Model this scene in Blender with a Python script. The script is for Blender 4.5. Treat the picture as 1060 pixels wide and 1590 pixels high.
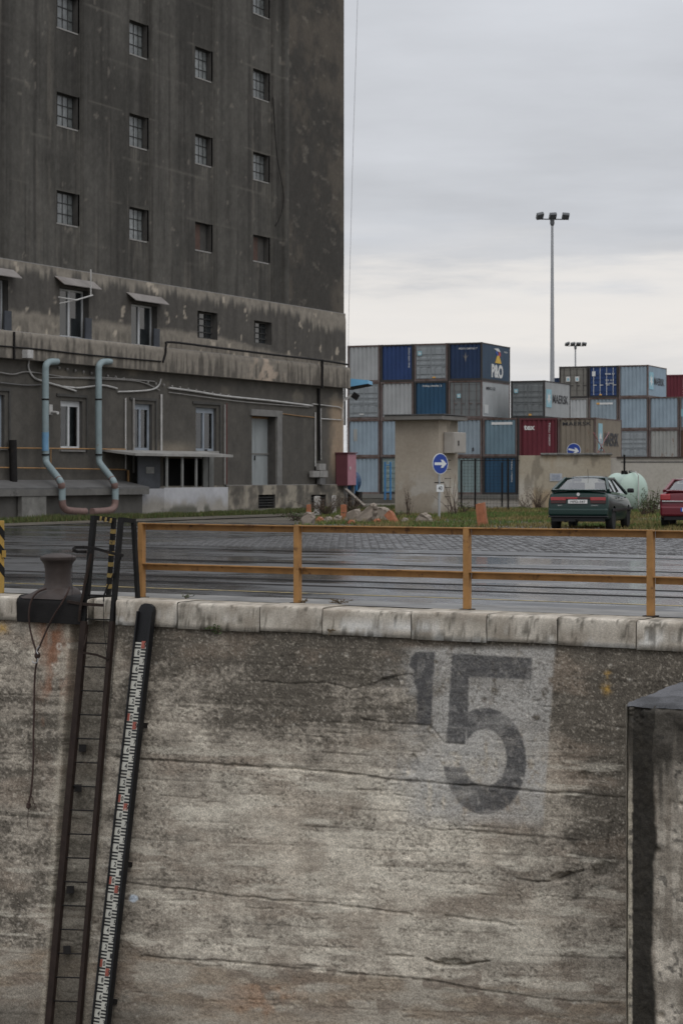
import bpy, bmesh, math, random
import numpy as np
from mathutils import Vector, Matrix

R = math.radians
random.seed(7)
rng = np.random.default_rng(7)
scene = bpy.context.scene
for o in list(bpy.data.objects):
    bpy.data.objects.remove(o)
col_main = scene.collection

# ------------------------------------------------------------------ camera
F = 3200.0            # focal length in photo pixels (photo 1060 x 1590)
CX, HY = 530.0, 740.0  # principal column, horizon row
CH = 1.5              # eye height above the quay
cam_d = bpy.data.cameras.new('camera')
cam = bpy.data.objects.new('camera', cam_d)
col_main.objects.link(cam)
cam.location = (0, 0, CH)
cam.rotation_euler = (R(90), 0, 0)
cam_d.sensor_fit = 'HORIZONTAL'
cam_d.sensor_width = 24.0
cam_d.lens = F / 1060.0 * 24.0
cam_d.shift_y = -(795.0 - HY) / 1060.0
cam_d.clip_start = 0.5
cam_d.clip_end = 9000
cam_d.dof.use_dof = True
cam_d.dof.focus_distance = 24.0
cam_d.dof.aperture_fstop = 5.6
scene.camera = cam

# ------------------------------------------------------------------ sky and sun
SUN_EL, SUN_AZ = R(52), R(160)      # azimuth clockwise from +Y (view direction)
world = bpy.data.worlds.new('World')
scene.world = world
world.use_nodes = True
nt = world.node_tree
nt.nodes.clear()
def wn(t, **kw):
    n = nt.nodes.new(t)
    for k, v in kw.items():
        setattr(n, k, v)
    return n
wl = nt.links.new
out = wn('ShaderNodeOutputWorld')
mixs = wn('ShaderNodeMixShader')
bg1 = wn('ShaderNodeBackground'); bg1.inputs[1].default_value = 0.06
bg2 = wn('ShaderNodeBackground'); bg2.inputs[1].default_value = 1.05
sky = wn('ShaderNodeTexSky', sky_type='NISHITA')
sky.sun_disc = False
sky.sun_elevation = SUN_EL
sky.sun_rotation = SUN_AZ
sky.dust_density = 4.0
tc = wn('ShaderNodeTexCoord')
sep = wn('ShaderNodeSeparateXYZ')
wl(tc.outputs['Generated'], sep.inputs[0])
def wmath(op, a, b=None, c=None):
    n = wn('ShaderNodeMath', operation=op)
    for i, v in enumerate((a, b, c)):
        if v is None: continue
        if isinstance(v, (int, float)): n.inputs[i].default_value = v
        else: wl(v, n.inputs[i])
    return n.outputs[0]
zc = wmath('MAXIMUM', sep.outputs['Z'], 0.0)
den = wmath('ADD', zc, 0.05)
cx_ = wmath('DIVIDE', sep.outputs['X'], den)
cy_ = wmath('DIVIDE', sep.outputs['Y'], den)
comb = wn('ShaderNodeCombineXYZ')
wl(cx_, comb.inputs[0]); wl(cy_, comb.inputs[1])
n1 = wn('ShaderNodeTexNoise'); n1.inputs['Scale'].default_value = 0.8; n1.inputs['Detail'].default_value = 7; n1.inputs['Roughness'].default_value = 0.55
wl(comb.outputs[0], n1.inputs['Vector'])
mp2 = wn('ShaderNodeMapping'); mp2.inputs['Scale'].default_value = (9, 9, 60)
wl(tc.outputs['Generated'], mp2.inputs[0])
n2 = wn('ShaderNodeTexNoise'); n2.inputs['Scale'].default_value = 1.0; n2.inputs['Detail'].default_value = 6; n2.inputs['Roughness'].default_value = 0.55
wl(mp2.outputs[0], n2.inputs['Vector'])
# cloud deck: grey-blue, brightening towards the zenith (overcast sky), with a pale gap low over the horizon
zen = wn('ShaderNodeValToRGB')
e = zen.color_ramp.elements
e[0].position = 0.0; e[0].color = (0.56, 0.575, 0.605, 1)
e[1].position = 1.0; e[1].color = (1.18, 1.22, 1.30, 1)
ee = zen.color_ramp.elements.new(0.30); ee.color = (0.62, 0.64, 0.682, 1)
wl(zc, zen.inputs[0])
mott = wn('ShaderNodeMapRange'); mott.inputs['From Min'].default_value = 0.28; mott.inputs['From Max'].default_value = 0.72
mott.inputs['To Min'].default_value = 0.85; mott.inputs['To Max'].default_value = 1.15
wl(n1.outputs['Fac'], mott.inputs[0])
deck = wn('ShaderNodeMixRGB', blend_type='MULTIPLY'); deck.inputs[0].default_value = 1
wl(zen.outputs[0], deck.inputs[1]); wl(mott.outputs[0], deck.inputs[2])
# wavy elevation for the gap
zz = wmath('ADD', sep.outputs['Z'], wmath('MULTIPLY', wmath('SUBTRACT', n2.outputs['Fac'], 0.5), 0.075))
gap = wn('ShaderNodeValToRGB')
g = gap.color_ramp.elements
g[0].position = 0.028; g[0].color = (0.25, 0.25, 0.25, 1)
g[1].position = 0.125; g[1].color = (0, 0, 0, 1)
for p, v in ((0.055, 0.62), (0.072, 1.0), (0.092, 0.85), (0.105, 0.2)):
    q = gap.color_ramp.elements.new(p); q.color = (v, v, v, 1)
wl(zz, gap.inputs[0])
gm = wn('ShaderNodeMixRGB'); gm.inputs[2].default_value = (0.86, 0.825, 0.785, 1)
gfac = wmath('MULTIPLY', gap.outputs[0], 0.92)
wl(gfac, gm.inputs[0]); wl(deck.outputs[0], gm.inputs[1])
wl(gm.outputs[0], bg2.inputs[0]); wl(sky.outputs[0], bg1.inputs[0])
mixs.inputs[0].default_value = 0.94
wl(bg1.outputs[0], mixs.inputs[1]); wl(bg2.outputs[0], mixs.inputs[2]); wl(mixs.outputs[0], out.inputs[0])

sun_d = bpy.data.lights.new('sun', 'SUN')
sun = bpy.data.objects.new('sun', sun_d)
col_main.objects.link(sun)
sun_d.energy = 0.6
sun_d.angle = R(35)
sun_d.color = (1.0, 0.97, 0.93)
sdir = Vector((math.sin(SUN_AZ) * math.cos(SUN_EL), math.cos(SUN_AZ) * math.cos(SUN_EL), math.sin(SUN_EL)))
sun.rotation_euler = sdir.to_track_quat('Z', 'Y').to_euler()

scene.render.engine = 'CYCLES'
scene.view_settings.view_transform = 'Standard'
scene.view_settings.look = 'None'
scene.view_settings.gamma = 1.0
scene.view_settings.exposure = 0.0
scene.view_settings.use_curve_mapping = False
scene.cycles.max_bounces = 8
scene.cycles.transparent_max_bounces = 16

# ------------------------------------------------------------------ measuring helpers
def ray(x, y):
    return Vector(((x - CX) / F, 1.0, -(y - HY) / F))
def at(x, y, Y):
    """point of the place seen in photo column x, row y at distance Y"""
    return Vector((0, 0, CH)) + ray(x, y) * Y
def ground(x, y, z=0.0):
    return at(x, y, (CH - z) * F / (y - HY))
# quay frame: u along the edge (to the right), w outwards over the water
PP = Vector((-2.47, 25.53, 0)); DQ = Vector((0.8602, -0.5100, 0)); NQ = Vector((-0.5100, -0.8602, 0))
Q0 = PP + NQ * 0.58
BETA, W0, ZC = 0.145, -0.05, -0.30
def qpt(u, w, z):
    return Q0 + DQ * u + NQ * w + Vector((0, 0, z))
def qray(x, y, w=0.0, beta=0.0):
    """(u, z) where the sight line meets the plane w (battered by beta below the coping)"""
    D = ray(x, y)
    t = (w + beta * (ZC - CH) - (Vector((0, 0, 0)) - Q0).dot(NQ)) / (D.x * NQ.x + D.y * NQ.y + beta * D.z)
    P = Vector((0, 0, CH)) + D * t
    return (P - Q0).dot(DQ), P.z
# facade frame: u along the silo front (away from us), w out of it
FA = Vector((-12.2, 73.6, 0)); FT = Vector((0.4387, 0.8987, 0)).normalized(); FN = Vector((FT.y, -FT.x, 0))
def fac(x, y, w=0.0):
    D = ray(x, y)
    t = (w - (Vector((0, 0, 0)) - FA).dot(FN)) / (D.x * FN.x + D.y * FN.y)
    P = Vector((0, 0, CH)) + D * t
    return (P - FA).dot(FT), P.z

# ------------------------------------------------------------------ numpy noise
def _h(ix, iy, s):
    n = (ix.astype(np.int64) * 374761393 + iy.astype(np.int64) * 668265263 + s * 974634777) & 0xffffffff
    n = ((n ^ (n >> 13)) * 1274126177) & 0xffffffff
    n = ((n ^ (n >> 16)) * 2246822519) & 0xffffffff
    return ((n ^ (n >> 15)) & 0xffffff) / float(0xffffff)
def vn(x, y, s=0):
    x = np.asarray(x, float); y = np.asarray(y, float)
    ix = np.floor(x); iy = np.floor(y)
    fx = x - ix; fy = y - iy
    fx = fx * fx * fx * (fx * (fx * 6 - 15) + 10); fy = fy * fy * fy * (fy * (fy * 6 - 15) + 10)
    a = _h(ix, iy, s); b = _h(ix + 1, iy, s); c = _h(ix, iy + 1, s); d = _h(ix + 1, iy + 1, s)
    return (a * (1 - fx) + b * fx) * (1 - fy) + (c * (1 - fx) + d * fx) * fy
def fbm(x, y, s=0, o=4, g=0.5):
    t = 0; amp = 1; tot = 0
    for i in range(o):
        t = t + amp * vn(x * 2 ** i + 17.3 * i, y * 2 ** i + 9.1 * i, s + i * 13); tot += amp; amp *= g
    return t / tot
def sstep(a, b, x):
    t = np.clip((x - a) / (b - a + 1e-12), 0, 1)
    return t * t * (3 - 2 * t)
def lin(r, g=None, b=None):
    if g is None: r, g, b = r
    f = lambda c: (c / 255.0 / 12.92) if c <= 10 else (((c / 255.0) + 0.055) / 1.055) ** 2.4
    return (f(r), f(g), f(b))
def mixc(a, b, t):
    t = np.asarray(t)[..., None]
    return np.asarray(a) * (1 - t) + np.asarray(b) * t

# ------------------------------------------------------------------ materials
MATS = {}
def mk(name):
    m = bpy.data.materials.new(name); m.use_nodes = True
    n = m.node_tree.nodes; b = n.get('Principled BSDF')
    return m, n, m.node_tree.links.new, b
def mat(name, c, rough=0.8, metal=0.0, var=0.25, vs=3.0, bump=0.15, bs=40.0, rust=0.0, rs=2.0, rustc=(0.075, 0.032, 0.018), spec=0.4, obj_rand=0.0, stretch=(1, 1, 1), coat=0.0):
    """painted / bare surface: colour with mottling, optional rust blotches, fine relief"""
    if name in MATS: return MATS[name]
    m, n, l, b = mk(name)
    tcn = n.new('ShaderNodeTexCoord')
    mp = n.new('ShaderNodeMapping'); mp.inputs['Scale'].default_value = stretch
    l(tcn.outputs['Object'], mp.inputs[0])
    nz = n.new('ShaderNodeTexNoise'); nz.inputs['Scale'].default_value = vs; nz.inputs['Detail'].default_value = 7; nz.inputs['Roughness'].default_value = 0.62
    l(mp.outputs[0], nz.inputs['Vector'])
    mr = n.new('ShaderNodeMapRange'); mr.inputs['From Min'].default_value = 0.25; mr.inputs['From Max'].default_value = 0.75
    mr.inputs['To Min'].default_value = 1 - var; mr.inputs['To Max'].default_value = 1 + var
    l(nz.outputs['Fac'], mr.inputs[0])
    mu = n.new('ShaderNodeMixRGB'); mu.blend_type = 'MULTIPLY'; mu.inputs[0].default_value = 1
    mu.inputs[1].default_value = (*c, 1)
    l(mr.outputs[0], mu.inputs[2])
    last = mu.outputs[0]
    if obj_rand:
        oi = n.new('ShaderNodeObjectInfo')
        r2 = n.new('ShaderNodeMapRange'); r2.inputs['To Min'].default_value = 1 - obj_rand; r2.inputs['To Max'].default_value = 1 + obj_rand
        l(oi.outputs['Random'], r2.inputs[0])
        m2 = n.new('ShaderNodeMixRGB'); m2.blend_type = 'MULTIPLY'; m2.inputs[0].default_value = 1
        l(last, m2.inputs[1]); l(r2.outputs[0], m2.inputs[2]); last = m2.outputs[0]
    if rust:
        rn = n.new('ShaderNodeTexNoise'); rn.inputs['Scale'].default_value = rs; rn.inputs['Detail'].default_value = 9; rn.inputs['Roughness'].default_value = 0.68
        l(mp.outputs[0], rn.inputs['Vector'])
        rr = n.new('ShaderNodeMapRange'); rr.inputs['From Min'].default_value = 0.72 - rust * 0.35; rr.inputs['From Max'].default_value = 0.80 - rust * 0.3
        l(rn.outputs['Fac'], rr.inputs[0])
        m3 = n.new('ShaderNodeMixRGB'); m3.inputs[2].default_value = (*rustc, 1)
        l(rr.outputs[0], m3.inputs[0]); l(last, m3.inputs[1]); last = m3.outputs[0]
    l(last, b.inputs['Base Color'])
    b.inputs['Roughness'].default_value = rough; b.inputs['Metallic'].default_value = metal
    b.inputs['Specular IOR Level'].default_value = spec
    b.inputs['Coat Weight'].default_value = coat; b.inputs['Coat Roughness'].default_value = 0.04
    if bump:
        bn = n.new('ShaderNodeTexNoise'); bn.inputs['Scale'].default_value = bs; bn.inputs['Detail'].default_value = 5
        l(mp.outputs[0], bn.inputs['Vector'])
        bp = n.new('ShaderNodeBump'); bp.inputs['Strength'].default_value = bump; bp.inputs['Distance'].default_value = 0.02
        l(bn.outputs['Fac'], bp.inputs['Height']); l(bp.outputs[0], b.inputs['Normal'])
    MATS[name] = m
    return m
def vcmat(name, rough=0.9, fine=0.35, fs=60.0, bump=0.35, bs=90.0, spec=0.25, grit=0.0, grits=200.0):
    """surface whose stains and paint come from the mesh's own colour attribute, with grain on top"""
    if name in MATS: return MATS[name]
    m, n, l, b = mk(name)
    at_ = n.new('ShaderNodeAttribute'); at_.attribute_name = 'stain'
    tcn = n.new('ShaderNodeTexCoord')
    nz = n.new('ShaderNodeTexNoise'); nz.inputs['Scale'].default_value = fs; nz.inputs['Detail'].default_value = 6; nz.inputs['Roughness'].default_value = 0.7
    l(tcn.outputs['Object'], nz.inputs['Vector'])
    mr = n.new('ShaderNodeMapRange'); mr.inputs['From Min'].default_value = 0.28; mr.inputs['From Max'].default_value = 0.72
    mr.inputs['To Min'].default_value = 1 - fine; mr.inputs['To Max'].default_value = 1 + fine
    l(nz.outputs['Fac'], mr.inputs[0])
    mu = n.new('ShaderNodeMixRGB'); mu.blend_type = 'MULTIPLY'; mu.inputs[0].default_value = 1
    l(at_.outputs['Color'], mu.inputs[1]); l(mr.outputs[0], mu.inputs[2])
    last = mu.outputs[0]
    hgt = nz.outputs['Fac']
    if grit:
        vo = n.new('ShaderNodeTexVoronoi'); vo.inputs['Scale'].default_value = grits
        l(tcn.outputs['Object'], vo.inputs['Vector'])
        sp = n.new('ShaderNodeSeparateColor'); l(vo.outputs['Color'], sp.inputs[0])
        r3 = n.new('ShaderNodeMapRange'); r3.inputs['From Min'].default_value = 0.0; r3.inputs['From Max'].default_value = 1.0
        r3.inputs['To Min'].default_value = 1 - grit; r3.inputs['To Max'].default_value = 1 + grit
        l(sp.outputs[0], r3.inputs[0])
        m2 = n.new('ShaderNodeMixRGB'); m2.blend_type = 'MULTIPLY'; m2.inputs[0].default_value = 1
        l(last, m2.inputs[1]); l(r3.outputs[0], m2.inputs[2]); last = m2.outputs[0]
    l(last, b.inputs['Base Color'])
    b.inputs['Roughness'].default_value = rough; b.inputs['Specular IOR Level'].default_value = spec
    bn = n.new('ShaderNodeTexNoise'); bn.inputs['Scale'].default_value = bs; bn.inputs['Detail'].default_value = 6; bn.inputs['Roughness'].default_value = 0.65
    l(tcn.outputs['Object'], bn.inputs['Vector'])
    bp = n.new('ShaderNodeBump'); bp.inputs['Strength'].default_value = bump; bp.inputs['Distance'].default_value = 0.02
    l(bn.outputs['Fac'], bp.inputs['Height']); l(bp.outputs[0], b.inputs['Normal'])
    MATS[name] = m
    return m
def glass(name, tint=(0.75, 0.8, 0.8), refl=1.0):
    if name in MATS: return MATS[name]
    m, n, l, b = mk(name)
    n.remove(b)
    o = n.get('Material Output')
    tr = n.new('ShaderNodeBsdfTransparent'); tr.inputs[0].default_value = (*tint, 1)
    gl = n.new('ShaderNodeBsdfGlossy'); gl.inputs['Roughness'].default_value = 0.03
    fr = n.new('ShaderNodeFresnel'); fr.inputs[0].default_value = 1.6
    mm = n.new('ShaderNodeMath'); mm.operation = 'MULTIPLY_ADD'; mm.inputs[1].default_value = refl; mm.inputs[2].default_value = 0.06; mm.use_clamp = True
    l(fr.outputs[0], mm.inputs[0])
    mx = n.new('ShaderNodeMixShader'); l(mm.outputs[0], mx.inputs[0]); l(tr.outputs[0], mx.inputs[1]); l(gl.outputs[0], mx.inputs[2])
    l(mx.outputs[0], o.inputs[0])
    MATS[name] = m
    return m

# ------------------------------------------------------------------ object helpers
def tag(o, label=None, cat=None, group=None, kind=None):
    if label: o['label'] = label
    if cat: o['category'] = cat
    if group: o['group'] = group
    if kind: o['kind'] = kind
    return o
def empty(name, loc, rz=0.0, label=None, cat=None, group=None):
    o = bpy.data.objects.new(name, None); col_main.objects.link(o)
    o.location = loc; o.rotation_euler = (0, 0, rz); o.empty_display_size = 0.3
    return tag(o, label, cat, group)
def wmat(o):
    M = Matrix.LocRotScale(o.location, o.rotation_euler, o.scale)
    return wmat(o.parent) @ M if o.parent else M
class MB:
    def __init__(s): s.v = []; s.f = []
    def add(s, vs, fs):
        k = len(s.v); s.v += [tuple(p) for p in vs]; s.f += [tuple(i + k for i in q) for q in fs]; return s
    def box(s, a, b):
        x0, y0, z0 = [min(p, q) for p, q in zip(a, b)]; x1, y1, z1 = [max(p, q) for p, q in zip(a, b)]
        return s.add([(x0, y0, z0), (x1, y0, z0), (x1, y1, z0), (x0, y1, z0), (x0, y0, z1), (x1, y0, z1), (x1, y1, z1), (x0, y1, z1)],
                     [(0, 3, 2, 1), (4, 5, 6, 7), (0, 1, 5, 4), (1, 2, 6, 5), (2, 3, 7, 6), (3, 0, 4, 7)])
    def hexa(s, p8):
        return s.add(p8, [(0, 3, 2, 1), (4, 5, 6, 7), (0, 1, 5, 4), (1, 2, 6, 5), (2, 3, 7, 6), (3, 0, 4, 7)])
    def bar(s, p, q, wx, wy, up=(0, 0, 1)):
        """rectangular bar from p to q, wx across, wy along 'up'"""
        p = Vector(p); q = Vector(q); t = (q - p).normalized(); upv = Vector(up)
        if abs(t.dot(upv)) > 0.98: upv = Vector((0, 1, 0)) if abs(t.y) < 0.9 else Vector((1, 0, 0))
        a = t.cross(upv).normalized() * wx / 2; b = a.normalized().cross(t).normalized() * wy / 2
        return s.hexa([p - a - b, p + a - b, p + a + b, p - a + b, q - a - b, q + a - b, q + a + b, q - a + b])
    def tube(s, pts, r, n=8, cap=True):
        pts = [Vector(p) for p in pts]; k0 = len(s.v); m = len(pts)
        rr = r if isinstance(r, (list, tuple)) else [r] * m
        prev = None
        for i, p in enumerate(pts):
            t = (pts[min(i + 1, m - 1)] - pts[max(i - 1, 0)]).normalized()
            if prev is None:
                a = t.cross(Vector((0, 0, 1)))
                if a.length < 0.05: a = t.cross(Vector((1, 0, 0)))
            else: a = prev - t * prev.dot(t)
            a.normalize(); prev = a; b = t.cross(a)
            for j in range(n):
                an = 2 * math.pi * j / n
                s.v.append(tuple(p + (a * math.cos(an) + b * math.sin(an)) * rr[i]))
        for i in range(m - 1):
            for j in range(n):
                s.f.append((k0 + i * n + j, k0 + i * n + (j + 1) % n, k0 + (i + 1) * n + (j + 1) % n, k0 + (i + 1) * n + j))
        if cap:
            s.f.append(tuple(k0 + j for j in range(n - 1, -1, -1))); s.f.append(tuple(k0 + (m - 1) * n + j for j in range(n)))
        return s
    def lathe(s, prof, c=(0, 0, 0), n=24, axis='z', M=None):
        k0 = len(s.v); c = Vector(c)
        for (r, h) in prof:
            for j in range(n):
                an = 2 * math.pi * j / n
                p = Vector((r * math.cos(an), r * math.sin(an), h))
                if axis == 'x': p = Vector((h, p.x, p.y))
                if axis == 'y': p = Vector((p.x, h, p.y))
                if M is not None: p = M @ p
                s.v.append(tuple(c + p))
        for i in range(len(prof) - 1):
            for j in range(n):
                s.f.append((k0 + i * n + j, k0 + i * n + (j + 1) % n, k0 + (i + 1) * n + (j + 1) % n, k0 + (i + 1) * n + j))
        s.f.append(tuple(k0 + j for j in range(n - 1, -1, -1))); s.f.append(tuple(k0 + (len(prof) - 1) * n + j for j in range(n)))
        return s
    def prism(s, poly, a, b, plane='xz'):
        """extrude a 2-D polygon from a to b along the third axis"""
        n = len(poly)
        def P(p, h):
            if plane == 'xz': return (p[0], h, p[1])
            if plane == 'xy': return (p[0], p[1], h)
            return (h, p[0], p[1])
        vs = [P(p, a) for p in poly] + [P(p, b) for p in poly]
        fs = [tuple(range(n)), tuple(range(2 * n - 1, n - 1, -1))] + [(i, i + n, (i + 1) % n + n, (i + 1) % n) for i in range(n)]
        return s.add(vs, fs)
    def mesh(s, name):
        me = bpy.data.meshes.new(name); me.from_pydata(s.v, [], s.f); me.update()
        bm = bmesh.new(); bm.from_mesh(me); bmesh.ops.recalc_face_normals(bm, faces=bm.faces); bm.to_mesh(me); bm.free()
        return me
    def build(s, name, m, parent=None, world=True, smooth=False, bevel=0.0):
        """ONE mesh object; world=True: the points are world points and are taken into the parent's frame"""
        if parent is not None and world:
            Mi = wmat(parent).inverted(); s.v = [tuple(Mi @ Vector(p)) for p in s.v]
        me = s.mesh(name)
        return link(name, me, m, parent, smooth, bevel)
def link(name, me, m, parent=None, smooth=False, bevel=0.0):
    if m is not None and len(me.materials) == 0: me.materials.append(m)
    o = bpy.data.objects.new(name, me); col_main.objects.link(o); o.parent = parent
    if m is not None and me.materials[0] != m:
        o.material_slots[0].link = 'OBJECT'; o.material_slots[0].material = m
    if smooth: smooth_mesh(me, 40)
    if bevel:
        b = o.modifiers.new('bevel', 'BEVEL'); b.width = bevel; b.segments = 2; b.limit_method = 'ANGLE'
    return o
def smooth_mesh(me, ang=40):
    bm = bmesh.new(); bm.from_mesh(me)
    for f in bm.faces: f.smooth = True
    for e_ in bm.edges:
        if len(e_.link_faces) == 2 and e_.calc_face_angle(0) > R(ang): e_.smooth = False
    bm.to_mesh(me); bm.free()
def copy_tree(o, parent=None):
    c = o.copy(); col_main.objects.link(c); c.parent = parent
    for ch in list(o.children): copy_tree(ch, c)
    return c
def grid_mesh(name, P, colr=None, keep=None, smooth=True):
    """P (nv, nu, 3) points -> quad sheet, optional colour attribute, keep = mask of quads"""
    nv, nu = P.shape[:2]
    me = bpy.data.meshes.new(name)
    idx = np.arange(nv * nu).reshape(nv, nu)
    q = np.stack([idx[:-1, :-1], idx[:-1, 1:], idx[1:, 1:], idx[1:, :-1]], -1).reshape(-1, 4)
    if keep is not None: q = q[keep.reshape(-1)]
    me.vertices.add(nv * nu); me.vertices.foreach_set('co', P.reshape(-1).astype(np.float32))
    me.loops.add(len(q) * 4); me.loops.foreach_set('vertex_index', q.reshape(-1).astype(np.int32))
    me.polygons.add(len(q)); me.polygons.foreach_set('loop_start', np.arange(0, len(q) * 4, 4, dtype=np.int32))
    me.update(calc_edges=True)
    if smooth: me.polygons.foreach_set('use_smooth', np.ones(len(q), dtype=bool))
    if colr is not None: set_col(me, colr.reshape(-1, 3))
    me.validate()
    return me
def set_col(me, c):
    a = me.attributes.new('stain', 'FLOAT_COLOR', 'POINT')
    c4 = np.concatenate([np.clip(c, 0.004, 0.95), np.ones((len(c), 1))], 1).astype(np.float32)
    a.data.foreach_set('color', c4.reshape(-1))
def color_by(me, fn):
    """colour attribute from a function of the mesh's own points"""
    co = np.zeros(len(me.vertices) * 3, np.float32); me.vertices.foreach_get('co', co)
    set_col(me, fn(co.reshape(-1, 3).astype(float)))
def text(name, s, m, parent, org, ex, ez, w, h, bold=0.0):
    """flat lettering fitted to w x h; org = lower-left corner, ex / ez = unit vectors along and up, in the parent's frame"""
    cu = bpy.data.curves.new('lettering', 'FONT'); cu.body = s; cu.offset = bold
    cu.resolution_u = 4
    tmp = bpy.data.objects.new('lettering', cu); col_main.objects.link(tmp)
    dg = bpy.context.evaluated_depsgraph_get()
    me = bpy.data.meshes.new_from_object(tmp.evaluated_get(dg)); bpy.data.objects.remove(tmp); bpy.data.curves.remove(cu)
    co = np.zeros(len(me.vertices) * 3, np.float32); me.vertices.foreach_get('co', co); co = co.reshape(-1, 3)
    mn = co.min(0); sz = co.max(0) - mn
    a = (co[:, :1] - mn[0]) / sz[0] * w; b = (co[:, 1:2] - mn[1]) / sz[1] * h
    co = np.array(org) + a * np.array(ex) + b * np.array(ez)
    me.vertices.foreach_set('co', co.reshape(-1).astype(np.float32)); me.update(); me.name = name
    me.materials.clear()
    return link(name, me, m, parent)
# ================================================================== THE QUAY
ANG_Q = math.atan2(DQ.y, DQ.x)
def qb(x, y, z=0.0):
    """(u, back) on the ground for a photo position"""
    P = ground(x, y, z) - Q0
    return P.dot(DQ), -P.dot(NQ)
KW = 1.75   # photo value -> base colour of the concrete
def L(r, g, b): return np.array(lin(r, g, b)) * KW

# ---- maps of the wall face (paint, stains, cracks), on a raster of 1 photo pixel
RX0, RX1, RY0, RY1 = -130, 1230, 930, 1730
RX, RY = np.meshgrid(np.arange(RX0, RX1, dtype=float), np.arange(RY0, RY1, dtype=float))
def sample(A, x, y):
    fx = np.clip(x - RX0, 0, A.shape[1] - 1.001); fy = np.clip(y - RY0, 0, A.shape[0] - 1.001)
    ix = fx.astype(int); iy = fy.astype(int); tx = fx - ix; ty = fy - iy
    if A.ndim == 3: tx = tx[..., None]; ty = ty[..., None]
    return (A[iy, ix] * (1 - tx) + A[iy, ix + 1] * tx) * (1 - ty) + (A[iy + 1, ix] * (1 - tx) + A[iy + 1, ix + 1] * tx) * ty
def segdist(pl, reach=14, jit=0.0, seed=0):
    """distance map to a polyline (large where farther than reach), wobbling by jit"""
    D = np.full(RX.shape, 1e3)
    pts = []
    for (a, b) in zip(pl[:-1], pl[1:]):
        n = max(2, int(math.hypot(b[0] - a[0], b[1] - a[1]) / 6))
        for i in range(n):
            t = i / n; pts.append((a[0] + (b[0] - a[0]) * t, a[1] + (b[1] - a[1]) * t))
    pts.append(pl[-1])
    if jit:
        pts = [(x + jit * (float(vn(x * .05, y * .05, seed)) - .5) * 1.2, y + jit * (float(vn(x * .035, y * .035, seed + 5)) - .5) * 1.4 + .5 * (float(vn(x * .2, y * .2, seed + 9)) - .5)) for x, y in pts]
    for (a, b) in zip(pts[:-1], pts[1:]):
        x0 = int(max(0, min(a[0], b[0]) - reach - RX0)); x1 = int(min(RX.shape[1], max(a[0], b[0]) + reach - RX0 + 1))
        y0 = int(max(0, min(a[1], b[1]) - reach - RY0)); y1 = int(min(RX.shape[0], max(a[1], b[1]) + reach - RY0 + 1))
        if x1 <= x0 or y1 <= y0: continue
        X = RX[y0:y1, x0:x1]; Y = RY[y0:y1, x0:x1]
        dx, dy = b[0] - a[0], b[1] - a[1]; t = np.clip(((X - a[0]) * dx + (Y - a[1]) * dy) / (dx * dx + dy * dy + 1e-9), 0, 1)
        D[y0:y1, x0:x1] = np.minimum(D[y0:y1, x0:x1], np.hypot(X - a[0] - t * dx, Y - a[1] - t * dy))
    return D
def poly(pts, soft=1.0):
    """soft mask of a polygon"""
    ins = np.zeros(RX.shape, bool); n = len(pts)
    for i in range(n):
        (x0, y0), (x1, y1) = pts[i], pts[(i + 1) % n]
        if y0 == y1: continue
        c = ((y0 > RY) != (y1 > RY)) & (RX < (x1 - x0) * (RY - y0) / (y1 - y0) + x0)
        ins ^= c
    return ins.astype(float)
slope = 0.042
RYL = RY - (RX - 530) * slope            # rows along the pour lines
lay = fbm(RX * .006, RYL * .045, 11, 5, .55)          # pour layers
lay2 = fbm(RX * .018, RYL * .16, 14, 4, .6)
blot = fbm(RX * .011, RY * .012, 12, 5, .55)
fine = fbm(RX * .16, RY * .16, 13, 4, .65)
spk = fbm(RX * .33, RY * .33, 19, 3, .7)
strk = fbm(RX * .06, RY * .006, 15, 4, .55)           # runs down the face
C_lt, C_md, C_dk, C_br = L(160, 153, 141), L(124, 117, 107), L(76, 71, 64), L(106, 95, 84)
gran = fbm(RX * .22, RY * .24, 21, 3, .75); clump = fbm(RX * .035, RYL * .05, 22, 4, .6)
tone = 0.56 + 0.62 * (lay - .5) + 0.22 * (lay2 - .5) + 0.7 * (blot - .5) + .55 * (clump - .5) + .5 * (gran - .5)
mid = np.exp(-((RX - 560) / 270) ** 2) * sstep(1100, 1250, RYL)
tone += 0.30 * mid - 0.03
tone -= 0.42 * sstep(1200, 1050, RYL + 60 * (blot - .5)) * sstep(120, 220, RX)        # sooty upper part
tone -= 0.32 * sstep(850, 900, RX + 30 * (blot - .5)) * sstep(1420, 1200, RYL)
tone -= 0.12 * sstep(850, 960, RX)
tone -= 0.10 * sstep(240, 90, RX)
tone -= 0.18 * sstep(330, 230, RX) * sstep(1000, 1180, RY) * sstep(.35, .6, blot)
wash = np.zeros_like(tone)
COL = mixc(C_dk, C_md, sstep(.18, .5, tone)); COL = mixc(COL, C_lt, sstep(.5, .92, tone))
COL = mixc(COL, C_br, .55 * sstep(.5, .72, fbm(RX * .009, RYL * .02, 31, 4)))
COL *= (1 + .42 * (fine - .5) + .35 * (strk - .5) * sstep(1180, 1000, RY))[..., None]
pit = sstep(.60, .70, fbm(RX * .30, RY * .34, 23, 3, .6)) * sstep(.42, .62, fbm(RX * .025, RYL * .04, 24, 4))
COL = mixc(COL, L(52, 48, 43), pit * .62)
peb = sstep(.70, .78, fbm(RX * .42, RY * .42, 25, 2, .5)); COL = mixc(COL, L(176, 168, 155), peb * .35)
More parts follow.
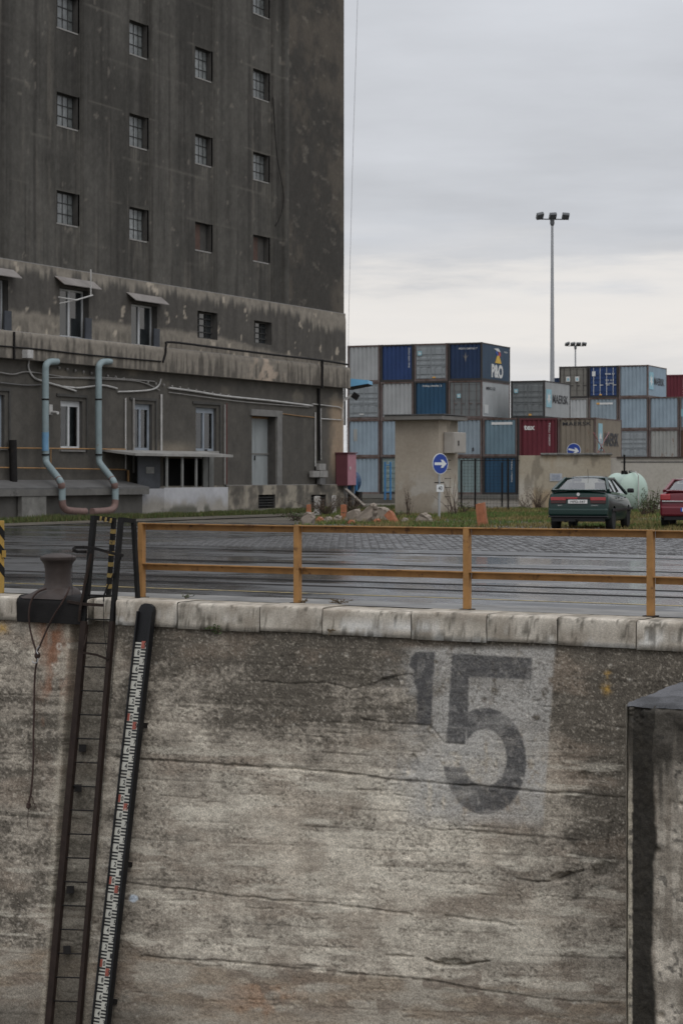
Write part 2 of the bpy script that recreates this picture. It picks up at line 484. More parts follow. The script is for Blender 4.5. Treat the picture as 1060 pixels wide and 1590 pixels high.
# faint straight lines of the shuttering boards, soft runs, warm cast
bd = (RYL + 3 * (vn(RX * .01, RYL * .03, 26) - .5)) % 31.0
board = np.exp(-((bd - 15) / 1.1) ** 2) * sstep(.42, .62, fbm(RX * .012, np.floor(RYL / 31.0) * 7.7, 27, 4))
COL = mixc(COL, L(66, 62, 56), board * .5)
rows = fbm(RX * .004, np.floor(RYL / 31.0) * 3.3, 28, 3); COL *= (1 + .34 * (rows - .5))[..., None]
runs = fbm(RX * .035, RY * .004, 29, 4, .6); COL *= (1 + .38 * (runs - .5))[..., None]
smear = sstep(.60, .70, fbm(RX * .010, RYL * .075, 33, 5, .6)) * sstep(1120, 1200, RYL); COL = mixc(COL, L(168, 162, 150), smear * .5)
COL *= np.array([.965, .957, .94])
# smoother brown band low on the wall
bnd = sstep(-6, 6, RY - (1488 + (RX - 220) * .078) - 16 * (fbm(RX * .03, RX * 0, 41, 4) - .5))
cb = mixc(L(112, 100, 86), L(128, 121, 110), sstep(.35, .65, fbm(RX * .012, RYL * .06, 42, 4)))
cb = mixc(cb, L(70, 66, 60), sstep(330, 200, RX) * sstep(1510, 1580, RY) * .8)
cb = mixc(cb, L(120, 84, 56), .6 * sstep(.58, .72, fbm(RX * .02, RY * .02, 43, 4)) * np.exp(-((RX - 420) / 70) ** 2))
cb *= (1 + .3 * (fine - .5))[..., None]
COL = mixc(COL, cb, bnd * .8)
patch = sstep(.62, .66, fbm(RX * .03, RYL * .05, 44, 3)) * sstep(1490, 1510, RYL) * sstep(1600, 1560, RYL)
COL = mixc(COL, L(96, 86, 76), patch * .7)
# rust runs under the bollard
rst = np.exp(-((RX - 82) / 24) ** 2) * sstep(1260, 1000, RY) * sstep(.38, .62, fbm(RX * .05, RY * .02, 45, 4))
COL = mixc(COL, L(104, 66, 44), rst * .75)
# yellow lichen spots
for (lx, ly, lr) in ((941, 1070, 7), (943, 1048, 5), (4, 975, 8), (232, 985, 3)):
    mk_ = np.exp(-(((RX - lx) / lr) ** 2 + ((RY - ly) / lr) ** 2)) * sstep(.35, .6, fine)
    COL = mixc(COL, L(150, 118, 52), mk_ * .75)
COL = mixc(COL, L(165, 175, 185), sstep(8, 5, np.hypot((RX - 207), (RY - 1396) * 1.1) + 4 * (fine - .5)) * .7)   # pale paint splash
# light panel painted behind the number
er = fbm(RX * .02, RY * .02, 51, 5, .6); er2 = fbm(RX * .09, RY * .07, 52, 4, .6)
right_edge = 861 - (RY - 1010) * .068
pan = sstep(3, -3, RX - right_edge) * sstep(580, 690, RX + 120 * (er - .5)) * sstep(1000, 1012, RY) * sstep(1300, 1255, RY + 40 * (er - .5))
pan *= np.clip(.66 + 1.1 * (er - .42), 0, 1) * sstep(.16, .44, er2) * (1 - .5 * pit)
COL = mixc(COL, L(134, 131, 126) * (1 + .36 * (gran - .5))[..., None], np.clip(pan * 1.1, 0, .9))
# the number
lean = -0.068
X15 = (RX - 560) * 3.1176; Y15 = (RY - 980) * 3.1176
one = poly([(560 + a / 3.1176, 980 + b / 3.1176) for a, b in ((268, 100), (357, 102), (340, 455), (268, 455), (262, 260), (228, 185), (240, 130))])
one *= sstep(-8, 8, X15 - 258 - .06 * (Y15 - 200) - 46 * (fbm(RX * .08, RY * .12, 53, 4) - .5)  + 30 * sstep(200, 150, Y15))
five = poly([(560 + a / 3.1176, 980 + b / 3.1176) for a, b in ((440, 112), (527, 112), (515, 470), (420, 462))])
five = np.maximum(five, poly([(560 + a / 3.1176, 980 + b / 3.1176) for a, b in ((520, 114), (828, 130), (826, 236), (520, 222))]))
five = np.maximum(five, poly([(560 + a / 3.1176, 980 + b / 3.1176) for a, b in ((416, 466), (511, 472), (505, 548), (411, 542))]))
ring = (((X15 - 600) / 200) ** 2 + ((Y15 - 630) / 258) ** 2 < 1) & ~(((X15 - 600) / 105) ** 2 + ((Y15 - 614) / 138) ** 2 < 1)
ring &= ~((X15 < 512) & (Y15 > 400) & (Y15 < 655))
five = np.maximum(five, ring.astype(float))
def blur(A, k=1):
    for _ in range(k):
        A = (A + np.roll(A, 1, 0) + np.roll(A, -1, 0) + np.roll(A, 1, 1) + np.roll(A, -1, 1)) / 5
    return A
wear5 = 1 - .28 * sstep(.5, .68, fbm(RX * .025, RY * .06, 54, 5)) - .35 * np.exp(-(((X15 - 500) / 75) ** 2 + ((Y15 - 800) / 45) ** 2))
num = blur(np.maximum(one * .95, five * np.clip(wear5, 0, 1) * .9), 2)
num *= np.clip(1.1 - .5 * sstep(.55, .85, spk), 0, 1) * (1 - .35 * pit) * (1 - .28 * sstep(.58, .7, fbm(RX * .14, RY * .10, 55, 4)))
COL = mixc(COL, L(60, 59, 59) * (1 + .3 * (fine - .5))[..., None], np.clip(num, 0, .93))
# small stencilled figures beside the ladder
def stencil(cx, cy, kind, cc):
    global COL
    X = RX - cx; Y = RY - cy
    if kind == '0': m_ = (((X / 4.2) ** 2 + (Y / 6) ** 2 < 1) & ~((X / 1.6) ** 2 + (Y / 3.4) ** 2 < 1))
    elif kind == '1': m_ = (np.abs(X) < 1.6) & (np.abs(Y) < 6)
    else: m_ = ((np.abs(Y - 1) < 1.4) & (np.abs(X) < 4)) | ((np.abs(X - 1.5) < 1.4) & (np.abs(Y) < 6)) | ((np.abs(X + 3 + (Y) * .4) < 1.3) & (Y < 1) & (Y > -6))
    COL = mixc(COL, cc, blur(m_.astype(float)) * .6)
stencil(92, 1004, '0', L(165, 160, 150)); stencil(107, 1004, '4', L(165, 160, 150))
stencil(73, 1284, '1', L(45, 42, 40)); stencil(88, 1284, '1', L(45, 42, 40))
stencil(44, 1141, '1', L(48, 45, 42)); stencil(76, 1141, '4', L(48, 45, 42))

# relief: joints between pours, cracks, spalls
DEP = np.zeros_like(RX)
cr = [([(180, 1176), (340, 1187), (450, 1195), (560, 1203), (605, 1210), (690, 1217), (800, 1226), (990, 1241), (1100, 1247)], 2.2, .030),
      ([(392, 1058), (450, 1062), (500, 1061), (545, 1069), (575, 1064), (600, 1052), (640, 1048)], 1.7, .020),
      ([(560, 1118), (600, 1124), (640, 1124), (668, 1127), (690, 1155), (722, 1156)], 1.6, .018),
      ([(612, 1204), (617, 1170), (615, 1120), (619, 1068), (612, 1040)], 1.2, .014),
      ([(180, 1372), (300, 1383), (360, 1392), (480, 1402), (560, 1410), (640, 1422)], 2.0, .026),
      ([(660, 1287), (760, 1293), (850, 1303), (915, 1306)], 1.6, .020),
      ([(690, 1422), (760, 1432), (800, 1438)], 2.0, .022),
      ([(220, 1486), (330, 1492), (450, 1504), (560, 1515), (660, 1522), (760, 1541), (850, 1553), (960, 1560)], 2.0, .022),
      ([(660, 1490), (690, 1500), (720, 1499), (760, 1493)], 2.2, .05),
      ([(600, 1484), (640, 1486)], 1.8, .035),
      ([(800, 1366), (850, 1370), (872, 1364), (905, 1352)], 1.7, .035),
      ([(600, 1165), (700, 1172), (860, 1180)], 1.1, .010),
      ([(470, 1120), (560, 1124)], 1.2, .012), ([(500, 1170), (585, 1176)], 1.5, .014),
      ([(570, 1280), (563, 1310), (568, 1350), (580, 1400)], 1.1, .012),
      ([(905, 1212), (912, 1196), (948, 1198), (952, 1215)], 1.2, .014),
      ([(958, 1242), (952, 1275), (940, 1320)], 1.6, .016),
      ([(0, 1265), (60, 1270), (110, 1276)], 1.6, .016), ([(0, 1455), (60, 1462), (100, 1468)], 1.4, .014),
      ([(0, 1078), (50, 1080)], 1.0, .01), ([(860, 1128), (930, 1126), (975, 1130)], 1.1, .012)]
rr = random.Random(5)
for i in range(85):
    x = rr.uniform(180, 980); y = rr.uniform(1060, 1580); ln = rr.uniform(15, 110)
    cr.append(([(x, y), (x + ln * .5, y + ln * .5 * slope + rr.uniform(-2, 2)), (x + ln, y + ln * slope)], rr.uniform(.6, 1.4), rr.uniform(.006, .016)))
for k, (pl, wd, dp) in enumerate(cr):
    xs_ = [p[0] for p in pl]; ys_ = [p[1] for p in pl]
    sl = (slice(int(max(0, min(ys_) - 22 - RY0)), int(max(ys_) + 22 - RY0)), slice(int(max(0, min(xs_) - 22 - RX0)), int(max(xs_) + 22 - RX0)))
    D = segdist(pl, 16, 2.0, 60 + k)[sl]; X = RX[sl]; Y = RY[sl]
    wv = wd * (.5 + 1.0 * vn(X * .07, Y * .07, 90 + k))
    gr = np.exp(-(D / (wv * .62)) ** 2) * (sstep(.25, .45, fbm(X * .03, Y * .03, 260 + k, 3)) if k > 20 else 1)
    DEP[sl] -= dp * 1.15 * gr * (.45 + .8 * vn(X * .04, Y * .05, 140 + k))
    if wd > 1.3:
        dirt_shade = np.exp(-(D / (wv * 1.5)) ** 2) * sstep(.42, .66, fbm(X * .12, Y * .16, 200 + k, 3))  # broken dirt along the cracks, with their shade painted into the colour
        COL[sl] = mixc(COL[sl], L(56, 53, 48), dirt_shade * .5)
# spalled hollows
for (sx, sy, ax, ay, dp) in ((602, 1061, 22, 10, .035), (875, 1362, 24, 8, .05), (935, 1350, 18, 16, .035), (700, 1496, 26, 7, .04), (905, 1205, 10, 8, .02), (640, 1190, 10, 16, .025), (480, 1502, 18, 6, .02), (663, 1152, 16, 20, .016)):
    q = ((RX - sx) / ax) ** 2 + ((RY - sy) / ay) ** 2 + 1.6 * (fbm(RX * .07, RY * .07, int(sx), 4) - .5)
    mk_ = sstep(1.1, .2, q)
    DEP -= dp * mk_ * (.5 + fbm(RX * .15, RY * .15, int(sy), 3))
    COL = mixc(COL, L(84, 79, 71) * (1 + .8 * (fine - .5))[..., None], mk_ * (.45 if sy > 1300 or sx < 610 else .08))
DEP += .010 * (lay - .5) + .006 * (lay2 - .5) + .007 * (fine - .5) + .007 * (gran - .5) - .008 * pit + .004 * (fbm(RX * .045, RYL * .06, 71, 5, .6) - .5) * 2 - .006 * board
# bug holes
rr = random.Random(9)
for i in range(420):
    hx, hy, hr = rr.uniform(-20, 990), rr.uniform(1000, 1600), rr.uniform(.7, 2.2)
    x0, y0 = int(hx - 6 - RX0), int(hy - 6 - RY0)
    sl = (slice(y0, y0 + 13), slice(x0, x0 + 13))
    gq = np.exp(-((RX[sl] - hx) ** 2 + (RY[sl] - hy) ** 2) / hr ** 2)
    DEP[sl] -= .018 * gq * hr / 2
    if i % 3 == 0: COL[sl] = mixc(COL[sl], L(185, 180, 170), gq * .45)       # pale aggregate
# ladder slot: recess between the two leaning edges
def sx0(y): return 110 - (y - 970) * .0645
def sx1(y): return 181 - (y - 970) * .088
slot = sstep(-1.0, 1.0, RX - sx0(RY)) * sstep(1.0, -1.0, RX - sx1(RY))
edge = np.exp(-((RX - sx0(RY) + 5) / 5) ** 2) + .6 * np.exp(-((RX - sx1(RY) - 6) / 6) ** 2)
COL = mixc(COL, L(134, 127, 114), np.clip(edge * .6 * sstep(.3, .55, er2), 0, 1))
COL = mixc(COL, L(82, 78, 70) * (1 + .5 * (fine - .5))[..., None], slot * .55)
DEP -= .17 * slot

quay = empty('quay_wall', Q0 + Vector((0, 0, -5.9)), ANG_Q, 'weathered concrete quay wall with a faded dark number fifteen painted on it', 'quay wall')
def qloc(P):   # world array -> quay local (u, back, z)
    d = np.array(P) - np.array(Q0 + Vector((0, 0, -5.9)))
    return np.stack([d @ np.array(DQ), -(d @ np.array(NQ)), d[..., 2]], -1)
ua = [qray(-30, 1000, W0, BETA)[0], qray(-30, 1620, W0, BETA)[0]]
ub = [qray(1090, 1000, W0, BETA)[0], qray(1090, 1620, W0, BETA)[0]]
u0, u1 = min(ua) - .05, max(ub) + .05
us = np.concatenate([np.linspace(u0 - 40, u0, 40, endpoint=False), np.arange(u0, u1, .0115), np.linspace(u1, u1 + 40, 40)])
zs = np.concatenate([np.arange(ZC + .02, -5.15, -.0118), np.linspace(-5.15, -6.6, 12)])
U, Z = np.meshgrid(us, zs)
def wallpos(U, Z, off):
    W = W0 + BETA * (ZC - Z) + off
    return np.stack([Q0.x + DQ.x * U + NQ.x * W, Q0.y + DQ.y * U + NQ.y * W, Z], -1)
P = wallpos(U, Z, 0)
px = CX + F * P[..., 0] / P[..., 1]; py = HY + F * (CH - P[..., 2]) / P[..., 1]
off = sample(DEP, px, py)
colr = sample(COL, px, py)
farw = (U < u0) | (U > u1)
# outside the picture the same concrete goes on
nn = fbm(U * .8, Z * 2.5, 301, 5)[..., None]
gen = mixc(C_dk, C_lt, sstep(.2, .8, nn[..., 0]))
colr = np.where(farw[..., None], gen, colr); off = np.where(farw, .02 * (nn[..., 0] - .5), off)
ov = sstep(ZC, ZC - .02, Z)
P = wallpos(U, Z, off)
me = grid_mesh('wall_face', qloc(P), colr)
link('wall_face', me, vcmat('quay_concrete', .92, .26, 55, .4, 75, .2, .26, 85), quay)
del me, P, colr

# ---- coping stones
m_cop = vcmat('coping_stone', .85, .16, 35, .3, 60, .3, .12, 90)
def coping(ua, ub, k, back=0.0, low=0.0):
    n = max(6, int((ub - ua) / .02)); uu = np.unique(np.concatenate([np.linspace(ua + .004, ub - .004, n), [ua + .008, ub - .008, ua + .013, ub - .013]])) if True else None
    prof = [(.10, ZC - low), (0, ZC - low), (0, -.24), (0, -.18), (0, -.07), (.002, -.035), (.006, -.02), (.014, -.009), (.028, -.004), (.06, -.001), (.18, 0), (.30, 0), (.42, 0), (.54, 0), (.60, -.004), (.60, -.05)]
    UU, B = np.meshgrid(uu, [p[0] for p in prof]); _, ZZ = np.meshgrid(uu, [p[1] for p in prof])
    edge = np.minimum(UU - ua, ub - UU)
    rough = (fbm(UU * 9, (B + ZZ) * 9, 400 + k, 4) - .5) * .020 + .008 * np.exp(-(edge / .005) ** 2)
    tilt = (_h(np.array([k]), np.array([3]), 5)[0] - .5) * .016
    B2 = B + np.abs(rough) * (B < .2) + back; Z2 = ZZ - np.abs(rough) * (B > .01) * .6 + tilt * (ZZ > -.2)
    Pn = np.stack([UU, B2, Z2 + 5.9], -1)
    s1 = fbm(UU * 4, (ZZ - B) * 5, 420 + k, 5, .55); s2 = fbm(UU * 12, (ZZ - B) * 10, 440 + k, 4, .6); s3 = fbm(UU * 2 + ZZ * 2.2, ZZ * 7 - UU * 2, 460 + k, 4)
    base = mixc(L(124, 116, 105), L(156, 149, 138), sstep(.3, .7, s1))
    base = mixc(base, L(70, 66, 58), .8 * sstep(.60, .70, fbm(UU * 22, (ZZ - B) * 22, 490 + k, 3)) * sstep(.45, .6, s1 * .5 + s3 * .5))
    base = mixc(base, L(186, 184, 179), .75 * sstep(.52, .66, fbm(UU * 3, ZZ * 6, 480 + k, 4)) * sstep(-.10, -.2, ZZ))
    base = mixc(base, L(92, 86, 77), .6 * sstep(.54, .70, s3) * sstep(.35, .6, s2))
    base = mixc(base, L(62, 58, 50), .7 * sstep(.62, .74, s2))
    base = mixc(base, L(104, 98, 86), .6 * sstep(.3, .55, B))
    me = grid_mesh('coping_stone', Pn, base)
    # close the ends
    bm = bmesh.new(); bm.from_mesh(me)
    bmesh.ops.holes_fill(bm, edges=[e_ for e_ in bm.edges if e_.is_boundary]); bm.to_mesh(me); bm.free()
    return link('coping_stone', me, m_cop, quay)
cx_list = [-260, -130, 26, 137, 179, 275, 403, 500, 638, 755, 865, 987, 1112, 1240]
cu = [qray(x, 968 + (x - 150) * .035, 0)[0] for x in cx_list]
for k in range(len(cu) - 1):
    slotb = cx_list[k] == 137
    coping(cu[k], cu[k + 1], k, .10 if slotb else 0.0, -.03 if slotb else (.01 * (k % 3) - .008))
for k in range(9):
    coping(cu[0] - 1.1 * (k + 1), cu[0] - 1.1 * k, 40 + k); coping(cu[-1] + 1.1 * k, cu[-1] + 1.1 * (k + 1), 60 + k)

MB().box((u0 - 40, .28, -.6), (u1 + 40, 3.0, 5.9 - .06)).build('core', mat('wall_core', (.12, .115, .105), .9), quay, world=False)
# ---- pier projecting from the wall
Fu, Fz = qray(971, 1094, 2.0)
pier = empty('concrete_pier', qpt(Fu, 2.0, -5.9), ANG_Q, 'concrete pier with a dark wet corner jutting out beside the quay wall', 'pier')
ztop = Fz + 5.9
def pgrid(fn, nu, nv, cfn, name):
    A, B = np.meshgrid(np.linspace(0, 1, nu), np.linspace(0, 1, nv))
    me = grid_mesh(name, fn(A, B), cfn(A, B)); return link(name, me, vcmat('pier_concrete', .8, .3, 50, .5, 70, .35, .22, 120), pier)
PW, PD = 4.2, 2.6
def pier_front(A, B):
    u = A ** 1.6 * PW; z = ztop * (1 - B)
    ch = np.clip(1 - u / .035, 0, 1) ** 1.5 * .05
    topr = np.clip(1 - (ztop - z) / .07, 0, 1) ** 2 * (.01 + .09 * fbm(u * 9, z * 0, 501, 4)) + .05 * sstep(.56, .7, fbm(u * 8, z * 12, 505, 3)) * np.clip(1 - (ztop - z) / .25, 0, 1)
    rough = (fbm(u * 7, z * 7, 502, 5) - .5) * .03 + (fbm(u * 30, z * 30, 503, 3) - .5) * .008
    for (hu, hz, hr) in ((.32, ztop - 1.35, .03), (.36, ztop - 2.9, .03), (.55, ztop - .9, .02)):
        rough = rough - .05 * np.exp(-((u - hu) ** 2 + (z - hz) ** 2) / hr ** 2)
    return np.stack([u + .018 * (fbm(z * 2.2, z * 0, 504, 4) - .5) * (u < .05), ch + topr - rough * (u > .012), z], -1)
def pier_front_col(A, B):
    u = A ** 1.6 * PW; z = ztop * (1 - B); d = ztop - z
    n1_ = fbm(u * 5, z * 5, 511, 5); n2_ = fbm(u * 14, z * 1.2, 512, 4); n3_ = fbm(u * 20, z * 20, 513, 4)
    c = mixc(L(104, 97, 87), L(152, 144, 132), sstep(.3, .7, n1_)); c = mixc(c, L(84, 76, 66), .5 * sstep(.5, .7, n2_))
    wet = sstep(.30, .26, u + .10 * (fbm(z * 2.5, z * 0, 514, 4) - .5)) * sstep(.055, .075, u)
    wet = np.maximum(wet, sstep(.95, .35, d + 1.1 * (n2_ - .5)) * .9)
    c = mixc(c, L(29, 26, 21) * (1 + 1.2 * (n3_[..., None] - .5)), wet * .97)
    c = mixc(c, L(140, 132, 117), .9 * sstep(.075, .055, u + .04 * (n3_ - .5)) * sstep(.5, 1.1, d))  # pale strip paints the lit chamfer of the left arris
    c = mixc(c, L(40, 38, 35), .7 * sstep(.62, .72, n3_) * sstep(.45, .6, n1_))
    return c
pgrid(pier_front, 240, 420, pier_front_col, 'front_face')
def pier_top(A, B):
    u = A * PW; b = B * PD
    z = ztop + .055 * b + (fbm(u * 4, b * 4, 521, 4) - .5) * .03 + (fbm(u * 16, b * 16, 524, 3) - .5) * .014 - .03 * np.clip(1 - b / .06, 0, 1) ** 2 + .01
    return np.stack([u, b + .02, z], -1)
def pier_top_col(A, B):
    u = A * PW; b = B * PD
    return mixc(L(48, 48, 49), L(74, 74, 76), sstep(.3, .7, fbm(u * 3, b * 3, 522, 5)))
pgrid(pier_top, 120, 80, pier_top_col, 'top_face')
pgrid(lambda A, B: np.stack([A * 0 + .001 + .0 * A, A * PD, ztop * (1 - B) + .055 * A * PD * (1 - B)], -1), 40, 80, lambda A, B: mixc(L(90, 86, 78), L(130, 124, 114), fbm(A * 6, B * 14, 523, 4)), 'side_face')

# ---- water of the basin
m_w, n, l, b_ = mk('basin_water')
b_.inputs['Base Color'].default_value = (0.018, 0.022, 0.018, 1); b_.inputs['Roughness'].default_value = 0.08; b_.inputs['Specular IOR Level'].default_value = 0.5
tcn = n.new('ShaderNodeTexCoord'); nz = n.new('ShaderNodeTexNoise'); nz.inputs['Scale'].default_value = 1.4; nz.inputs['Detail'].default_value = 5
l(tcn.outputs['Object'], nz.inputs['Vector']); bp = n.new('ShaderNodeBump'); bp.inputs['Strength'].default_value = .35; bp.inputs['Distance'].default_value = .08
l(nz.outputs['Fac'], bp.inputs['Height']); l(bp.outputs[0], b_.inputs['Normal'])
mb = MB(); mb.add([qpt(-300, -.5, -5.75), qpt(300, -.5, -5.75), qpt(300, 400, -5.75), qpt(-300, 400, -5.75)], [(0, 1, 2, 3)])
tag(mb.build('water', m_w), kind='structure')

# ---- ground sheets (local frame: x along the quay, y away from the water)
def sheet(name, m, x0, x1, y0, y1, z, nx=1, ny=1):
    A, B = np.meshgrid(np.linspace(x0, x1, nx + 1), np.linspace(y0, y1, ny + 1))
    me = grid_mesh(name, np.stack([A, B, A * 0], -1), smooth=False)
    o = link(name, me, m); o.location = Q0 + Vector((0, 0, z)); o.rotation_euler = (0, 0, ANG_Q)
    return tag(o, kind='structure')
def groundmat(name, c1, c2, r0, r1, sc, st=(1, 1, 1), bump=.2, bs=30, spec=.5, wet=(.42, .62), bd=.02):
    m, n, l, b = mk(name)
    tcn = n.new('ShaderNodeTexCoord'); mp = n.new('ShaderNodeMapping'); mp.inputs['Scale'].default_value = st
    l(tcn.outputs['Object'], mp.inputs[0])
    nz = n.new('ShaderNodeTexNoise'); nz.inputs['Scale'].default_value = sc; nz.inputs['Detail'].default_value = 8; nz.inputs['Roughness'].default_value = .6
    l(mp.outputs[0], nz.inputs['Vector'])
    mr = n.new('ShaderNodeMapRange'); mr.inputs['From Min'].default_value = wet[0]; mr.inputs['From Max'].default_value = wet[1]
    l(nz.outputs['Fac'], mr.inputs[0])
    cm = n.new('ShaderNodeMixRGB'); cm.inputs[1].default_value = (*c1, 1); cm.inputs[2].default_value = (*c2, 1); l(mr.outputs[0], cm.inputs[0])
    n2 = n.new('ShaderNodeTexNoise'); n2.inputs['Scale'].default_value = 2.2; n2.inputs['Detail'].default_value = 8; l(tcn.outputs['Object'], n2.inputs['Vector'])
    v = n.new('ShaderNodeMapRange'); v.inputs['From Min'].default_value = .3; v.inputs['From Max'].default_value = .7; v.inputs['To Min'].default_value = .65; v.inputs['To Max'].default_value = 1.35
    l(n2.outputs['Fac'], v.inputs[0])
    mu = n.new('ShaderNodeMixRGB'); mu.blend_type = 'MULTIPLY'; mu.inputs[0].default_value = 1; l(cm.outputs[0], mu.inputs[1]); l(v.outputs[0], mu.inputs[2])
    l(mu.outputs[0], b.inputs['Base Color'])
    rm = n.new('ShaderNodeMapRange'); rm.inputs['To Min'].default_value = r0; rm.inputs['To Max'].default_value = r1
    l(mr.outputs[0], rm.inputs[0]); l(rm.outputs[0], b.inputs['Roughness'])
    b.inputs['Specular IOR Level'].default_value = spec
    bn = n.new('ShaderNodeTexNoise'); bn.inputs['Scale'].default_value = bs; bn.inputs['Detail'].default_value = 4
    l(tcn.outputs['Object'], bn.inputs['Vector']); bp = n.new('ShaderNodeBump'); bp.inputs['Strength'].default_value = bump; bp.inputs['Distance'].default_value = bd
    l(bn.outputs['Fac'], bp.inputs['Height']); l(bp.outputs[0], b.inputs['Normal'])
    return m
m_earth = groundmat('earth', (.075, .062, .045), (.12, .105, .08), .85, .95, .5)
m_asph = groundmat('wet_asphalt', (.034, .034, .037), (.058, .057, .056), .05, .46, .42, (.45, 1.0, 1), .12, 40, .5, (.47, .56))
m_conc = groundmat('apron_concrete', (.14, .135, .125), (.21, .2, .185), .45, .8, .6)
tag(sheet('ground', m_earth, -2500, 2500, .62, 4000, -.035, 4, 4), 'bare earth and gravel of the port yard', kind='structure')
B_COB = qb(640, 853)[1]; B_GR = qb(640, 819)[1]
tag(sheet('road', m_asph, -220, 220, .61, B_COB, -.006, 8, 2), 'wet dark asphalt quay road with sunken rails', kind='structure')
u_cob = qb(300, 840)[0]
tag(sheet('asphalt_apron', m_asph, -220, u_cob, B_COB, B_GR + 3, -.010, 8, 2), 'grey asphalt in front of the silo', kind='structure')
m_setts_bed = mat('sett_joints', (.03, .028, .026), .8)
setts_bed = tag(sheet('sett_bed', m_setts_bed, u_cob, 60, B_COB, B_GR, -.028), 'dark joints between the paving setts', kind='structure')
# paving setts: each a low domed block, far too many to count
nu_, nb_ = 300, int((B_GR - B_COB) / .17)
vs, fs = [], []
tmpl = [(-1, -1, 0), (1, -1, 0), (1, 1, 0), (-1, 1, 0), (-.72, -.72, 1), (.72, -.72, 1), (.72, .72, 1), (-.72, .72, 1)]
tf = [(4, 5, 6, 7), (0, 1, 5, 4), (1, 2, 6, 5), (2, 3, 7, 6), (3, 0, 4, 7)]
rs = random.Random(3)
cs = []
for j in range(nb_):
    for i in range(nu_):
        cx0 = u_cob + .1 + (i + .5 * (j % 2)) * .2; cy0 = B_COB + .09 + j * .17
        if cx0 > u_cob + 44: continue
        h = .028 + rs.uniform(-.006, .008) + .018 * (float(math.sin(cx0 * 1.1 + cy0 * .9)) * .5 + .5); k = len(vs)
        tx, ty = rs.uniform(-.006, .006), rs.uniform(-.006, .006)
        for (a, b, c) in tmpl: vs.append((cx0 + a * .094, cy0 + b * .079, -.026 + c * h + (a * tx + b * ty) * c))
        fs += [tuple(q + k for q in t) for t in tf]
me = bpy.data.meshes.new('paving_setts'); me.from_pydata(vs, [], fs); me.update()
so = link('paving_setts', me, mat('sett_stone', (.075, .072, .070), .38, var=.3, vs=3, bump=.15, bs=50, spec=.5)); so.location = Q0; so.rotation_euler = (0, 0, ANG_Q)
tag(so, 'rows of wet grey paving setts between the road and the grass', kind='stuff')
# painted edge line, 4 mm above the road
yl = qb(660, 927)[1]
m_line = mat('worn_yellow_line', (.34, .26, .10), .6, var=.35, vs=6, rust=.55, rs=5, rustc=(.06, .058, .055))
tag(sheet('road_marking', m_line, -120, 120, yl - .05, yl + .05, -.002, 4, 1), 'worn thin yellow line along the quay road', kind='structure')
cp = qb(660, 938)[1]
tag(sheet('concrete_strip', m_conc, -120, 120, .605, cp + .25, -.003, 4, 1), 'pale concrete strip behind the coping', kind='structure')
# crane and wagon rails sunk in the asphalt
m_rail = mat('rail_steel', (.06, .05, .045), .35, metal=.8, var=.3, rust=.4)
m_groove = mat('rail_groove', (.012, .011, .010), .9, bump=0)
rails = [(640, 914), (640, 905), (640, 878), (640, 859)]
for (x, y) in rails:
    bb = qb(x, y)[1]
    r_ = empty('sunken_rail', Q0 + NQ * (-bb), ANG_Q)
    lab = {914: 'sunken steel rail next to the yellow line', 905: 'sunken steel rail second from the water', 878: 'sunken steel rail in the middle of the road', 859: 'sunken steel rail nearest the paving setts'}[y]
    tag(r_, lab, 'rail', 'rails sunk into the quay road')
    MB().box((-90, -.035, -.05), (90, .035, .004)).build('rail_head', m_rail, r_, world=False)
    MB().add([(-90, -.15, -.002), (90, -.15, -.002), (90, -.036, -.002), (-90, -.036, -.002), (-90, .036, -.002), (90, .036, -.002), (90, .11, -.002), (-90, .11, -.002)], [(0, 1, 2, 3), (4, 5, 6, 7)]).build('flangeway', m_groove, r_, world=False)
# ================================================================== ON THE QUAY EDGE
m_ochre = mat('ochre_paint', (.325, .168, .055), .6, var=.3, vs=5, bump=.15, bs=60, rust=.42, rs=6, rustc=(.10, .045, .02))
m_black = mat('tar_black', (.010, .0095, .009), .65, spec=.2, var=.35, vs=8, bump=.25, bs=50, rust=.25, rs=7, rustc=(.05, .025, .018))
m_brown = mat('rusty_brown', (.030, .020, .016), .75, spec=.2, var=.35, vs=8, bump=.3, bs=60, rust=.4, rs=6, rustc=(.022, .014, .012))
m_iron = mat('bollard_iron', (.050, .038, .033), .6, metal=0.0, var=.28, vs=5, bump=.18, bs=45, rust=.35, rs=4, rustc=(.04, .022, .016), spec=.3)
m_dark = mat('sooty_steel', (.013, .0115, .011), .68, spec=.2, var=.35, vs=5, bump=.2, bs=50, rust=.3, rs=4, rustc=(.045, .028, .02))
m_yel = mat('warning_yellow', (.38, .235, .05), .6, var=.25, vs=9, rust=.35, rs=9, rustc=(.06, .03, .018))
UP = Vector((0, 0, 1))
m_ys = mat('faded_stripe', (.27, .19, .06), .7, var=.3, vs=12, rust=.5, rs=12, rustc=(.02, .017, .015))
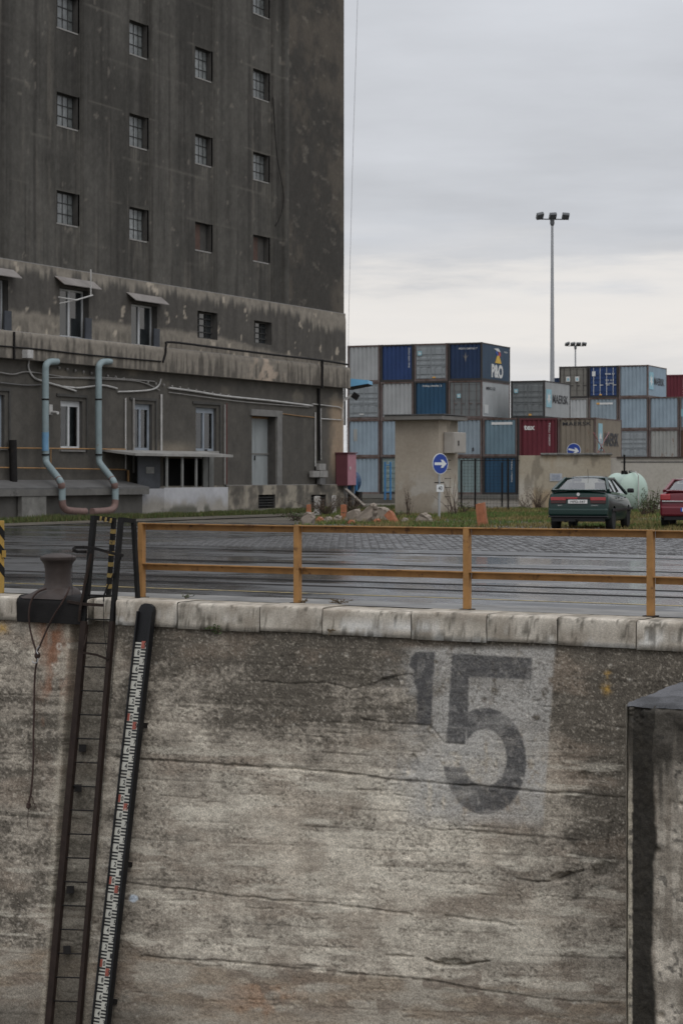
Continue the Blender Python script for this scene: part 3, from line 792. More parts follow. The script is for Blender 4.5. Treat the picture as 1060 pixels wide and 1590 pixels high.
# ---- ochre railing
WP = -.58
pu = [qray(x, y, WP)[0] for x, y in ((220, 928), (462, 937), (725, 948), (1010, 957))]
pu += [pu[-1] + (pu[-1] - pu[-2])]
pu += [pu[-1] + 2.05]
ZR = .93
rl = empty('guard_railing', qpt(pu[0], WP, 0), ANG_Q, 'ochre painted steel guard railing along the quay edge', 'railing')
for i, u in enumerate(pu):
    a = qpt(u, WP, -.01); b = qpt(u, WP, ZR)
    MB().bar(a, b, .075, .075, up=NQ).build('post', m_ochre, rl, bevel=.006)
    MB().bar(qpt(u - .07, WP, .004), qpt(u + .07, WP, .004), .13, .012).build('base_plate', m_brown, rl)
for i in range(len(pu) - 1):
    for zt in (ZR - .004, ZR - .50):
        ua, ub = pu[i] + .039, pu[i + 1] - .039
        s = (.004 * ((i * 7) % 3) - .004)
        prof = [(.045, -.012), (.045, 0), (-.045, 0), (-.045, -.085), (-.035, -.085), (-.035, -.012)]    # (w, z) angle section
        mb = MB(); n_ = len(prof)
        vs = [qpt(ua, WP + w, zt + z) for w, z in prof] + [qpt(ub, WP + w, zt + z + s) for w, z in prof]
        mb.add(vs, [tuple(range(n_)), tuple(range(2 * n_ - 1, n_ - 1, -1))] + [(k, k + n_, (k + 1) % n_ + n_, (k + 1) % n_) for k in range(n_)])
        mb.build('top_rail' if zt > .7 else 'middle_rail', m_ochre, rl)
# ---- striped railing at the left border
u = qray(.5, 920, WP)[0]
sr = empty('striped_railing', qpt(u, WP, 0), ANG_Q, 'black and yellow striped railing post at the left edge', 'railing')
MB().bar(qpt(u, WP, -.01), qpt(u, WP, .93), .075, .075, up=NQ).build('post', m_yel, sr, bevel=.005)
for k in range(3):
    z = .86 - k * .24
    mb = MB(); h = .0395
    zz_ = [(z, z - .12)]
    a, b = (z - .12, z)
    vs = []
    for (du, dw, zo) in ((-h, h, .07), (h, h, 0), (h, -h, -.07), (-h, -h, 0)):
        vs.append(qpt(u + du, WP + dw, a + zo))
    for (du, dw, zo) in ((-h, h, .07), (h, h, 0), (h, -h, -.07), (-h, -h, 0)):
        vs.append(qpt(u + du, WP + dw, b + zo))
    mb.hexa(vs); mb.build('black_band', m_black, sr)
for zt in (.9, .43):
    MB().bar(qpt(u - 2.4, WP, zt), qpt(u - .045, WP, zt), .05, .08).build('rail', m_yel, sr)
MB().bar(qpt(u + .045, WP, .50), qpt(u + .075, WP, .50), .05, .09).build('lug', m_yel, sr)

# ---- ladder in its slot
WL = .06   # rails stand this far in front of the face line
def lad(x, y, w=WL):   # point on the ladder's own battered plane
    uu, zz = qray(x, y, W0 + w, BETA)
    return qpt(uu, W0 + w + BETA * (ZC - zz), zz)
ld = empty('quay_ladder', lad(140, 1590), 0, 'rusty iron ladder in a slot of the quay wall with black hoops', 'ladder')
def xl(y): return 146 - (y - 800) * .0885
def xr(y): return 188 - (y - 803) * .0830
botL, topL = lad(xl(1660), 1660), lad(xl(801), 801)
botR, topR = lad(xr(1660), 1660), lad(xr(804), 804)
MB().bar(botL, lad(xl(965), 965), .085, .06, up=NQ).build('stile', m_brown, ld)
MB().bar(lad(xl(965), 965), topL, .06, .06, up=NQ).build('stile', m_black, ld)
MB().bar(botR, lad(xr(965), 965), .055, .06, up=NQ).build('stile', m_brown, ld)
MB().bar(lad(xr(965), 965), topR, .05, .06, up=NQ).build('stile', m_black, ld)
y = 924.0
while y < 1650:
    MB().tube([lad(xl(y), y), lad(xr(y + 1.5), y + 1.5)], .009, 6).build('rung', m_dark, ld); y += 37.1
# hoops running back over the quay
def hoop(top, xb, yb_top, yb_bot, stripes):
    back = [qray(xb[0], yb_top, -.40), qray(xb[1], yb_bot, -.40)]
    A = qpt(back[0][0], -.40, back[0][1]); B = qpt(back[1][0], -.40, -.01)
    MB().bar(top + UP * -.02, A, .05, .05).build('hoop_bar', m_black, ld)
    MB().bar(A + UP * .025, B, .045, .05, up=NQ).build('hoop_post', m_black, ld)
    if stripes:
        for k in range(3):
            t = .25 + .25 * k; p = top.lerp(A, t); q = top.lerp(A, t + .1)
            MB().bar(p + UP * -.018, q + UP * -.018, .054, .058).build('warning_stripe', m_ys, ld)
        for k in range(6):
            t = .12 + .14 * k; p = A.lerp(B, t); q = A.lerp(B, t + .055)
            MB().bar(p, q, .049, .054, up=NQ).build('warning_stripe', m_ys, ld)
hoop(topL, (177, 168), 807, 925, True); hoop(topR, (207, 214), 809, 926, False)
# bent remains of the safety cage
def band(pts, wd, th, m, name):
    mb = MB()
    for a, b in zip(pts[:-1], pts[1:]): mb.bar(a, b, th, wd)
    return mb.build(name, m, ld)
band([lad(113, 853, .42), lad(118, 850, .50), lad(130, 850, .48), lad(145, 851, .36), lad(160, 855, .3), lad(178, 860, .22), lad(192, 863, .16)], .035, .012, m_dark, 'cage_hoop')
band([lad(113, 854, .42), lad(120, 857, .34), lad(134, 857, .12)], .035, .012, m_dark, 'cage_hoop')
band([lad(189, 862, .14), lad(180, 885, .12), lad(168, 908, .1), lad(161, 926, .1), lad(161, 934, .1)], .018, .012, m_dark, 'cage_strap')
band([lad(141, 860, .10), lad(132, 905, .12), lad(124, 948, .13), lad(123, 965, .1)], .03, .03, m_brown, 'cage_strap')
band([lad(135, 985, .1), lad(131, 1004, .14), lad(126, 1013, .14), lad(150, 1017, .1), lad(168, 1024, .1)], .025, .015, m_brown, 'cage_strap')
band([lad(105, 934, .12), lad(128, 938, .12), lad(160, 940, .12)], .035, .02, m_brown, 'cage_strap')
MB().tube([lad(112, 856, .42), lad(112, 900, .40), lad(112, 925, .36)], .003, 5).build('loose_wire', m_dark, ld)
MB().tube([lad(161, 934, .1), lad(161, 970, .09), lad(164, 1000, .08), lad(166, 1024, .1)], .004, 5).build('loose_wire', m_dark, ld)
for (x, yy) in ((128, 1162), (121, 1224), (109, 1382), (104, 1475)):
    MB().bar(lad(x, yy, -.17), lad(x, yy, .02), .09, .09).build('wall_bracket', m_dark, ld)

# ---- tide gauge
gz = .15
def gp(x, y, w=gz):
    uu, zz = qray(x, y, W0 + w, BETA); return qpt(uu, W0 + w + BETA * (ZC - zz), zz)
gt, gb = gp(228, 937), gp(150, 1645)
ax = (gb - gt).normalized(); NB = (NQ + UP * BETA).normalized(); side = DQ
glen = (gb - gt).length
gauge = empty('water_gauge', gb, 0, 'black steel channel with a white numbered water level scale', 'gauge')
m_gblk = mat('gauge_black', (.010, .010, .011), .5, spec=.3, var=.4, vs=6, bump=.2, bs=50, rust=.18, rs=5, rustc=(.03, .018, .014))
def gq(s, t, w):    # s down the gauge (m), t across, w proud
    return gt + ax * s + side * t + NB * w
HWG = .112
# back plate with rounded head
mb = MB(); prof = [(-HWG, glen), (HWG, glen)] + [(HWG, .08), (HWG - .02, .035), (HWG - .07, .004), (HWG - .12, 0), (-HWG + .08, .0), (-HWG + .03, .02), (-HWG, .07)]
vs = [gq(s, t, -.05) for t, s in prof] + [gq(s, t, 0) for t, s in prof]; n_ = len(prof)
mb.add(vs, [tuple(range(n_)), tuple(range(2 * n_ - 1, n_ - 1, -1))] + [(k, k + n_, (k + 1) % n_ + n_, (k + 1) % n_) for k in range(n_)])
mb.build('back_plate', m_gblk, gauge)
for t0, t1 in ((-HWG - .002, -HWG + .016), (HWG - .03, HWG + .002)):
    MB().hexa([gq(.10, t0, .001), gq(.10, t1, .001), gq(.10, t1, .035), gq(.10, t0, .035), gq(glen, t0, .001), gq(glen, t1, .001), gq(glen, t1, .035), gq(glen, t0, .035)]).build('channel_lip', m_gblk, gauge)
m_enam = mat('white_enamel', (.52, .505, .44), .4, var=.2, vs=4, bump=.04, rust=.24, rs=3.5, rustc=(.30, .16, .06))
m_ebl = mat('black_enamel', (.02, .02, .02), .4, var=.3, bump=0)
m_ered = mat('red_enamel', (.32, .085, .06), .45, var=.3, vs=10, bump=0, rust=.3, rs=8, rustc=(.5, .45, .38))
S0 = .47   # where the scale starts below the head
TL, TM, TR = -.095, -.006, .083
mb = MB(); mb.hexa([gq(S0, TL, .001), gq(S0, TR, .001), gq(S0, TR, .012), gq(S0, TL, .012), gq(glen, TL, .001), gq(glen, TR, .001), gq(glen, TR, .012), gq(glen, TL, .012)])
scale_plate = mb.build('scale_plate', m_enam, gauge)
DM = 12.56 / 126.0 * 1.0
# decimetre step so that a metre spans 125.7 photo rows
dm = (gp(220, 1014) - gp(206, 1139.6)).length / 10
s8 = (gp(220, 1014) - gt).dot(ax)
k = -2
while True:
    sc = s8 + k * dm        # centre of the cell of digit d
    d = (8 - k) % 10
    if sc + dm > glen: break
    left = d % 2 == 0
    t0, t1 = (TL, TM) if left else (TM, TR)
    o0, o1 = (TM, TR) if left else (TL, TM)
    if sc - dm / 2 > S0 - .02:
        for j in (0, 2, 4):      # the E of three bars opposite the figure
            a = sc - dm / 2 + j * dm / 5; b = a + dm / 5
            if a < S0: continue
            MB().hexa([gq(a, o0 + .003, .0125), gq(a, o1 - .003, .0125), gq(a, o1 - .003, .0145), gq(a, o0 + .003, .0145), gq(b, o0 + .003, .0125), gq(b, o1 - .003, .0125), gq(b, o1 - .003, .0145), gq(b, o0 + .003, .0145)]).build('bar', m_ebl, scale_plate)
        fw, fh = .034, .058
        tcen = (t0 + t1) / 2 + .018
        Mi = wmat(gauge).inverted()
        red = d == 9
        if d in (9, 0):
            ra, rb_ = (t0 + .002, t0 + .036) if d == 0 else (t0 + .002, t1 - .03)
            MB().hexa([gq(sc - .045, ra, .0125), gq(sc - .045, rb_, .0125), gq(sc - .045, rb_, .0135), gq(sc - .045, ra, .0135), gq(sc + .045, ra, .0125), gq(sc + .045, rb_, .0125), gq(sc + .045, rb_, .0135), gq(sc + .045, ra, .0135)]).build('metre_mark', m_ered, scale_plate)
        org = Mi @ gq(sc + fh / 2, tcen - fw / 2, .0155)
        text('figure', str(d), m_ebl, scale_plate, org, side, -ax, fw, fh, .02)
    k += 1
for s in (1.45, 3.1, 4.7):
    MB().bar(gq(s, HWG - .04, -.18), gq(s, HWG - .04, -.04), .06, .06).build('wall_clamp', m_dark, gauge)

# ---- mooring bollard on its steel saddle
bu, _ = qray(81, 935, -.18)
bl = empty('mooring_bollard', qpt(bu, -.30, 0), ANG_Q, 'rusty mushroom-headed mooring bollard on a dark steel saddle', 'bollard')
k0 = bl
rb = .215
prof = [(.23, .02), (.22, .06), (.19, .11), (.168, .17), (.163, .25), (.167, .34), (.178, .40), (.20, .435), (.216, .45), (.224, .465), (.224, .492), (.212, .502), (.16, .522), (.08, .536), (.0, .54)]
MB().lathe(prof, (0, 0, 0), 36).build('mushroom_head', m_iron, bl, world=False, smooth=True)
# flared foot running forward over the edge
sec = []
for (yb, hw, hz) in ((.22, .20, .12), (.02, .24, .17), (-.12, .27, .14), (-.22, .30, .08), (-.29, .33, .03), (-.325, .34, -.04)):
    sec.append([(math.cos(a) * hw, yb, max(-.02, math.sin(a) * hz)) for a in np.linspace(0, math.pi, 13)])
mb = MB(); k = len(sec[0])
mb.add([p for s in sec for p in s], [(i * k + j, i * k + j + 1, (i + 1) * k + j + 1, (i + 1) * k + j) for i in range(len(sec) - 1) for j in range(k - 1)])
mb.build('flared_foot', m_iron, bl, world=False, smooth=True)
ua_, ub_ = qray(27, 950, .02)[0] - bu, qray(128, 950, .02)[0] - bu
pr = [(.24, .022), (-.24, .022), (-.285, .008), (-.318, -.03), (-.325, -.08), (-.325, -.315), (-.305, -.315), (-.305, -.08), (-.29, -.03), (-.24, .004), (.24, .004)]
mb = MB(); n_ = len(pr)
mb.add([(ua_, y_, z_) for y_, z_ in pr] + [(ub_, y_, z_) for y_, z_ in pr], [tuple(range(n_)), tuple(range(2 * n_ - 1, n_ - 1, -1))] + [(q, q + n_, (q + 1) % n_ + n_, (q + 1) % n_) for q in range(n_)])
mb.build('steel_saddle', m_dark, bl, world=False, smooth=True)

# ---- rope slung round the bollard and hanging down the wall
m_rope = mat('brown_rope', (.050, .030, .024), .9, var=.4, vs=30, bump=.6, bs=150)
m_shk = mat('galvanised', (.36, .36, .36), .4, metal=.6, var=.3, vs=20)
def rp(x, y, w): 
    uu, zz = qray(x, y, w); return qpt(uu, w, zz)
def spline(pts, n=8):
    o = []; P_ = [pts[0]] + list(pts) + [pts[-1]]
    for i in range(1, len(P_) - 2):
        for k in range(n):
            t = k / n; a, b, c, d = P_[i - 1], P_[i], P_[i + 1], P_[i + 2]
            o.append(.5 * ((2 * b) + (c - a) * t + (2 * a - 5 * b + 4 * c - d) * t * t + (3 * b - a - 3 * c + d) * t ** 3))
    o.append(pts[-1]); return o
rope = empty('mooring_rope', rp(45, 1290, .6), 0, 'brown rope looped round the bollard and hanging down the wall', 'rope')
MB().tube(spline([rp(72, 914, -.05), rp(58, 920, .02), rp(49, 932, .06), rp(45, 950, .07), rp(46, 972, .06), rp(51, 995, .09), rp(57, 1013, .12)]), .012, 7).build('strand', m_rope, rope, smooth=True)
MB().tube(spline([rp(108, 912, -.10), rp(104, 922, .0), rp(95, 938, .06), rp(84, 955, .075), rp(74, 975, .06), rp(64, 998, .09), rp(57, 1014, .12)]), .012, 7).build('strand', m_rope, rope, smooth=True)
hang = [(57, 1012), (58, 1024), (55, 1040), (53.5, 1065), (53, 1100), (52, 1140), (52, 1175), (50.5, 1205), (48, 1232), (46, 1240)]
def wf(y): 
    zz = qray(50, y, .1)[1]; return max(.10, W0 + BETA * (ZC - zz) + .05)
MB().tube(spline([rp(x, y, wf(y)) for x, y in hang]), .0125, 7).build('hanging_end', m_rope, rope, smooth=True)
MB().tube(spline([rp(47, 1236, wf(1236) ), rp(44.5, 1248, wf(1248)), rp(44, 1258, wf(1258))]), [.012] * 8 + [.028] * 6 + [.006] * 3, 7).build('knot', m_rope, rope, smooth=True)
MB().tube(spline([rp(49, 1236, wf(1236)), rp(52, 1246, wf(1246)), rp(57, 1257, wf(1257))]), .005, 5).build('frayed_strand', m_rope, rope)
MB().tube(spline([rp(44, 1256, wf(1256)), rp(43, 1285, wf(1285))]), .004, 5).build('frayed_strand', m_rope, rope)
mb = MB(); mb.lathe([(.022, -.04), (.034, -.02), (.038, 0), (.034, .02), (.022, .04)], rp(58, 1018, .14), 10); mb.build('knot', m_rope, rope, smooth=True)
MB().tube(spline([rp(61, 1003, .16), rp(57, 1010, .17), rp(59, 1016, .17)]), .007, 6).build('shackle', m_shk, rope, smooth=True)
MB().tube(spline([rp(50, 1027, .15), rp(54, 1030, .18), rp(58, 1028, .18), rp(59, 1022, .17)]), .007, 6).build('shackle', m_shk, rope, smooth=True)

# ---- weeds growing in the coping joints
m_leaf = mat('weed_green', (.06, .085, .035), .7, var=.4, vs=20, bump=0, obj_rand=.2)
m_dry = mat('dry_weed', (.12, .085, .045), .8, var=.4, vs=20, bump=0)
def weed(P0, n, h, spread, m, label, seed, out=None, flat=.02):
    r_ = random.Random(seed)
    e_ = empty('weed_plant', P0, 0, label, 'weed')
    mb = MB(); st = MB()
    for i in range(n):
        d = Vector((r_.uniform(-1, 1), r_.uniform(-1, 1), 0)) * spread + UP * h * r_.uniform(.4, 1)
        if out is not None: d = DQ * r_.uniform(-1, 1) * spread + out * r_.uniform(.1, .6) * h + UP * r_.uniform(-.8, .5) * h
        tip = P0 + d; st.tube([P0, P0 + d * .5 + UP * .01, tip], .002, 4)
        for q in range(5):
            c = P0.lerp(tip, .35 + .65 * q / 4); a = Vector((r_.uniform(-1, 1), r_.uniform(-1, 1), r_.uniform(-.3, .8))).normalized() * flat * r_.uniform(.7, 1.6)
            s_ = a.cross(Vector((r_.uniform(-1, 1), r_.uniform(-1, 1), r_.uniform(-1, 1)))).normalized() * flat * .45
            mb.add([c, c + a * .5 + s_, c + a, c + a * .5 - s_], [(0, 1, 2, 3)])
    st.build('stem', m_dry, e_); mb.build('leaf_cluster', m, e_)
    return e_
pj = lambda x, y, w=.03: qpt(qray(x, y, w)[0], w, qray(x, y, w)[1])
weed(pj(330, 975), 11, .11, .14, m_leaf, 'small green weed growing under the coping right of the gauge', 1, NQ, .028)
weed(pj(515, 980), 5, .05, .05, m_dry, 'withered weed tuft under the coping below the second railing post', 2, NQ, .02)
weed(ground(528, 938), 16, .06, .16, m_dry, 'dry weed tuft on the coping right of a railing post', 3)
weed(ground(470, 937), 8, .05, .06, m_dry, 'tiny dry weeds at the foot of a railing post', 4)
weed(ground(288, 930), 8, .06, .1, m_leaf, 'tiny green weeds on the coping between gauge and post', 5)
# ================================================================== THE SILO
ANG_F = math.atan2(FT.y, FT.x)
silo = empty('silo_building', FA, ANG_F, 'tall sooty grey concrete grain silo with small grid windows and blue pipes', 'building')
KF = 1.7
def LF(r, g, b): return np.array(lin(r, g, b)) * KF
def fu(x, w=0.0): return fac(x, 500, w)[0]
def fz(x, y, w=0.0): return fac(x, y, w)[1]
def fl(x, y, w=0.0):
    """photo position on the facade plane offset by w -> point in the building's frame"""
    u, z = fac(x, y, w); return Vector((u, -w, z))
UL, UR, ZT = -14.0, fac(533, 300)[0], 27.0
Z_L1, Z_C1, Z_C0, Z_PL = 9.29, 6.72, 5.74, 1.12
m_fac = vcmat('sooty_plaster', .95, .16, 6, .25, 25, .15)
UC = fu(447)     # where the end panel begins
def col_tower(u, z):
    st = fbm(u * 1.6, z * .10, 601, 4); bl = fbm(u * .35, z * .3, 602, 5); f_ = fbm(u * 3, z * 3, 603, 4)
    c = mixc(LF(53, 51.5, 48.5), LF(71, 69, 65), sstep(.3, .7, .55 * st + .45 * bl))
    c = mixc(c, LF(84, 80, 74), .5 * sstep(.66, .8, fbm(u * 2.2, z * .22, 607, 5, .6)))
    c = mixc(c, LF(44, 42, 40), .55 * sstep(.6, .75, fbm(u * 5, z * .12, 608, 4)))
    c = c * (1 + .28 * (f_[..., None] - .5))
    c = c * (1 + .3 * (fbm(u * 9, z * 6, 609, 3)[..., None] - .5))
    jn = np.exp(-(((z - .35) % 1.83 - .9) / .035) ** 2) * sstep(.45, .65, fbm(u * .8, np.floor(z / 1.83) * 5.1, 610, 4)); c = mixc(c, LF(88, 85, 79), jn * .45)
    c = mixc(c, LF(98, 93, 86), .55 * sstep(.775, .83, fbm(u * 2.4, z * 2.4, 599, 4)))
    for (oa, ob, oc, od, _) in ops:      # runs below the sills
        if od < 19:
            rn = np.exp(-((u - (oa + ob) / 2) / ((ob - oa) * .55)) ** 4) * sstep(oc - 1.3, oc - .1, z) * (z < oc) * sstep(.45, .7, fbm(u * 9, z * .8, int(oa * 10 + oc), 3))
            c = mixc(c, LF(96, 92, 85), rn * .45)
    # the end panel: patchy, browner
    e1 = fbm(u * .55, z * .5, 604, 6, .65); e2 = fbm(u * 2.4, z * 1.6, 605, 4)
    hi = .24 * sstep(12, 19, z); cor = .20 * sstep(UR - .9, UR - .2, u)
    bm_ = sstep(.46, .74, e1 + hi * .5 + cor * .6 * sstep(.3, .6, e2))
    pc = mixc(LF(54, 52, 49), LF(82, 76, 68), bm_ * .55); pc = mixc(pc, LF(100, 95, 87), .4 * sstep(.66, .78, fbm(u * 1.0, z * 3.2 + u * .4, 606, 5, .6)))
    pc = pc * (1 + .25 * (f_[..., None] - .5))
    c = np.where((u > UC)[..., None], pc, c)
    return c
def streak_line(u, s, amp): return amp * (fbm(u * 3.2, u * 0, s, 4, .7) - .5) * 2
def col_mid(u, z):
    st = fbm(u * 5, z * .6, 611, 4); f_ = fbm(u * 4, z * 4, 612, 4)
    lt = mixc(LF(100, 95, 87), LF(116, 110, 101), f_); dk = mixc(LF(58, 56, 53), LF(74, 71, 67), st)
    up = sstep(-.18, .18, z - (8.95 - .35 * sstep(22, 25, u) + streak_line(u, 613, .55)))
    lo = sstep(.10, -.10, z - (7.50 - .55 * sstep(13, 24, u) + streak_line(u, 614, .10)))
    c = mixc(dk, lt, np.clip(up, 0, 1) * .92); c = mixc(c, lt * .9, np.clip(lo, 0, 1))
    run = sstep(.55, .72, fbm(u * 8, z * .7, 615, 3)) * sstep(7.35, 7.0, z)
    c = mixc(c, LF(70, 67, 62), run * .6)
    c = mixc(c, LF(146, 137, 124), .7 * sstep(.73, .78, fbm(u * 2.1, z * 2.1, 616, 4)))
    return c * (1 + .2 * (f_[..., None] - .5))
def col_corn(u, z):
    st = fbm(u * 6, z * .8, 621, 4); f_ = fbm(u * 5, z * 5, 622, 4)
    c = mixc(LF(95, 90, 83), LF(114, 108, 99), f_)
    run = sstep(.42, .66, st + .35 * (6.5 - z) - .12)
    c = mixc(c, LF(60, 57, 53), run * .75)
    c = mixc(c, LF(146, 132, 118), .8 * sstep(.52, .62, fbm(u * 2.2, z * 3, 623, 4)) * np.exp(-((u - fu(405)) / 1.3) ** 2))
    return c
def col_low(u, z):
    st = fbm(u * 2, z * .3, 631, 4); f_ = fbm(u * 2.5, z * 2.5, 632, 5)
    c = mixc(LF(58, 56, 53), LF(74, 71, 66), .5 * st + .5 * f_)
    c = mixc(c, LF(104, 98, 88), .55 * sstep(.55, .68, fbm(u * .6, z * 1.0, 633, 4)) * sstep(4.4, 5.6, z))
    c = mixc(c, LF(124, 109, 92), .85 * sstep(UR - 2.0, UR - .7, u + .9 * (fbm(u * 2, z * 1.1, 634, 4) - .5)) * sstep(1.0, 2.2, z + .0) * sstep(5.4, 4.6, z))
    c = mixc(c, LF(112, 104, 92), .6 * np.exp(-((u - fu(272)) / 1.6) ** 2) * sstep(3.1, 2.6, z) * sstep(2.0, 2.4, z))
    return c * (1 + .2 * (f_[..., None] - .5))
def col_pl(u, z):
    f_ = fbm(u * 2.2, z * 2.2, 641, 5)
    c = mixc(LF(78, 74, 68), LF(118, 112, 101), sstep(.3, .62, f_)); return mixc(c, LF(60, 58, 54), .6 * sstep(.55, .7, fbm(u * 1.4, z * 2, 642, 4)))
def fwall(name, u0, u1, z0, z1, wf, openings, cfn, du, dz, extra=()):
    us = set(np.round(np.concatenate([np.arange(u0, -1.2, .8), np.arange(max(u0, -1.2), u1, du), [u1]]), 4)); zs = set(np.round(np.concatenate([np.arange(z0, z1, dz), [z1]]), 4))
    for (a, b, c, d, _) in openings: us |= {round(a, 4), round(b, 4)}; zs |= {round(c, 4), round(d, 4)}
    for e_ in extra: us |= {round(e_ - .008, 4), round(e_ + .008, 4)}
    us = np.array(sorted(us)); zs = np.array(sorted(zs))
    U, Z = np.meshgrid(us, zs); W = wf(U, Z)
    keep = np.ones((len(zs) - 1, len(us) - 1), bool)
    uc = (us[:-1] + us[1:]) / 2; zc_ = (zs[:-1] + zs[1:]) / 2
    for (a, b, c, d, _) in openings: keep[np.ix_((zc_ > c) & (zc_ < d), (uc > a) & (uc < b))] = False
    me = grid_mesh(name, np.stack([U, -W, Z], -1), cfn(U, Z), keep, smooth=False)
    return link(name, me, m_fac, silo)
m_reveal = mat('window_reveal', (.07, .066, .06), .9)
m_pane = mat("wired_glass", (.165, .175, .172), .22, var=.45, vs=4, bump=.1, bs=10, spec=.6, obj_rand=.3)
m_munt = mat('muntin_iron', (.035, .035, .033), .7)
m_shut = mat('brown_shutter', (.085, .048, .036), .7, var=.3, vs=6, obj_rand=.15)
m_sill = mat('pale_sill', (.26, .25, .235), .8)
def opening(x0, x1, y0, y1, w, d):
    xm = (x0 + x1) / 2
    return (fu(x0, w), fu(x1, w), fz(xm, y1, w), fz(xm, y0, w), d)
def reveal(op, w, parent=None, m=None):
    a, b, c, d, dp = op; mb = MB(); w1 = w - dp
    q = [(a, c), (b, c), (b, d), (a, d)]
    vs = [(u, -w, z) for u, z in q] + [(u, -w1, z) for u, z in q]
    mb.add(vs, [(i, (i + 1) % 4, (i + 1) % 4 + 4, i + 4) for i in range(4)])
    return mb.build('reveal', m or m_reveal, parent or silo, world=False)
# ---- tower: window bays, pilasters
bays = [(86, 123), (199, 230), (301, 330), (391, 419)]
steps = []
def w_tower(U, Z):
    W = np.zeros_like(U)
    for (a, b) in bays:
        W = np.where((U > fu(a)) & (U < fu(b)), -.07, W)
        W = np.where((U > fu(b + 1.5)) & (U < fu(b + 4.0)), -.06, W)
        W = np.where((U > fu(b + 5.5)) & (U < fu(b + 6.8)), -.06, W)
    W = np.where((U > fu(3)) & (U < fu(6)), -.06, W)
    W = np.where((U > fu(-30)) & (U < fu(3)), -.05, W)
    W = np.where((U > fu(430)) & (U < fu(440)), -.05, W)
    W = np.where((U > fu(440)) & (U < UC), .06, W)
    W = np.where(U >= UC, .03, W)
    return W
for (a, b) in bays: steps += [fu(a), fu(b), fu(b + 1.5), fu(b + 4.0), fu(b + 5.5), fu(b + 6.8)]
steps += [fu(3), fu(6), fu(430), fu(440), UC]
tw = [(88, 121, -8, 46), (88, 121, 146, 197), (88, 121, 298, 348), (201, 228.5, 34, 86), (201, 228.5, 178.5, 228), (201, 228.5, 323, 372),
      (303, 328, 75, 122), (303, 328, 210, 255), (303, 328, 346, 389), (393, 417, -20, 23), (393, 417, 109, 153), (393, 417, 238, 280), (393, 417, 366, 406)]
ops = [opening(*t, -.07, .24) for t in tw]
for i in range(3):      # rows above the picture
    dz_ = 3.62
    for (a, b, c, d, e_) in (ops[0], ops[3], ops[6], ops[9]):
        if d + dz_ * (i + 1) < ZT - 1: ops.append((a, b, c + dz_ * (i + 1), d + dz_ * (i + 1), e_))
fwall('tower_wall', UL, UR, Z_L1, ZT, w_tower, ops, col_tower, .09, .09, steps)
for i, op in enumerate(ops):
    a, b, c, d, dp = op; w = -.07
    shut = i in (8, 12)
    mb = MB(); fr = .05
    yb = -(w - dp + .03)
    for (p0, p1, q0, q1) in ((a, b, c, c + fr), (a, b, d - fr, d), (a, a + fr, c + fr, d - fr), (b - fr, b, c + fr, d - fr)):
        mb.box((p0, yb, q0), (p1, yb + .05, q1))
    wdw = mb.build('window', m_munt, silo, world=False)
    reveal(op, w, wdw)
    if shut:
        um = (a + b) / 2 + .1
        MB().box((a + fr, yb + .01, c + fr), (um, yb + .04, d - fr)).build('shutter', m_shut, wdw, world=False)
        MB().box((um + .02, yb + .02, c + fr), (b - fr, yb + .04, d - fr)).build('shutter', m_reveal, wdw, world=False)
    else:
        MB().box((a + fr, yb + .025, c + fr), (b - fr, yb + .035, d - fr)).build('pane', m_pane, wdw, world=False)
        mb = MB()
        for k in range(1, 4): x_ = a + (b - a) * k / 4; mb.box((x_ - .011, yb + .004, c + fr), (x_ + .011, yb + .024, d - fr))
        for k in (1, 2): z_ = c + (d - c) * k / 3; mb.box((a + fr, yb + .002, z_ - .015), (b - fr, yb + .022, z_ + .015))
        mb.build('muntin', m_munt, wdw, world=False)
    MB().box((a - .02, .055, c - .06), (b + .02, .24, c - .002)).build('sill', m_sill, wdw, world=False)
# ---- the plastered middle storey
WM = .08
mw = [(-30, 12, 432, 515), (92, 137, 449, 524), (203, 243, 473, 539), (306, 337, 484, 526), (394, 421, 499, 534)]
opm = [opening(*t, WM, .3) for t in mw]
def w_mid(U, Z):
    W = np.full(U.shape, WM)
    W = np.where((U > fu(440)) & (U < fu(447)), WM + .05, W)
    W = np.where((U > fu(329)) & (U < fu(332)) & (Z > 8.6), WM + .03, W)
    return W + .02 * sstep(Z_L1 - .1, Z_L1 - .35, Z)
fwall('plaster_band', UL, UR + .06, Z_C1, Z_L1, w_mid, opm, col_mid, .10, .09, [fu(440), fu(447)])
MB().box((UL, -WM - .0, Z_L1 - .001), (UR + .06, .1, Z_L1 + .03)).build('ledge', m_sill, silo, world=False)
m_wfr = mat('window_frame_white', (.55, .56, .56), .55, var=.15)
m_wfb = mat('window_frame_blue', (.27, .30, .335), .6, var=.2)
m_dglass = mat('dark_window_glass', (.03, .034, .036), .08, var=.2, bump=0, spec=.8)
m_curt = mat('net_curtain', (.42, .45, .44), .8, var=.18, vs=2, stretch=(6, 1, .3))
m_tin = mat('rusty_awning_tin', (.22, .20, .185), .7, var=.3, vs=2, rust=.35, rs=1.5, rustc=(.14, .09, .07))
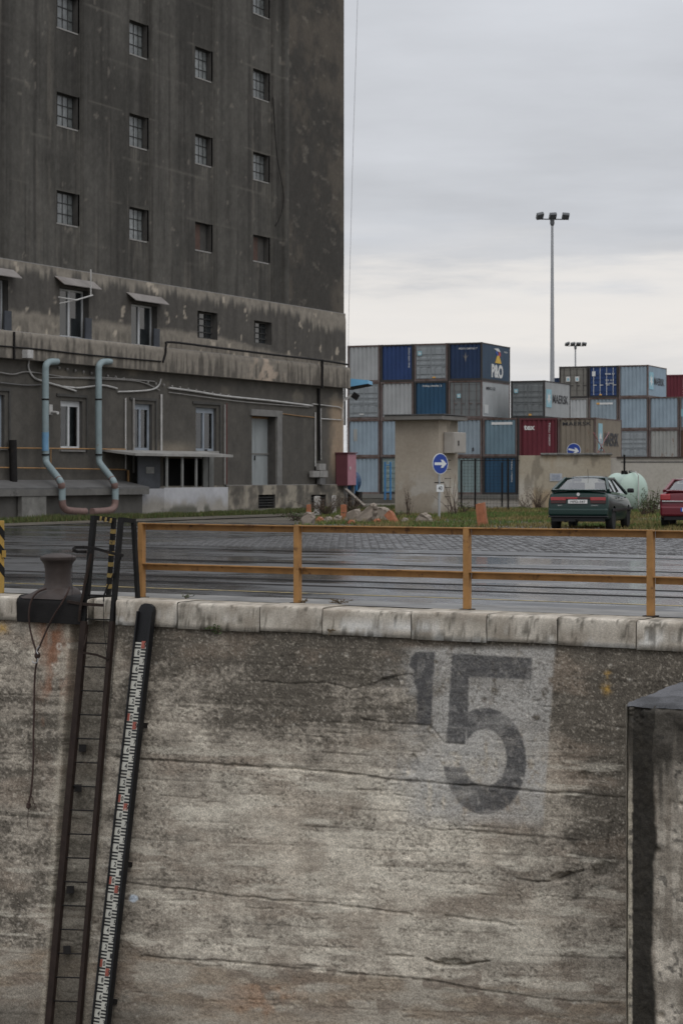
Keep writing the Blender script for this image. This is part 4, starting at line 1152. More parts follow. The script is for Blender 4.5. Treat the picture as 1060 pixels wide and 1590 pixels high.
for i, op in enumerate(opm):
    a, b, c, d, dp = op; fr = .07; yb = -(WM - dp)
    mb = MB()
    for (p0, p1, q0, q1) in ((a, b, c, c + fr), (a, b, d - fr, d), (a, a + fr, c + fr, d - fr), (b - fr, b, c + fr, d - fr)): mb.box((p0, yb - .06, q0), (p1, yb, q1))
    if i < 3: mb.box(((a + b) / 2 - .05, yb - .07, c), ((a + b) / 2 + .05, yb, d))
    wdw = mb.build('window', m_wfr if i < 3 else m_reveal, silo, world=False)
    reveal(op, WM, wdw)
    MB().box((a + fr, yb - .02, c + fr), (b - fr, yb - .01, d - fr)).build('pane', m_dglass, wdw, world=False)
    if i < 3:
        MB().box((a - .05, -WM - .10, c - .09), (b + .1, -WM - .001, c - .002)).build('sill', m_wfb, wdw, world=False)
        for s_, (p, q) in enumerate(((b - .02, b + .16), )):
            MB().box((p - .25, -WM - .06, c), (q, -WM - .002, c + .8)).build('blind_box', mat('dark_box', (.05, .055, .065), .7), wdw, world=False)
        # tin awning
        mb = MB(); p = [(a - .35, -WM, d + .42), (b + .35, -WM, d + .42), (b + .3, -WM - .42, d + .10), (a - .3, -WM - .42, d + .10)]
        mb.hexa([(x, y, z - .03) for x, y, z in p] + p); mb.build('awning', m_tin, wdw, world=False)
    else:
        mb = MB()
        for k in (1, 2): x_ = a + (b - a) * k / 3; mb.box((x_ - .02, yb - .07, c), (x_ + .02, yb - .03, d))
        for k in (1, 2, 3): z_ = c + (d - c) * k / 4; mb.box((a, yb - .08, z_ - .02), (b, yb - .065, z_ + .02))
        mb.build('grille', m_munt, wdw, world=False)
# ---- cornice
WC = .32
def w_corn(U, Z): return np.full(U.shape, WC) - .06 * sstep(Z_C1 - .05, Z_C1, Z)
fwall('cornice_face', UL, UR + .12, Z_C0, Z_C1, w_corn, [], col_corn, .09, .08)
me = MB().add([(UL, -WC, Z_C0), (UR + .12, -WC, Z_C0), (UR + .12, .05, Z_C0), (UL, .05, Z_C0), (UL, -WC + .06, Z_C1), (UR + .12, -WC + .06, Z_C1), (UR + .12, .05, Z_C1 + .06), (UL, .05, Z_C1 + .06), (UR + .12, -WC, Z_C1)],
              [(0, 1, 2, 3), (4, 5, 6, 7), (1, 8, 6, 2), (8, 5, 6)]).mesh('cornice')
link('cornice', me, m_sill, silo)
# ---- ground storey
gw = [(-30, 7, 612, 694), (94, 128, 622, 697), (207, 236, 627, 699), (304, 336, 633, 700)]
opg = [opening(*t, 0, .32) for t in gw]
opd = opening(391, 427, 646, 753, 0, .45)
opc = opening(254, 322, 712, 760, 0, .9)
opc = (opc[0], opc[1], .95, opc[3], .9)
W_low = lambda U, Z: np.zeros_like(U) + .012 * (fbm(U * 1.5, Z * 1.5, 650, 3) - .5)
fwall('ground_wall', UL, UR, Z_PL, Z_C0 + .01, W_low, opg + [opd, (opc[0], opc[1], max(opc[2], Z_PL), opc[3], .9)], col_low, .12, .12)
for i, op in enumerate(opg):
    a, b, c, d, dp = op; fr = .10; yb = dp - .12
    mb = MB()
    for (p0, p1, q0, q1) in ((a, b, c, c + fr), (a, b, d - .22, d), (a, a + fr, c + fr, d - .22), (b - fr, b, c + fr, d - .22)): mb.box((p0, yb - .06, q0), (p1, yb, q1))
    um = (a + b) / 2; mb.box((um - .05, yb - .07, c + fr), (um + .05, yb, d - .22))
    wdw = mb.build('window', m_wfb if i != 1 else m_wfr, silo, world=False)
    reveal(op, 0, wdw)
    for (p, q) in ((a + fr, um - .05), (um + .05, b - fr)): MB().box((p, yb - .02, c + fr), (q, yb - .012, d - .22)).build('pane', glass('window_glass', (.8, .85, .86), 1.0), wdw, world=False)
    n_ = 60; P_ = np.zeros((2, n_, 3)); ua = np.linspace(a + .02, b - .02, n_); P_[0, :, 0] = P_[1, :, 0] = ua; P_[:, :, 1] = yb + .09 + .03 * np.sin(ua * 40 + i)
    P_[0, :, 2] = c; P_[1, :, 2] = d
    cur = link('curtain', grid_mesh('curtain', P_), m_curt if i != 1 else m_reveal, wdw)
    MB().box((a - .08, -.09, c - .10), (b + .08, .02, c - .002)).build('sill', m_sill, wdw, world=False)
    mb = MB()
    for (p0, p1, q0, q1) in ((a - .30, b + .30, d + .14, d + .24), (b + .22, b + .30, c - .1, d + .14)): mb.box((p0, -.06, q0), (p1, -.002, q1))
    mb.build('surround', mat('surround_plaster', (.062, .059, .054), .9), wdw, world=False)
# door
m_door = mat('grey_blue_door', (.27, .29, .29), .6, var=.18, vs=2, rust=.15, rs=2.5, rustc=(.18, .12, .09), stretch=(1, 1, .4))
m_dfr = mat('door_frame', (.17, .165, .155), .8, var=.25)
a, b, c, d, dp = opd
mb = MB()
for (p0, p1, q0, q1) in ((a - .2, b + .55, d, d + .28), (b + .05, b + .5, c, d)): mb.box((p0, -.10, q0), (p1, -.003, q1))
dr = mb.build('door', m_dfr, silo, world=False)
reveal(opd, 0, dr)
um = a + (b - a) * .46
MB().box((a, dp - .08, c), (um - .02, dp - .02, d - .1)).build('door_leaf', m_door, dr, world=False)
MB().box((um + .02, dp - .07, c), (b, dp - .01, d - .1)).build('door_leaf', m_door, dr, world=False)
MB().box((a, dp - .1, d - .1), (b, dp - .01, d)).build('transom', mat('rusty_lintel', (.22, .13, .06), .8, rust=.5, rs=2, rustc=(.12, .14, .12)), dr, world=False)
MB().box((a, dp - .11, c + 1.35), (b, dp - .08, c + 1.42)).build('door_rail', m_dfr, dr, world=False)
MB().bar((um - .12, dp - .12, c + 1.1), (um - .12, dp - .12, c + 1.3), .04, .04).build('handle', m_dark, dr, world=False)
# plinth with cellar vents
WPL = .10
v1, v2 = opening(401, 427, 768, 789, WPL, .4), opening(483, 506, 768, 790, WPL, .4)
fwall('plinth', fu(352, WPL), UR + .03, 0, Z_PL, lambda U, Z: np.full(U.shape, WPL) + .02 * (fbm(U * 2, Z * 2, 655, 3) - .5), [v1, v2], col_pl, .1, .08)
MB().box((fu(352, WPL), -WPL, Z_PL), (UR + .03, .02, Z_PL + .02)).build('plinth_ledge', m_sill, silo, world=False)
m_void = mat('dark_interior', (.012, .012, .012), .95, bump=0)
for op in (v1, v2):
    a, b, c, d, dp = op
    vt = MB().box((a, dp - WPL - .02, c), (b, dp - WPL, d)).build('cellar_vent', m_void, silo, world=False)
    reveal(op, WPL, vt)
    mb = MB()
    for k in range(1, 5): mb.box((a, -WPL + .08, c + (d - c) * k / 5 - .02), (b, -WPL + .10, c + (d - c) * k / 5 + .02))
    mb.build('slat', m_munt, vt, world=False)
fwall('plinth', UL, fu(352, WPL) - .01, 0, Z_PL, lambda U, Z: np.full(U.shape, .02), [], col_pl, .2, .12)
# the silo's body behind its front
mb = MB(); mb.box((UL, .36, Z_C1), (UR - .01, 19, ZT - .01)); mb.box((UL, 1.2, 0), (UR - .012, 19, Z_C1 - .001)); mb.box((UL, .05, ZT - .01), (UR, 19.1, ZT + .3))
mb.build('body', mat('silo_concrete', (.07, .067, .062), .9), silo, world=False)
mb = MB(); mb.add([(UR, .0, 0), (UR, 1.3, 0), (UR, 1.3, ZT), (UR, 0, ZT)], [(0, 1, 2, 3)]); mb.build('end_wall', mat('silo_concrete', (.07, .067, .062)), silo, world=False)

# ---- sloping dock roof along the foot, left
m_dockroof = mat('tar_paper', (.115, .112, .108), .7, var=.25, vs=2)
m_dockwall = mat('dock_wall', (.085, .08, .072), .9, var=.3, vs=1.5, bump=.3)
WD = 1.35
zd1 = fz(100, 745); zf = fz(100, 757, WD); zfl = fz(100, 768, WD); ue = fac(232, 757, WD)[0]
mb = MB(); mb.hexa([(UL, -WD, zfl), (ue, -WD, zfl), (ue, 0, zd1 - .25), (UL, 0, zd1 - .25), (UL, -WD, zf), (ue, -WD, zf), (ue, 0, zd1), (UL, 0, zd1)])
mb.build('dock_roof', m_dockroof, silo, world=False)
MB().box((UL, -WD - .02, zfl - .03), (ue - .05, -WD - .001, zf - .06)).build('dock_fascia', mat('dock_fascia', (.13, .125, .115), .85, var=.3, vs=1.5, rust=.3, rs=1.2, rustc=(.06, .055, .05)), silo, world=False)
MB().box((UL, -WD + .25, 0), (ue - .12, -WD + .4, zfl)).build('dock_wall', m_dockwall, silo, world=False)
up0, up1 = fac(31, 780, WD - .1)[0], fac(69, 780, WD - .1)[0]
MB().box((up0, -WD + .02, 0), (up1, -WD + .2, zfl - .01)).build('dock_patch', mat('pale_patch', (.17, .165, .15), .9, var=.4, vs=2.5), silo, world=False)
# ---- cellar entrance: white parapet, thin canopy, posts
m_whit = vcmat('whitewash', .9, .1, 6, .2, 25, .2)
WE = 1.4
e0, e1, e2 = fac(231, 775, WE)[0], fac(255, 775, WE)[0], fac(354, 775, WE)[0]
ztw = fz(300, 757, WE)
def col_white(co):
    u, z = co[:, 0], co[:, 2]
    c = mixc(LF(128, 128, 130), LF(150, 150, 152), fbm(u * 1.2, z * 2, 661, 4))
    c = mixc(c, LF(112, 106, 94), .7 * sstep(.7, .2, z + .6 * (fbm(u * 1.5, z, 662, 3) - .5)))
    c = mixc(c, LF(62, 62, 54), .85 * sstep(.46, .62, fbm(u * 1.6, z * 1.1, 663, 4)) * sstep(.5, .2, z))
    return c
A_, B_ = np.meshgrid(np.linspace(e1, e2, 60), np.linspace(0, ztw, 24))
me = grid_mesh('entrance_parapet', np.stack([A_, A_ * 0 - WE, B_], -1)); color_by(me, col_white); par = link('entrance_parapet', me, m_whit, silo)
A_, B_ = np.meshgrid(np.linspace(e0, e1, 20), np.linspace(0, ztw - .03, 24))
me = grid_mesh('entrance_parapet', np.stack([A_, -WE + .35 * (1 - (A_ - e0) / (e1 - e0)), B_], -1)); color_by(me, lambda co: col_white(co) * .8); link('entrance_parapet', me, m_whit, silo)
MB().box((e1, -WE + .002, ztw - .04), (e2, -WE + .22, ztw + .015)).build('parapet_cap', m_sill, silo, world=False)
MB().box((e2 - .2, -WE + .002, 0), (e2, -.11, ztw - .041)).build('parapet_return', m_sill, silo, world=False)
zcan = fz(300, 707, WE + .1)
c0, c1 = fac(207, 703, WE)[0], fac(362, 707, WE + .1)[0]
MB().hexa([(c0, -WE - .1, zcan - .05), (c1, -WE - .1, zcan - .05), (c1, 0, zcan + .12), (c0, 0, zcan + .12), (c0, -WE - .1, zcan + .05), (c1, -WE - .1, zcan + .05), (c1, 0, zcan + .2), (c0, 0, zcan + .2)]).build('entrance_canopy', mat('canopy_sheet', (.30, .29, .27), .7, var=.4, vs=1.0, rust=.4, rs=1.4, rustc=(.09, .08, .07)), silo, world=False)
for x in (258.5, 282.5, 304):
    u_ = fac(x, 735, WE - .1)[0]; MB().box((u_ - .06, -WE + .06, ztw), (u_ + .06, -WE + .12, zcan - .03)).build('canopy_post', mat('post_paint', (.2, .2, .19), .7), silo, world=False)
for x in (318, 327):
    u_ = fac(x, 735, .3)[0]; MB().box((u_ - .2, -.34, ztw - .2), (u_ + .2, -.28, zcan)).build('canopy_side', mat('side_sheet', (.14, .14, .13), .7), silo, world=False)
mb = MB(); mb.box((opc[0], .85, 0), (opc[1], .9, zcan + .5)); mb.box((opc[1], 0.02, 0), (opc[1] + .05, .9, zcan + .3)); mb.build('cellar_door_recess', m_void, silo, world=False)
plt = MB().box((fac(213, 735, .55)[0], -.6, ztw - .5), (fac(247, 735, .55)[0], -.55, zcan)).build('entrance_screen', mat('screen_sheet', (.085, .09, .1), .7, var=.25, vs=2), silo, world=False)
MB().box((fac(227, 730, .62)[0], -.63, fz(232, 735, .62)), (fac(239, 730, .62)[0], -.605, fz(232, 725, .62))).build('notice_plate', mat('notice_plate', (.25, .25, .235), .6, var=.3, vs=6), plt, world=False)

# ---- pale blue downpipes
m_pipe = mat('pale_blue_pipe', (.235, .295, .305), .6, var=.22, vs=1.3, bump=.1, rust=.22, rs=1.6, rustc=(.22, .12, .09))
m_piper = mat('rusty_pipe', (.18, .115, .10), .75, var=.35, vs=2, rust=.4, rs=2, rustc=(.10, .075, .07))
m_pipeb = mat('blue_pipe_patch', (.15, .30, .46), .55, var=.2)
def pipe(pts, r, m, name='downpipe', parent=None, sm=True): return MB().tube(spline([fl(*p) for p in pts], 5) if sm else [fl(*p) for p in pts], r, 10).build(name, m, parent or silo, world=False, smooth=True)
def downpipe(x, flip):
    dp_ = pipe([(x, 572, .42), (x, 600, .42), (x, 660, .42), (x + .5, 700, .42), (x + .5, 712, .42)], .125, m_pipe)
    pipe([(x, 575, .42), (x + 1, 567, .44), (x + 6, 562, .40), (x + 18, 561, .25)], .125, m_pipe, 'elbow', dp_)
    pipe([(x + .5, 710, .42), (x + 2, 719, .5), (x + 12, 732, .95), (x + 22, 745, 1.5), (x + 25, 752, 1.56), (x + 26, 760, 1.56)], .125, m_pipe, 'offset_bend', dp_)
    pipe([(x + 20, 742, 1.42), (x + 24.5, 751, 1.565), (x + 25.5, 757, 1.565)], .132, m_piper, 'collar', dp_)
    pipe([(x + 26, 757, 1.56), (x + 26, 770, 1.56), (x + 26, 778, 1.56)], .125, m_pipe, 'lower_pipe', dp_)
    e_ = x + 62 if not flip else x - 10
    s_ = 1 if not flip else -1
    pipe([(x + 26, 776, 1.56), (x + 26 + 1.5 * s_, 786, 1.56), (x + 26 + 8 * s_, 792, 1.56), (e_ - 8 * s_, 794, 1.56), (e_, 794, 1.56)], .13, m_piper, 'shoe', dp_)
    for y_ in (620, 706): pipe([(x, y_ - 1.2, .42), (x, y_ + 1.2, .42)], .138, m_dark, 'pipe_clip', dp_, False)
    return dp_
d1 = downpipe(70.5, False); d2 = downpipe(153, True)
pipe([(70.5, 671, .42), (70.5, 700, .42)], .1275, m_pipeb, 'blue_patch', d1, False)
pipe([(20, 683, .25), (21, 748, .25)], .14, m_dark, 'soil_pipe')
# ---- cables and conduits
m_wht = mat('white_conduit', (.46, .45, .43), .6, var=.3, vs=3)
m_gas = mat('gas_pipe_ochre', (.34, .19, .075), .6, var=.3, vs=3)
m_red = mat('red_conduit', (.13, .05, .045), .7)
def cable(pts, r, m, w=.06, name='cable'): return MB().tube(spline([fl(x, y, w) for x, y in pts], 4), r, 6).build(name, m, silo, world=False)
cable([(46, 556), (44, 568), (47, 578), (54, 587), (68, 592), (92, 599), (118, 607)], .035, m_wht)
cable([(98, 600), (120, 602), (140, 600), (160, 598), (182, 603)], .035, m_wht)
cable([(183, 608), (215, 607), (238, 604), (247, 597), (250, 588)], .035, m_wht)
cable([(0, 578), (20, 581), (40, 577), (66, 580), (110, 586), (160, 586), (240, 592)], .025, m_sill)
cable([(75, 586), (150, 588), (215, 592), (248, 606)], .022, m_sill)
cable([(0, 594), (40, 598), (66, 597)], .03, m_dockroof)
cable([(262, 602), (300, 607), (350, 615), (420, 622), (485, 630)], .045, m_wht, name='conduit')
cable([(262, 609), (330, 618), (390, 625), (480, 632)], .02, m_sill, name='conduit')
cable([(485, 627), (510, 630), (530, 634), (531, 650)], .025, m_wht, name='conduit')
cable([(499, 650), (515, 651), (530, 652)], .025, m_wht, name='conduit')
for (x, y0, y1, m, r) in ((195, 618, 728, m_wht, .035), (207.5, 618, 734, m_sill, .045), (250.5, 612, 700, m_wht, .05), (349, 628, 752, m_sill, .05), (352, 626, 752, m_red, .03), (489.5, 640, 724, m_wht, .03), (498, 634, 714, m_wht, .028)):
    MB().tube([fl(x, y0, .06), fl(x, y1, .06)], r, 6).build('conduit', m, silo, world=False)
cable([(495, 603), (495, 640), (496, 715)], .075, m_dark, .08)
cable([(-20, 535), (60, 542), (130, 550), (250, 561)], .03, m_dark, WC + .03)
cable([(253, 562), (257, 548), (258, 536), (266, 531), (340, 540), (420, 550), (497, 559), (540, 566)], .05, m_dark, WC + .04)
MB().tube([fl(500, 558, WC + .04), fl(500, 603, WC + .04)], .07, 8).build('cable', m_dark, silo, world=False)
cable([(22, 515), (22, 558)], .05, m_dark, WC + .03)
for (y0, y1, xe) in ((725.5, 729, 195), (695, 697.5, 195)): cable([(-20, y0), (xe, y1)], .025, m_gas, .12, 'gas_pipe')
MB().tube([fl(79, 697, .12), fl(79, 726, .12)], .02, 6).build('gas_pipe', m_gas, silo, world=False)
MB().tube([fl(199, 730, .12), fl(199, 748, .12)], .05, 6).build('gas_pipe', m_gas, silo, world=False)
cable([(430, 641), (460, 645), (488, 648)], .018, m_gas, .03, 'gas_pipe')
cable([(424, 150), (430, 240), (440, 300), (437, 330), (428, 350)], .02, m_dark, .05)
def fbox(name, x0, x1, y0, y1, w0, w1, m, parent=None):
    xm = (x0 + x1) / 2; return MB().box((fu(x0, w1), -w1, fz(xm, y1, w1)), (fu(x1, w1), -w0, fz(xm, y0, w1))).build(name, m, parent or silo, world=False, bevel=.01)
fbox('junction_box', 43, 52, 543, 556, WC, WC + .25, m_wht)
fbox('meter_box', 486, 496, 731, 741, .1, .3, m_sill); fbox('meter_box', 496, 506, 720, 730, .1, .28, m_sill); fbox('meter_box', 497, 509, 731, 741, .1, .32, m_sill); fbox('meter_box', 497, 505, 742, 752, .1, .28, m_dockroof)
MB().tube([fl(80, 640, .1), fl(90, 641, .5)], .06, 8).build('wall_lamp', m_wht, silo, world=False)
fbox('wall_lamp_bracket', 77, 82, 628, 644, .0, .12, m_wht)
MB().tube([fl(141, 418, WM + .55), fl(141, 459, WM + .55)], .03, 6).build('aerial_mast', m_wht, silo, world=False)
MB().tube([fl(144, 458, WM + .6), fl(120, 465, WM + .5), fl(92, 471, WM)], .03, 6).build('aerial_stay', m_wht, silo, world=False)
MB().tube([fl(90, 461, WM), fl(120, 466, WM + .5)], .03, 6).build('aerial_stay', m_wht, silo, world=False)
# row of insulators under the cornice
for k in range(22):
    x = 92 + k * 12.5
    p = fl(x, 571 + k * 2.05 - .013 * 0, .06); MB().lathe([(.03, -.05), (.05, 0), (.03, .05)], p, 6).build('insulator', m_sill, silo, world=False)

# ---- steel cabinet on the silo's corner
cb = empty('steel_cabinet', FA + FT * (UR - 1.0) + FN * .02, ANG_F, 'pink and maroon steel cabinet on the silo corner', 'cabinet')
zc0, zc1 = fz(520, 754), fz(520, 704)
ucx = 0.10
m_pk = mat('faded_pink_steel', (.36, .165, .20), .55, var=.15, vs=2); m_mar = mat('maroon_steel', (.135, .045, .055), .55, var=.15, vs=2)
MB().box((ucx, -.62, zc0), (ucx + .95, -.02, zc1)).build('cabinet_body', m_mar, cb, world=False, bevel=.01)
MB().box((ucx + .02, -.645, zc0 + .03), (ucx + .93, -.622, zc1 - .04)).build('cabinet_door', m_pk, cb, world=False, bevel=.008)
MB().box((ucx - .05, -.70, zc1 + .002), (ucx + 1.0, 0, zc1 + .05)).build('cabinet_roof', m_mar, cb, world=False)
MB().box((ucx + .2, -.67, (zc0 + zc1) / 2), (ucx + .3, -.646, (zc0 + zc1) / 2 + .14)).build('handle', m_wht, cb, world=False)
for q in (ucx + .08, ucx + .85): MB().box((q, -.55, 0), (q + .1, -.40, zc0)).build('leg', m_dockroof, cb, world=False)
# blue sheet canopy behind the corner
P0 = at(538, 594, 101); cn = empty('blue_canopy', Vector((P0.x, P0.y, 0)), 0, 'bright blue sheet canopy beside the silo corner', 'canopy')
m_blu = mat('sky_blue_sheet', (.17, .43, .66), .5, var=.1)
q = [at(538, 587, 101), at(571, 590, 101), at(571, 595.5, 101), at(538, 601, 101)]
mb = MB(); dpv = Vector((.25, 1.6, 0)); mb.hexa([q[3], q[2], q[2] + dpv, q[3] + dpv, q[0], q[1], q[1] + dpv, q[0] + dpv]); mb.build('fascia', m_blu, cn)
mb = MB(); dn = UP * -.04; mb.hexa([q[3] + dn * 2, q[2] + dn, q[2] + dpv + dn, q[3] + dpv + dn * 2, q[3] + dn * .1, q[2] + dn * .1, q[2] + dpv + dn * .1, q[3] + dpv + dn * .1]); mb.build('soffit', m_dark, cn)
MB().bar(at(533, 622, 101), at(546, 613, 101), .06, .12).build('bracket', m_wht, cn)
MB().bar(at(535, 660, 101.2), at(535, 602, 101.2), .1, .1).build('support', m_dockroof, cn)
MB().bar(at(547, 612, 101), at(556, 618, 101), .25, .3).build('floodlight', m_dark, cn)
# lightning cable hanging free of the corner
lc = MB().tube([at(566, -330, 101), at(555, 0, 101), at(547, 260, 101), at(541, 500, 101), at(538, 700, 101)], .008, 5).build('hanging_cable', m_dark)
tag(lc, 'thin dark cable hanging down along the silo corner against the sky', 'cable')
# ================================================================== THE CONTAINER YARD
CW, CL, CHT = 2.438, 6.058, 2.591
ANG_C = R(-23)
EC = Vector((math.cos(ANG_C), math.sin(ANG_C), 0)); GC = Vector((-EC.y, EC.x, 0))
def corr_panel(n, x0, x1, z0, z1, y_out, y_in, axis='x', flat=False):
    """trapezoidal corrugated sheet between x0..x1 (vertical folds)"""
    pts = []; p = (x1 - x0) / n
    for i in range(n):
        a = x0 + i * p
        pts += [(a, y_in), (a + .22 * p, y_in), (a + .38 * p, y_out), (a + .84 * p, y_out)]
    pts.append((x1, y_in))
    vs = [(x, y, z0) for x, y in pts] + [(x, y, z1) for x, y in pts]; k = len(pts)
    if axis == 'y': vs = [(y, x, z) for x, y, z in vs]
    return vs, [(i, i + 1, i + 1 + k, i + k) for i in range(k - 1)]
def m_frame():
    mb = MB(); c = .11
    for x in (0, CW - c):
        for y in (0, CL - c): mb.box((x, y, .0), (x + c, y + c, CHT))
    for y in (.004, CL - .10): mb.box((c, y, 0), (CW - c, y + .10, .15)); mb.box((c, y, CHT - .11), (CW - c, y + .10, CHT - .003))
    for x in (.004, CW - .07): mb.box((x, c, 0.002), (x + .066, CL - c, .15)); mb.box((x, c, CHT - .08), (x + .066, CL - c, CHT - .004))
    return mb.mesh('frame')
def m_cast():
    mb = MB()
    for x in (-.006, CW - .166):
        for y in (-.006, CL - .166):
            for z in (-.006, CHT - .112): mb.box((x, y, z), (x + .172, y + .172, z + .118))
    return mb.mesh('corner_castings')
def m_end(y0, y1, n=7):
    mb = MB(); mb.add(*corr_panel(n, .13, CW - .13, .15, CHT - .11, y0, y1)); return mb.mesh('end_wall')
def m_side(x0, x1):
    mb = MB(); mb.add(*corr_panel(20, .13, CL - .13, .15, CHT - .08, x0, x1, 'y')); return mb.mesh('side_wall')
def m_roof(): return MB().box((.07, .1, CHT - .05), (CW - .07, CL - .1, CHT - .02)).mesh('roof')
def m_doorleaf():
    mb = MB(); w = (CW - .28) / 2; h0, h1 = .16, CHT - .12
    mb.box((0, 0.02, h0), (w, .05, h1))
    zs_ = [h0, h0 + .16, h0 + .30, h0 + .75, h0 + .92, h0 + 1.12, h0 + 1.29, h0 + 1.49, h0 + 1.66, h0 + 2.1]
    for k in range(0, len(zs_) - 1, 2):
        a, b = zs_[k], zs_[k + 1]; mb.add([(.05, .019, a), (w - .05, .019, a), (w - .05, -.014, a + .03), (.05, -.014, a + .03), (w - .05, -.014, b - .03), (.05, -.014, b - .03), (w - .05, .019, b), (.05, .019, b)], [(0, 1, 2, 3), (3, 2, 4, 5), (5, 4, 6, 7)])
    mb.box((0, -.005, h0), (.04, .02, h1)); mb.box((w - .04, -.005, h0), (w, .02, h1)); mb.box((.04, -.004, h1 - .05), (w - .04, .02, h1))
    return mb.mesh('door')
def m_flatdoor():
    mb = MB(); w = (CW - .28) / 2; h0, h1 = .16, CHT - .12
    mb.box((0, 0.01, h0), (w, .05, h1))
    for a in (.5, 1.1, 1.75, 2.2): mb.box((.02, -.01, h0 + a - .02), (w - .02, .012, h0 + a + .02))
    return mb.mesh('door')
def m_rods():
    mb = MB(); w = (CW - .28) / 2
    for x in (.28, w - .26): mb.tube([(x, -.04, .2), (x, -.04, CHT - .16)], .02, 6); mb.box((x - .03, -.06, 1.0), (x + .25, -.035, 1.05))
    return mb.mesh('lock_rods')
DATA = dict(frame=m_frame(), cast=m_cast(), end=m_end(.035, .085), end_b=m_end(CL - .035, CL - .085), side_r=m_side(CW - .012, CW - .05), side_l=m_side(.012, .05), roof=m_roof(), door=m_doorleaf(), flat=m_flatdoor(), rods=m_rods())
def cpaint(name, c, rust=.18, var=.16, rustc=(.16, .085, .05)):
    return mat('paint_' + name, c, .62, var=var, vs=1.1, bump=.08, bs=12, rust=rust, rs=1.7, rustc=rustc, stretch=(1, 1, .6), spec=.35)
PA = dict(
    grey=cpaint('grey', (.245, .265, .275), .12), pale=cpaint('pale_grey', (.335, .345, .345), .10), lblue=cpaint('light_blue', (.26, .325, .375), .14),
    lblue2=cpaint('light_blue_grey', (.245, .295, .33), .20), navy=cpaint('navy', (.017, .036, .085), .10), royal=cpaint('royal', (.020, .046, .135), .08),
    blue=cpaint('mid_blue', (.022, .070, .128), .12), teal=cpaint('slate_blue', (.145, .215, .255), .16), dgrey=cpaint('dark_grey', (.155, .165, .165), .10),
    maroon=cpaint('maroon', (.125, .022, .032), .06), brown=cpaint('beige_brown', (.215, .185, .145), .34), white=cpaint('off_white', (.40, .41, .41), .08),
    rustyl=cpaint('rusty_light', (.30, .30, .28), .38), green=cpaint('grey_green', (.20, .26, .26), .25), slate=cpaint('blue_black', (.045, .075, .115), .1))
fr_rust = cpaint('frame_rust', (.105, .055, .040), .3); fr_dark = cpaint('frame_dark', (.04, .036, .034), .3)
fr_grey = cpaint('frame_grey', (.19, .18, .165), .4)
m_let_w = mat('white_lettering', (.62, .62, .60), .6, var=.1, bump=0); m_let_k = mat('black_lettering', (.03, .03, .035), .6, var=.3, vs=3, bump=0)
m_sq = mat('logo_pale_blue', (.25, .44, .50), .6, var=.1, bump=0); m_yl = mat('logo_yellow', (.66, .42, .06), .6, bump=0); m_rd = mat('logo_red', (.45, .05, .05), .6, bump=0)
m_lb = mat('logo_blue', (.03, .09, .40), .6, bump=0)
m_tag_y = mat('label_orange', (.6, .33, .08), .6, bump=0)
FRM = {}
def frame_of(paint, frame):
    """posts and rails carry the container's own paint, more rusted"""
    if frame is not fr_rust: return frame
    if paint.name not in FRM:
        c = paint.node_tree.nodes['Mix'].inputs[1].default_value if 'Mix' in paint.node_tree.nodes else (.2, .2, .2, 1)
        FRM[paint.name] = cpaint('rusting_' + paint.name, (c[0] * .62 + .01, c[1] * .52, c[2] * .48), .62, .3, (.075, .042, .030))
    return FRM[paint.name]
def container(org, label, paint, frame, end='corr', right=None, group='containers stacked in the yard', rods=False):
    """org: world point of the front lower left corner"""
    o = empty('shipping_container', org, ANG_C, label, 'container', group)
    frame = frame_of(paint, frame)
    link('frame', DATA['frame'], frame, o); link('corner_castings', DATA['cast'], frame, o)
    link('side_wall', DATA['side_l'], paint, o); link('side_wall', DATA['side_r'], right or paint, o); link('roof', DATA['roof'], paint, o); link('end_wall', DATA['end_b'], paint, o)
    if end == 'corr': o['front'] = 0; link('end_wall', DATA['end'], paint, o)
    else:
        w = (CW - .28) / 2
        for k in (0, 1):
            d = link('door', DATA['door' if end == 'door' else 'flat'], paint, o); d.location = (.135 + k * (w + .01), .03, 0)
            r_ = link('lock_rods', DATA['rods'], m_let_w if rods else frame if end == 'flat' else paint, d)
    if 'front' in o: del o['front']
    return o
EXF, EZ = Vector((1, 0, 0)), Vector((0, 0, 1)); EXS = Vector((0, 1, 0))
def plate(o, x0, x1, z0, z1, m, y=-.03, name='decal', side=False, parent=None):
    if not side: mb = MB().box((x0, y - .003, z0), (x1, y, z1))
    else: mb = MB().box((CW + .004, x0, z0), (CW + .008, x1, z1))
    return mb.build(name, m, parent or o, world=False)
def star(o, cy, cz, r, side=True, hz=None):
    hz = hz or r
    """white many-pointed star on a pale blue square"""
    plate(o, cy - r, cy + r, cz - hz, cz + hz, m_sq, side=side, name='emblem_square', y=-.03)
    vs = []
    for k in range(14):
        a = math.pi * k / 7 + math.pi / 2; q = r * (.82 if k % 2 == 0 else .34); vs.append((math.cos(a) * q, math.sin(a) * q))
    if side: P_ = [(CW + .011, cy + a, cz + b) for a, b in vs]; c_ = (CW + .011, cy, cz)
    else: P_ = [(cy + a, -.036, cz + b) for a, b in vs]; c_ = (cy, -.036, cz)
    MB().add(P_ + [c_], [(k, (k + 1) % 14, 14) for k in range(14)]).build('emblem_star', m_let_w, o, world=False)
def ftext(o, s, x, z, w, h, m, y=.028, bold=.01, vertical=False):
    if vertical: return text('lettering', s, m, o, (x, y, z), (0, 0, -1), (1, 0, 0), w, h, bold)
    return text('lettering', s, m, o, (x, y, z), EXF, EZ, w, h, bold)
def stext(o, s, y, z, w, h, m, bold=.02): return text('lettering', s, m, o, (CW + .006, y, z), EXS, EZ, w, h, bold)
PITCH = 2.50
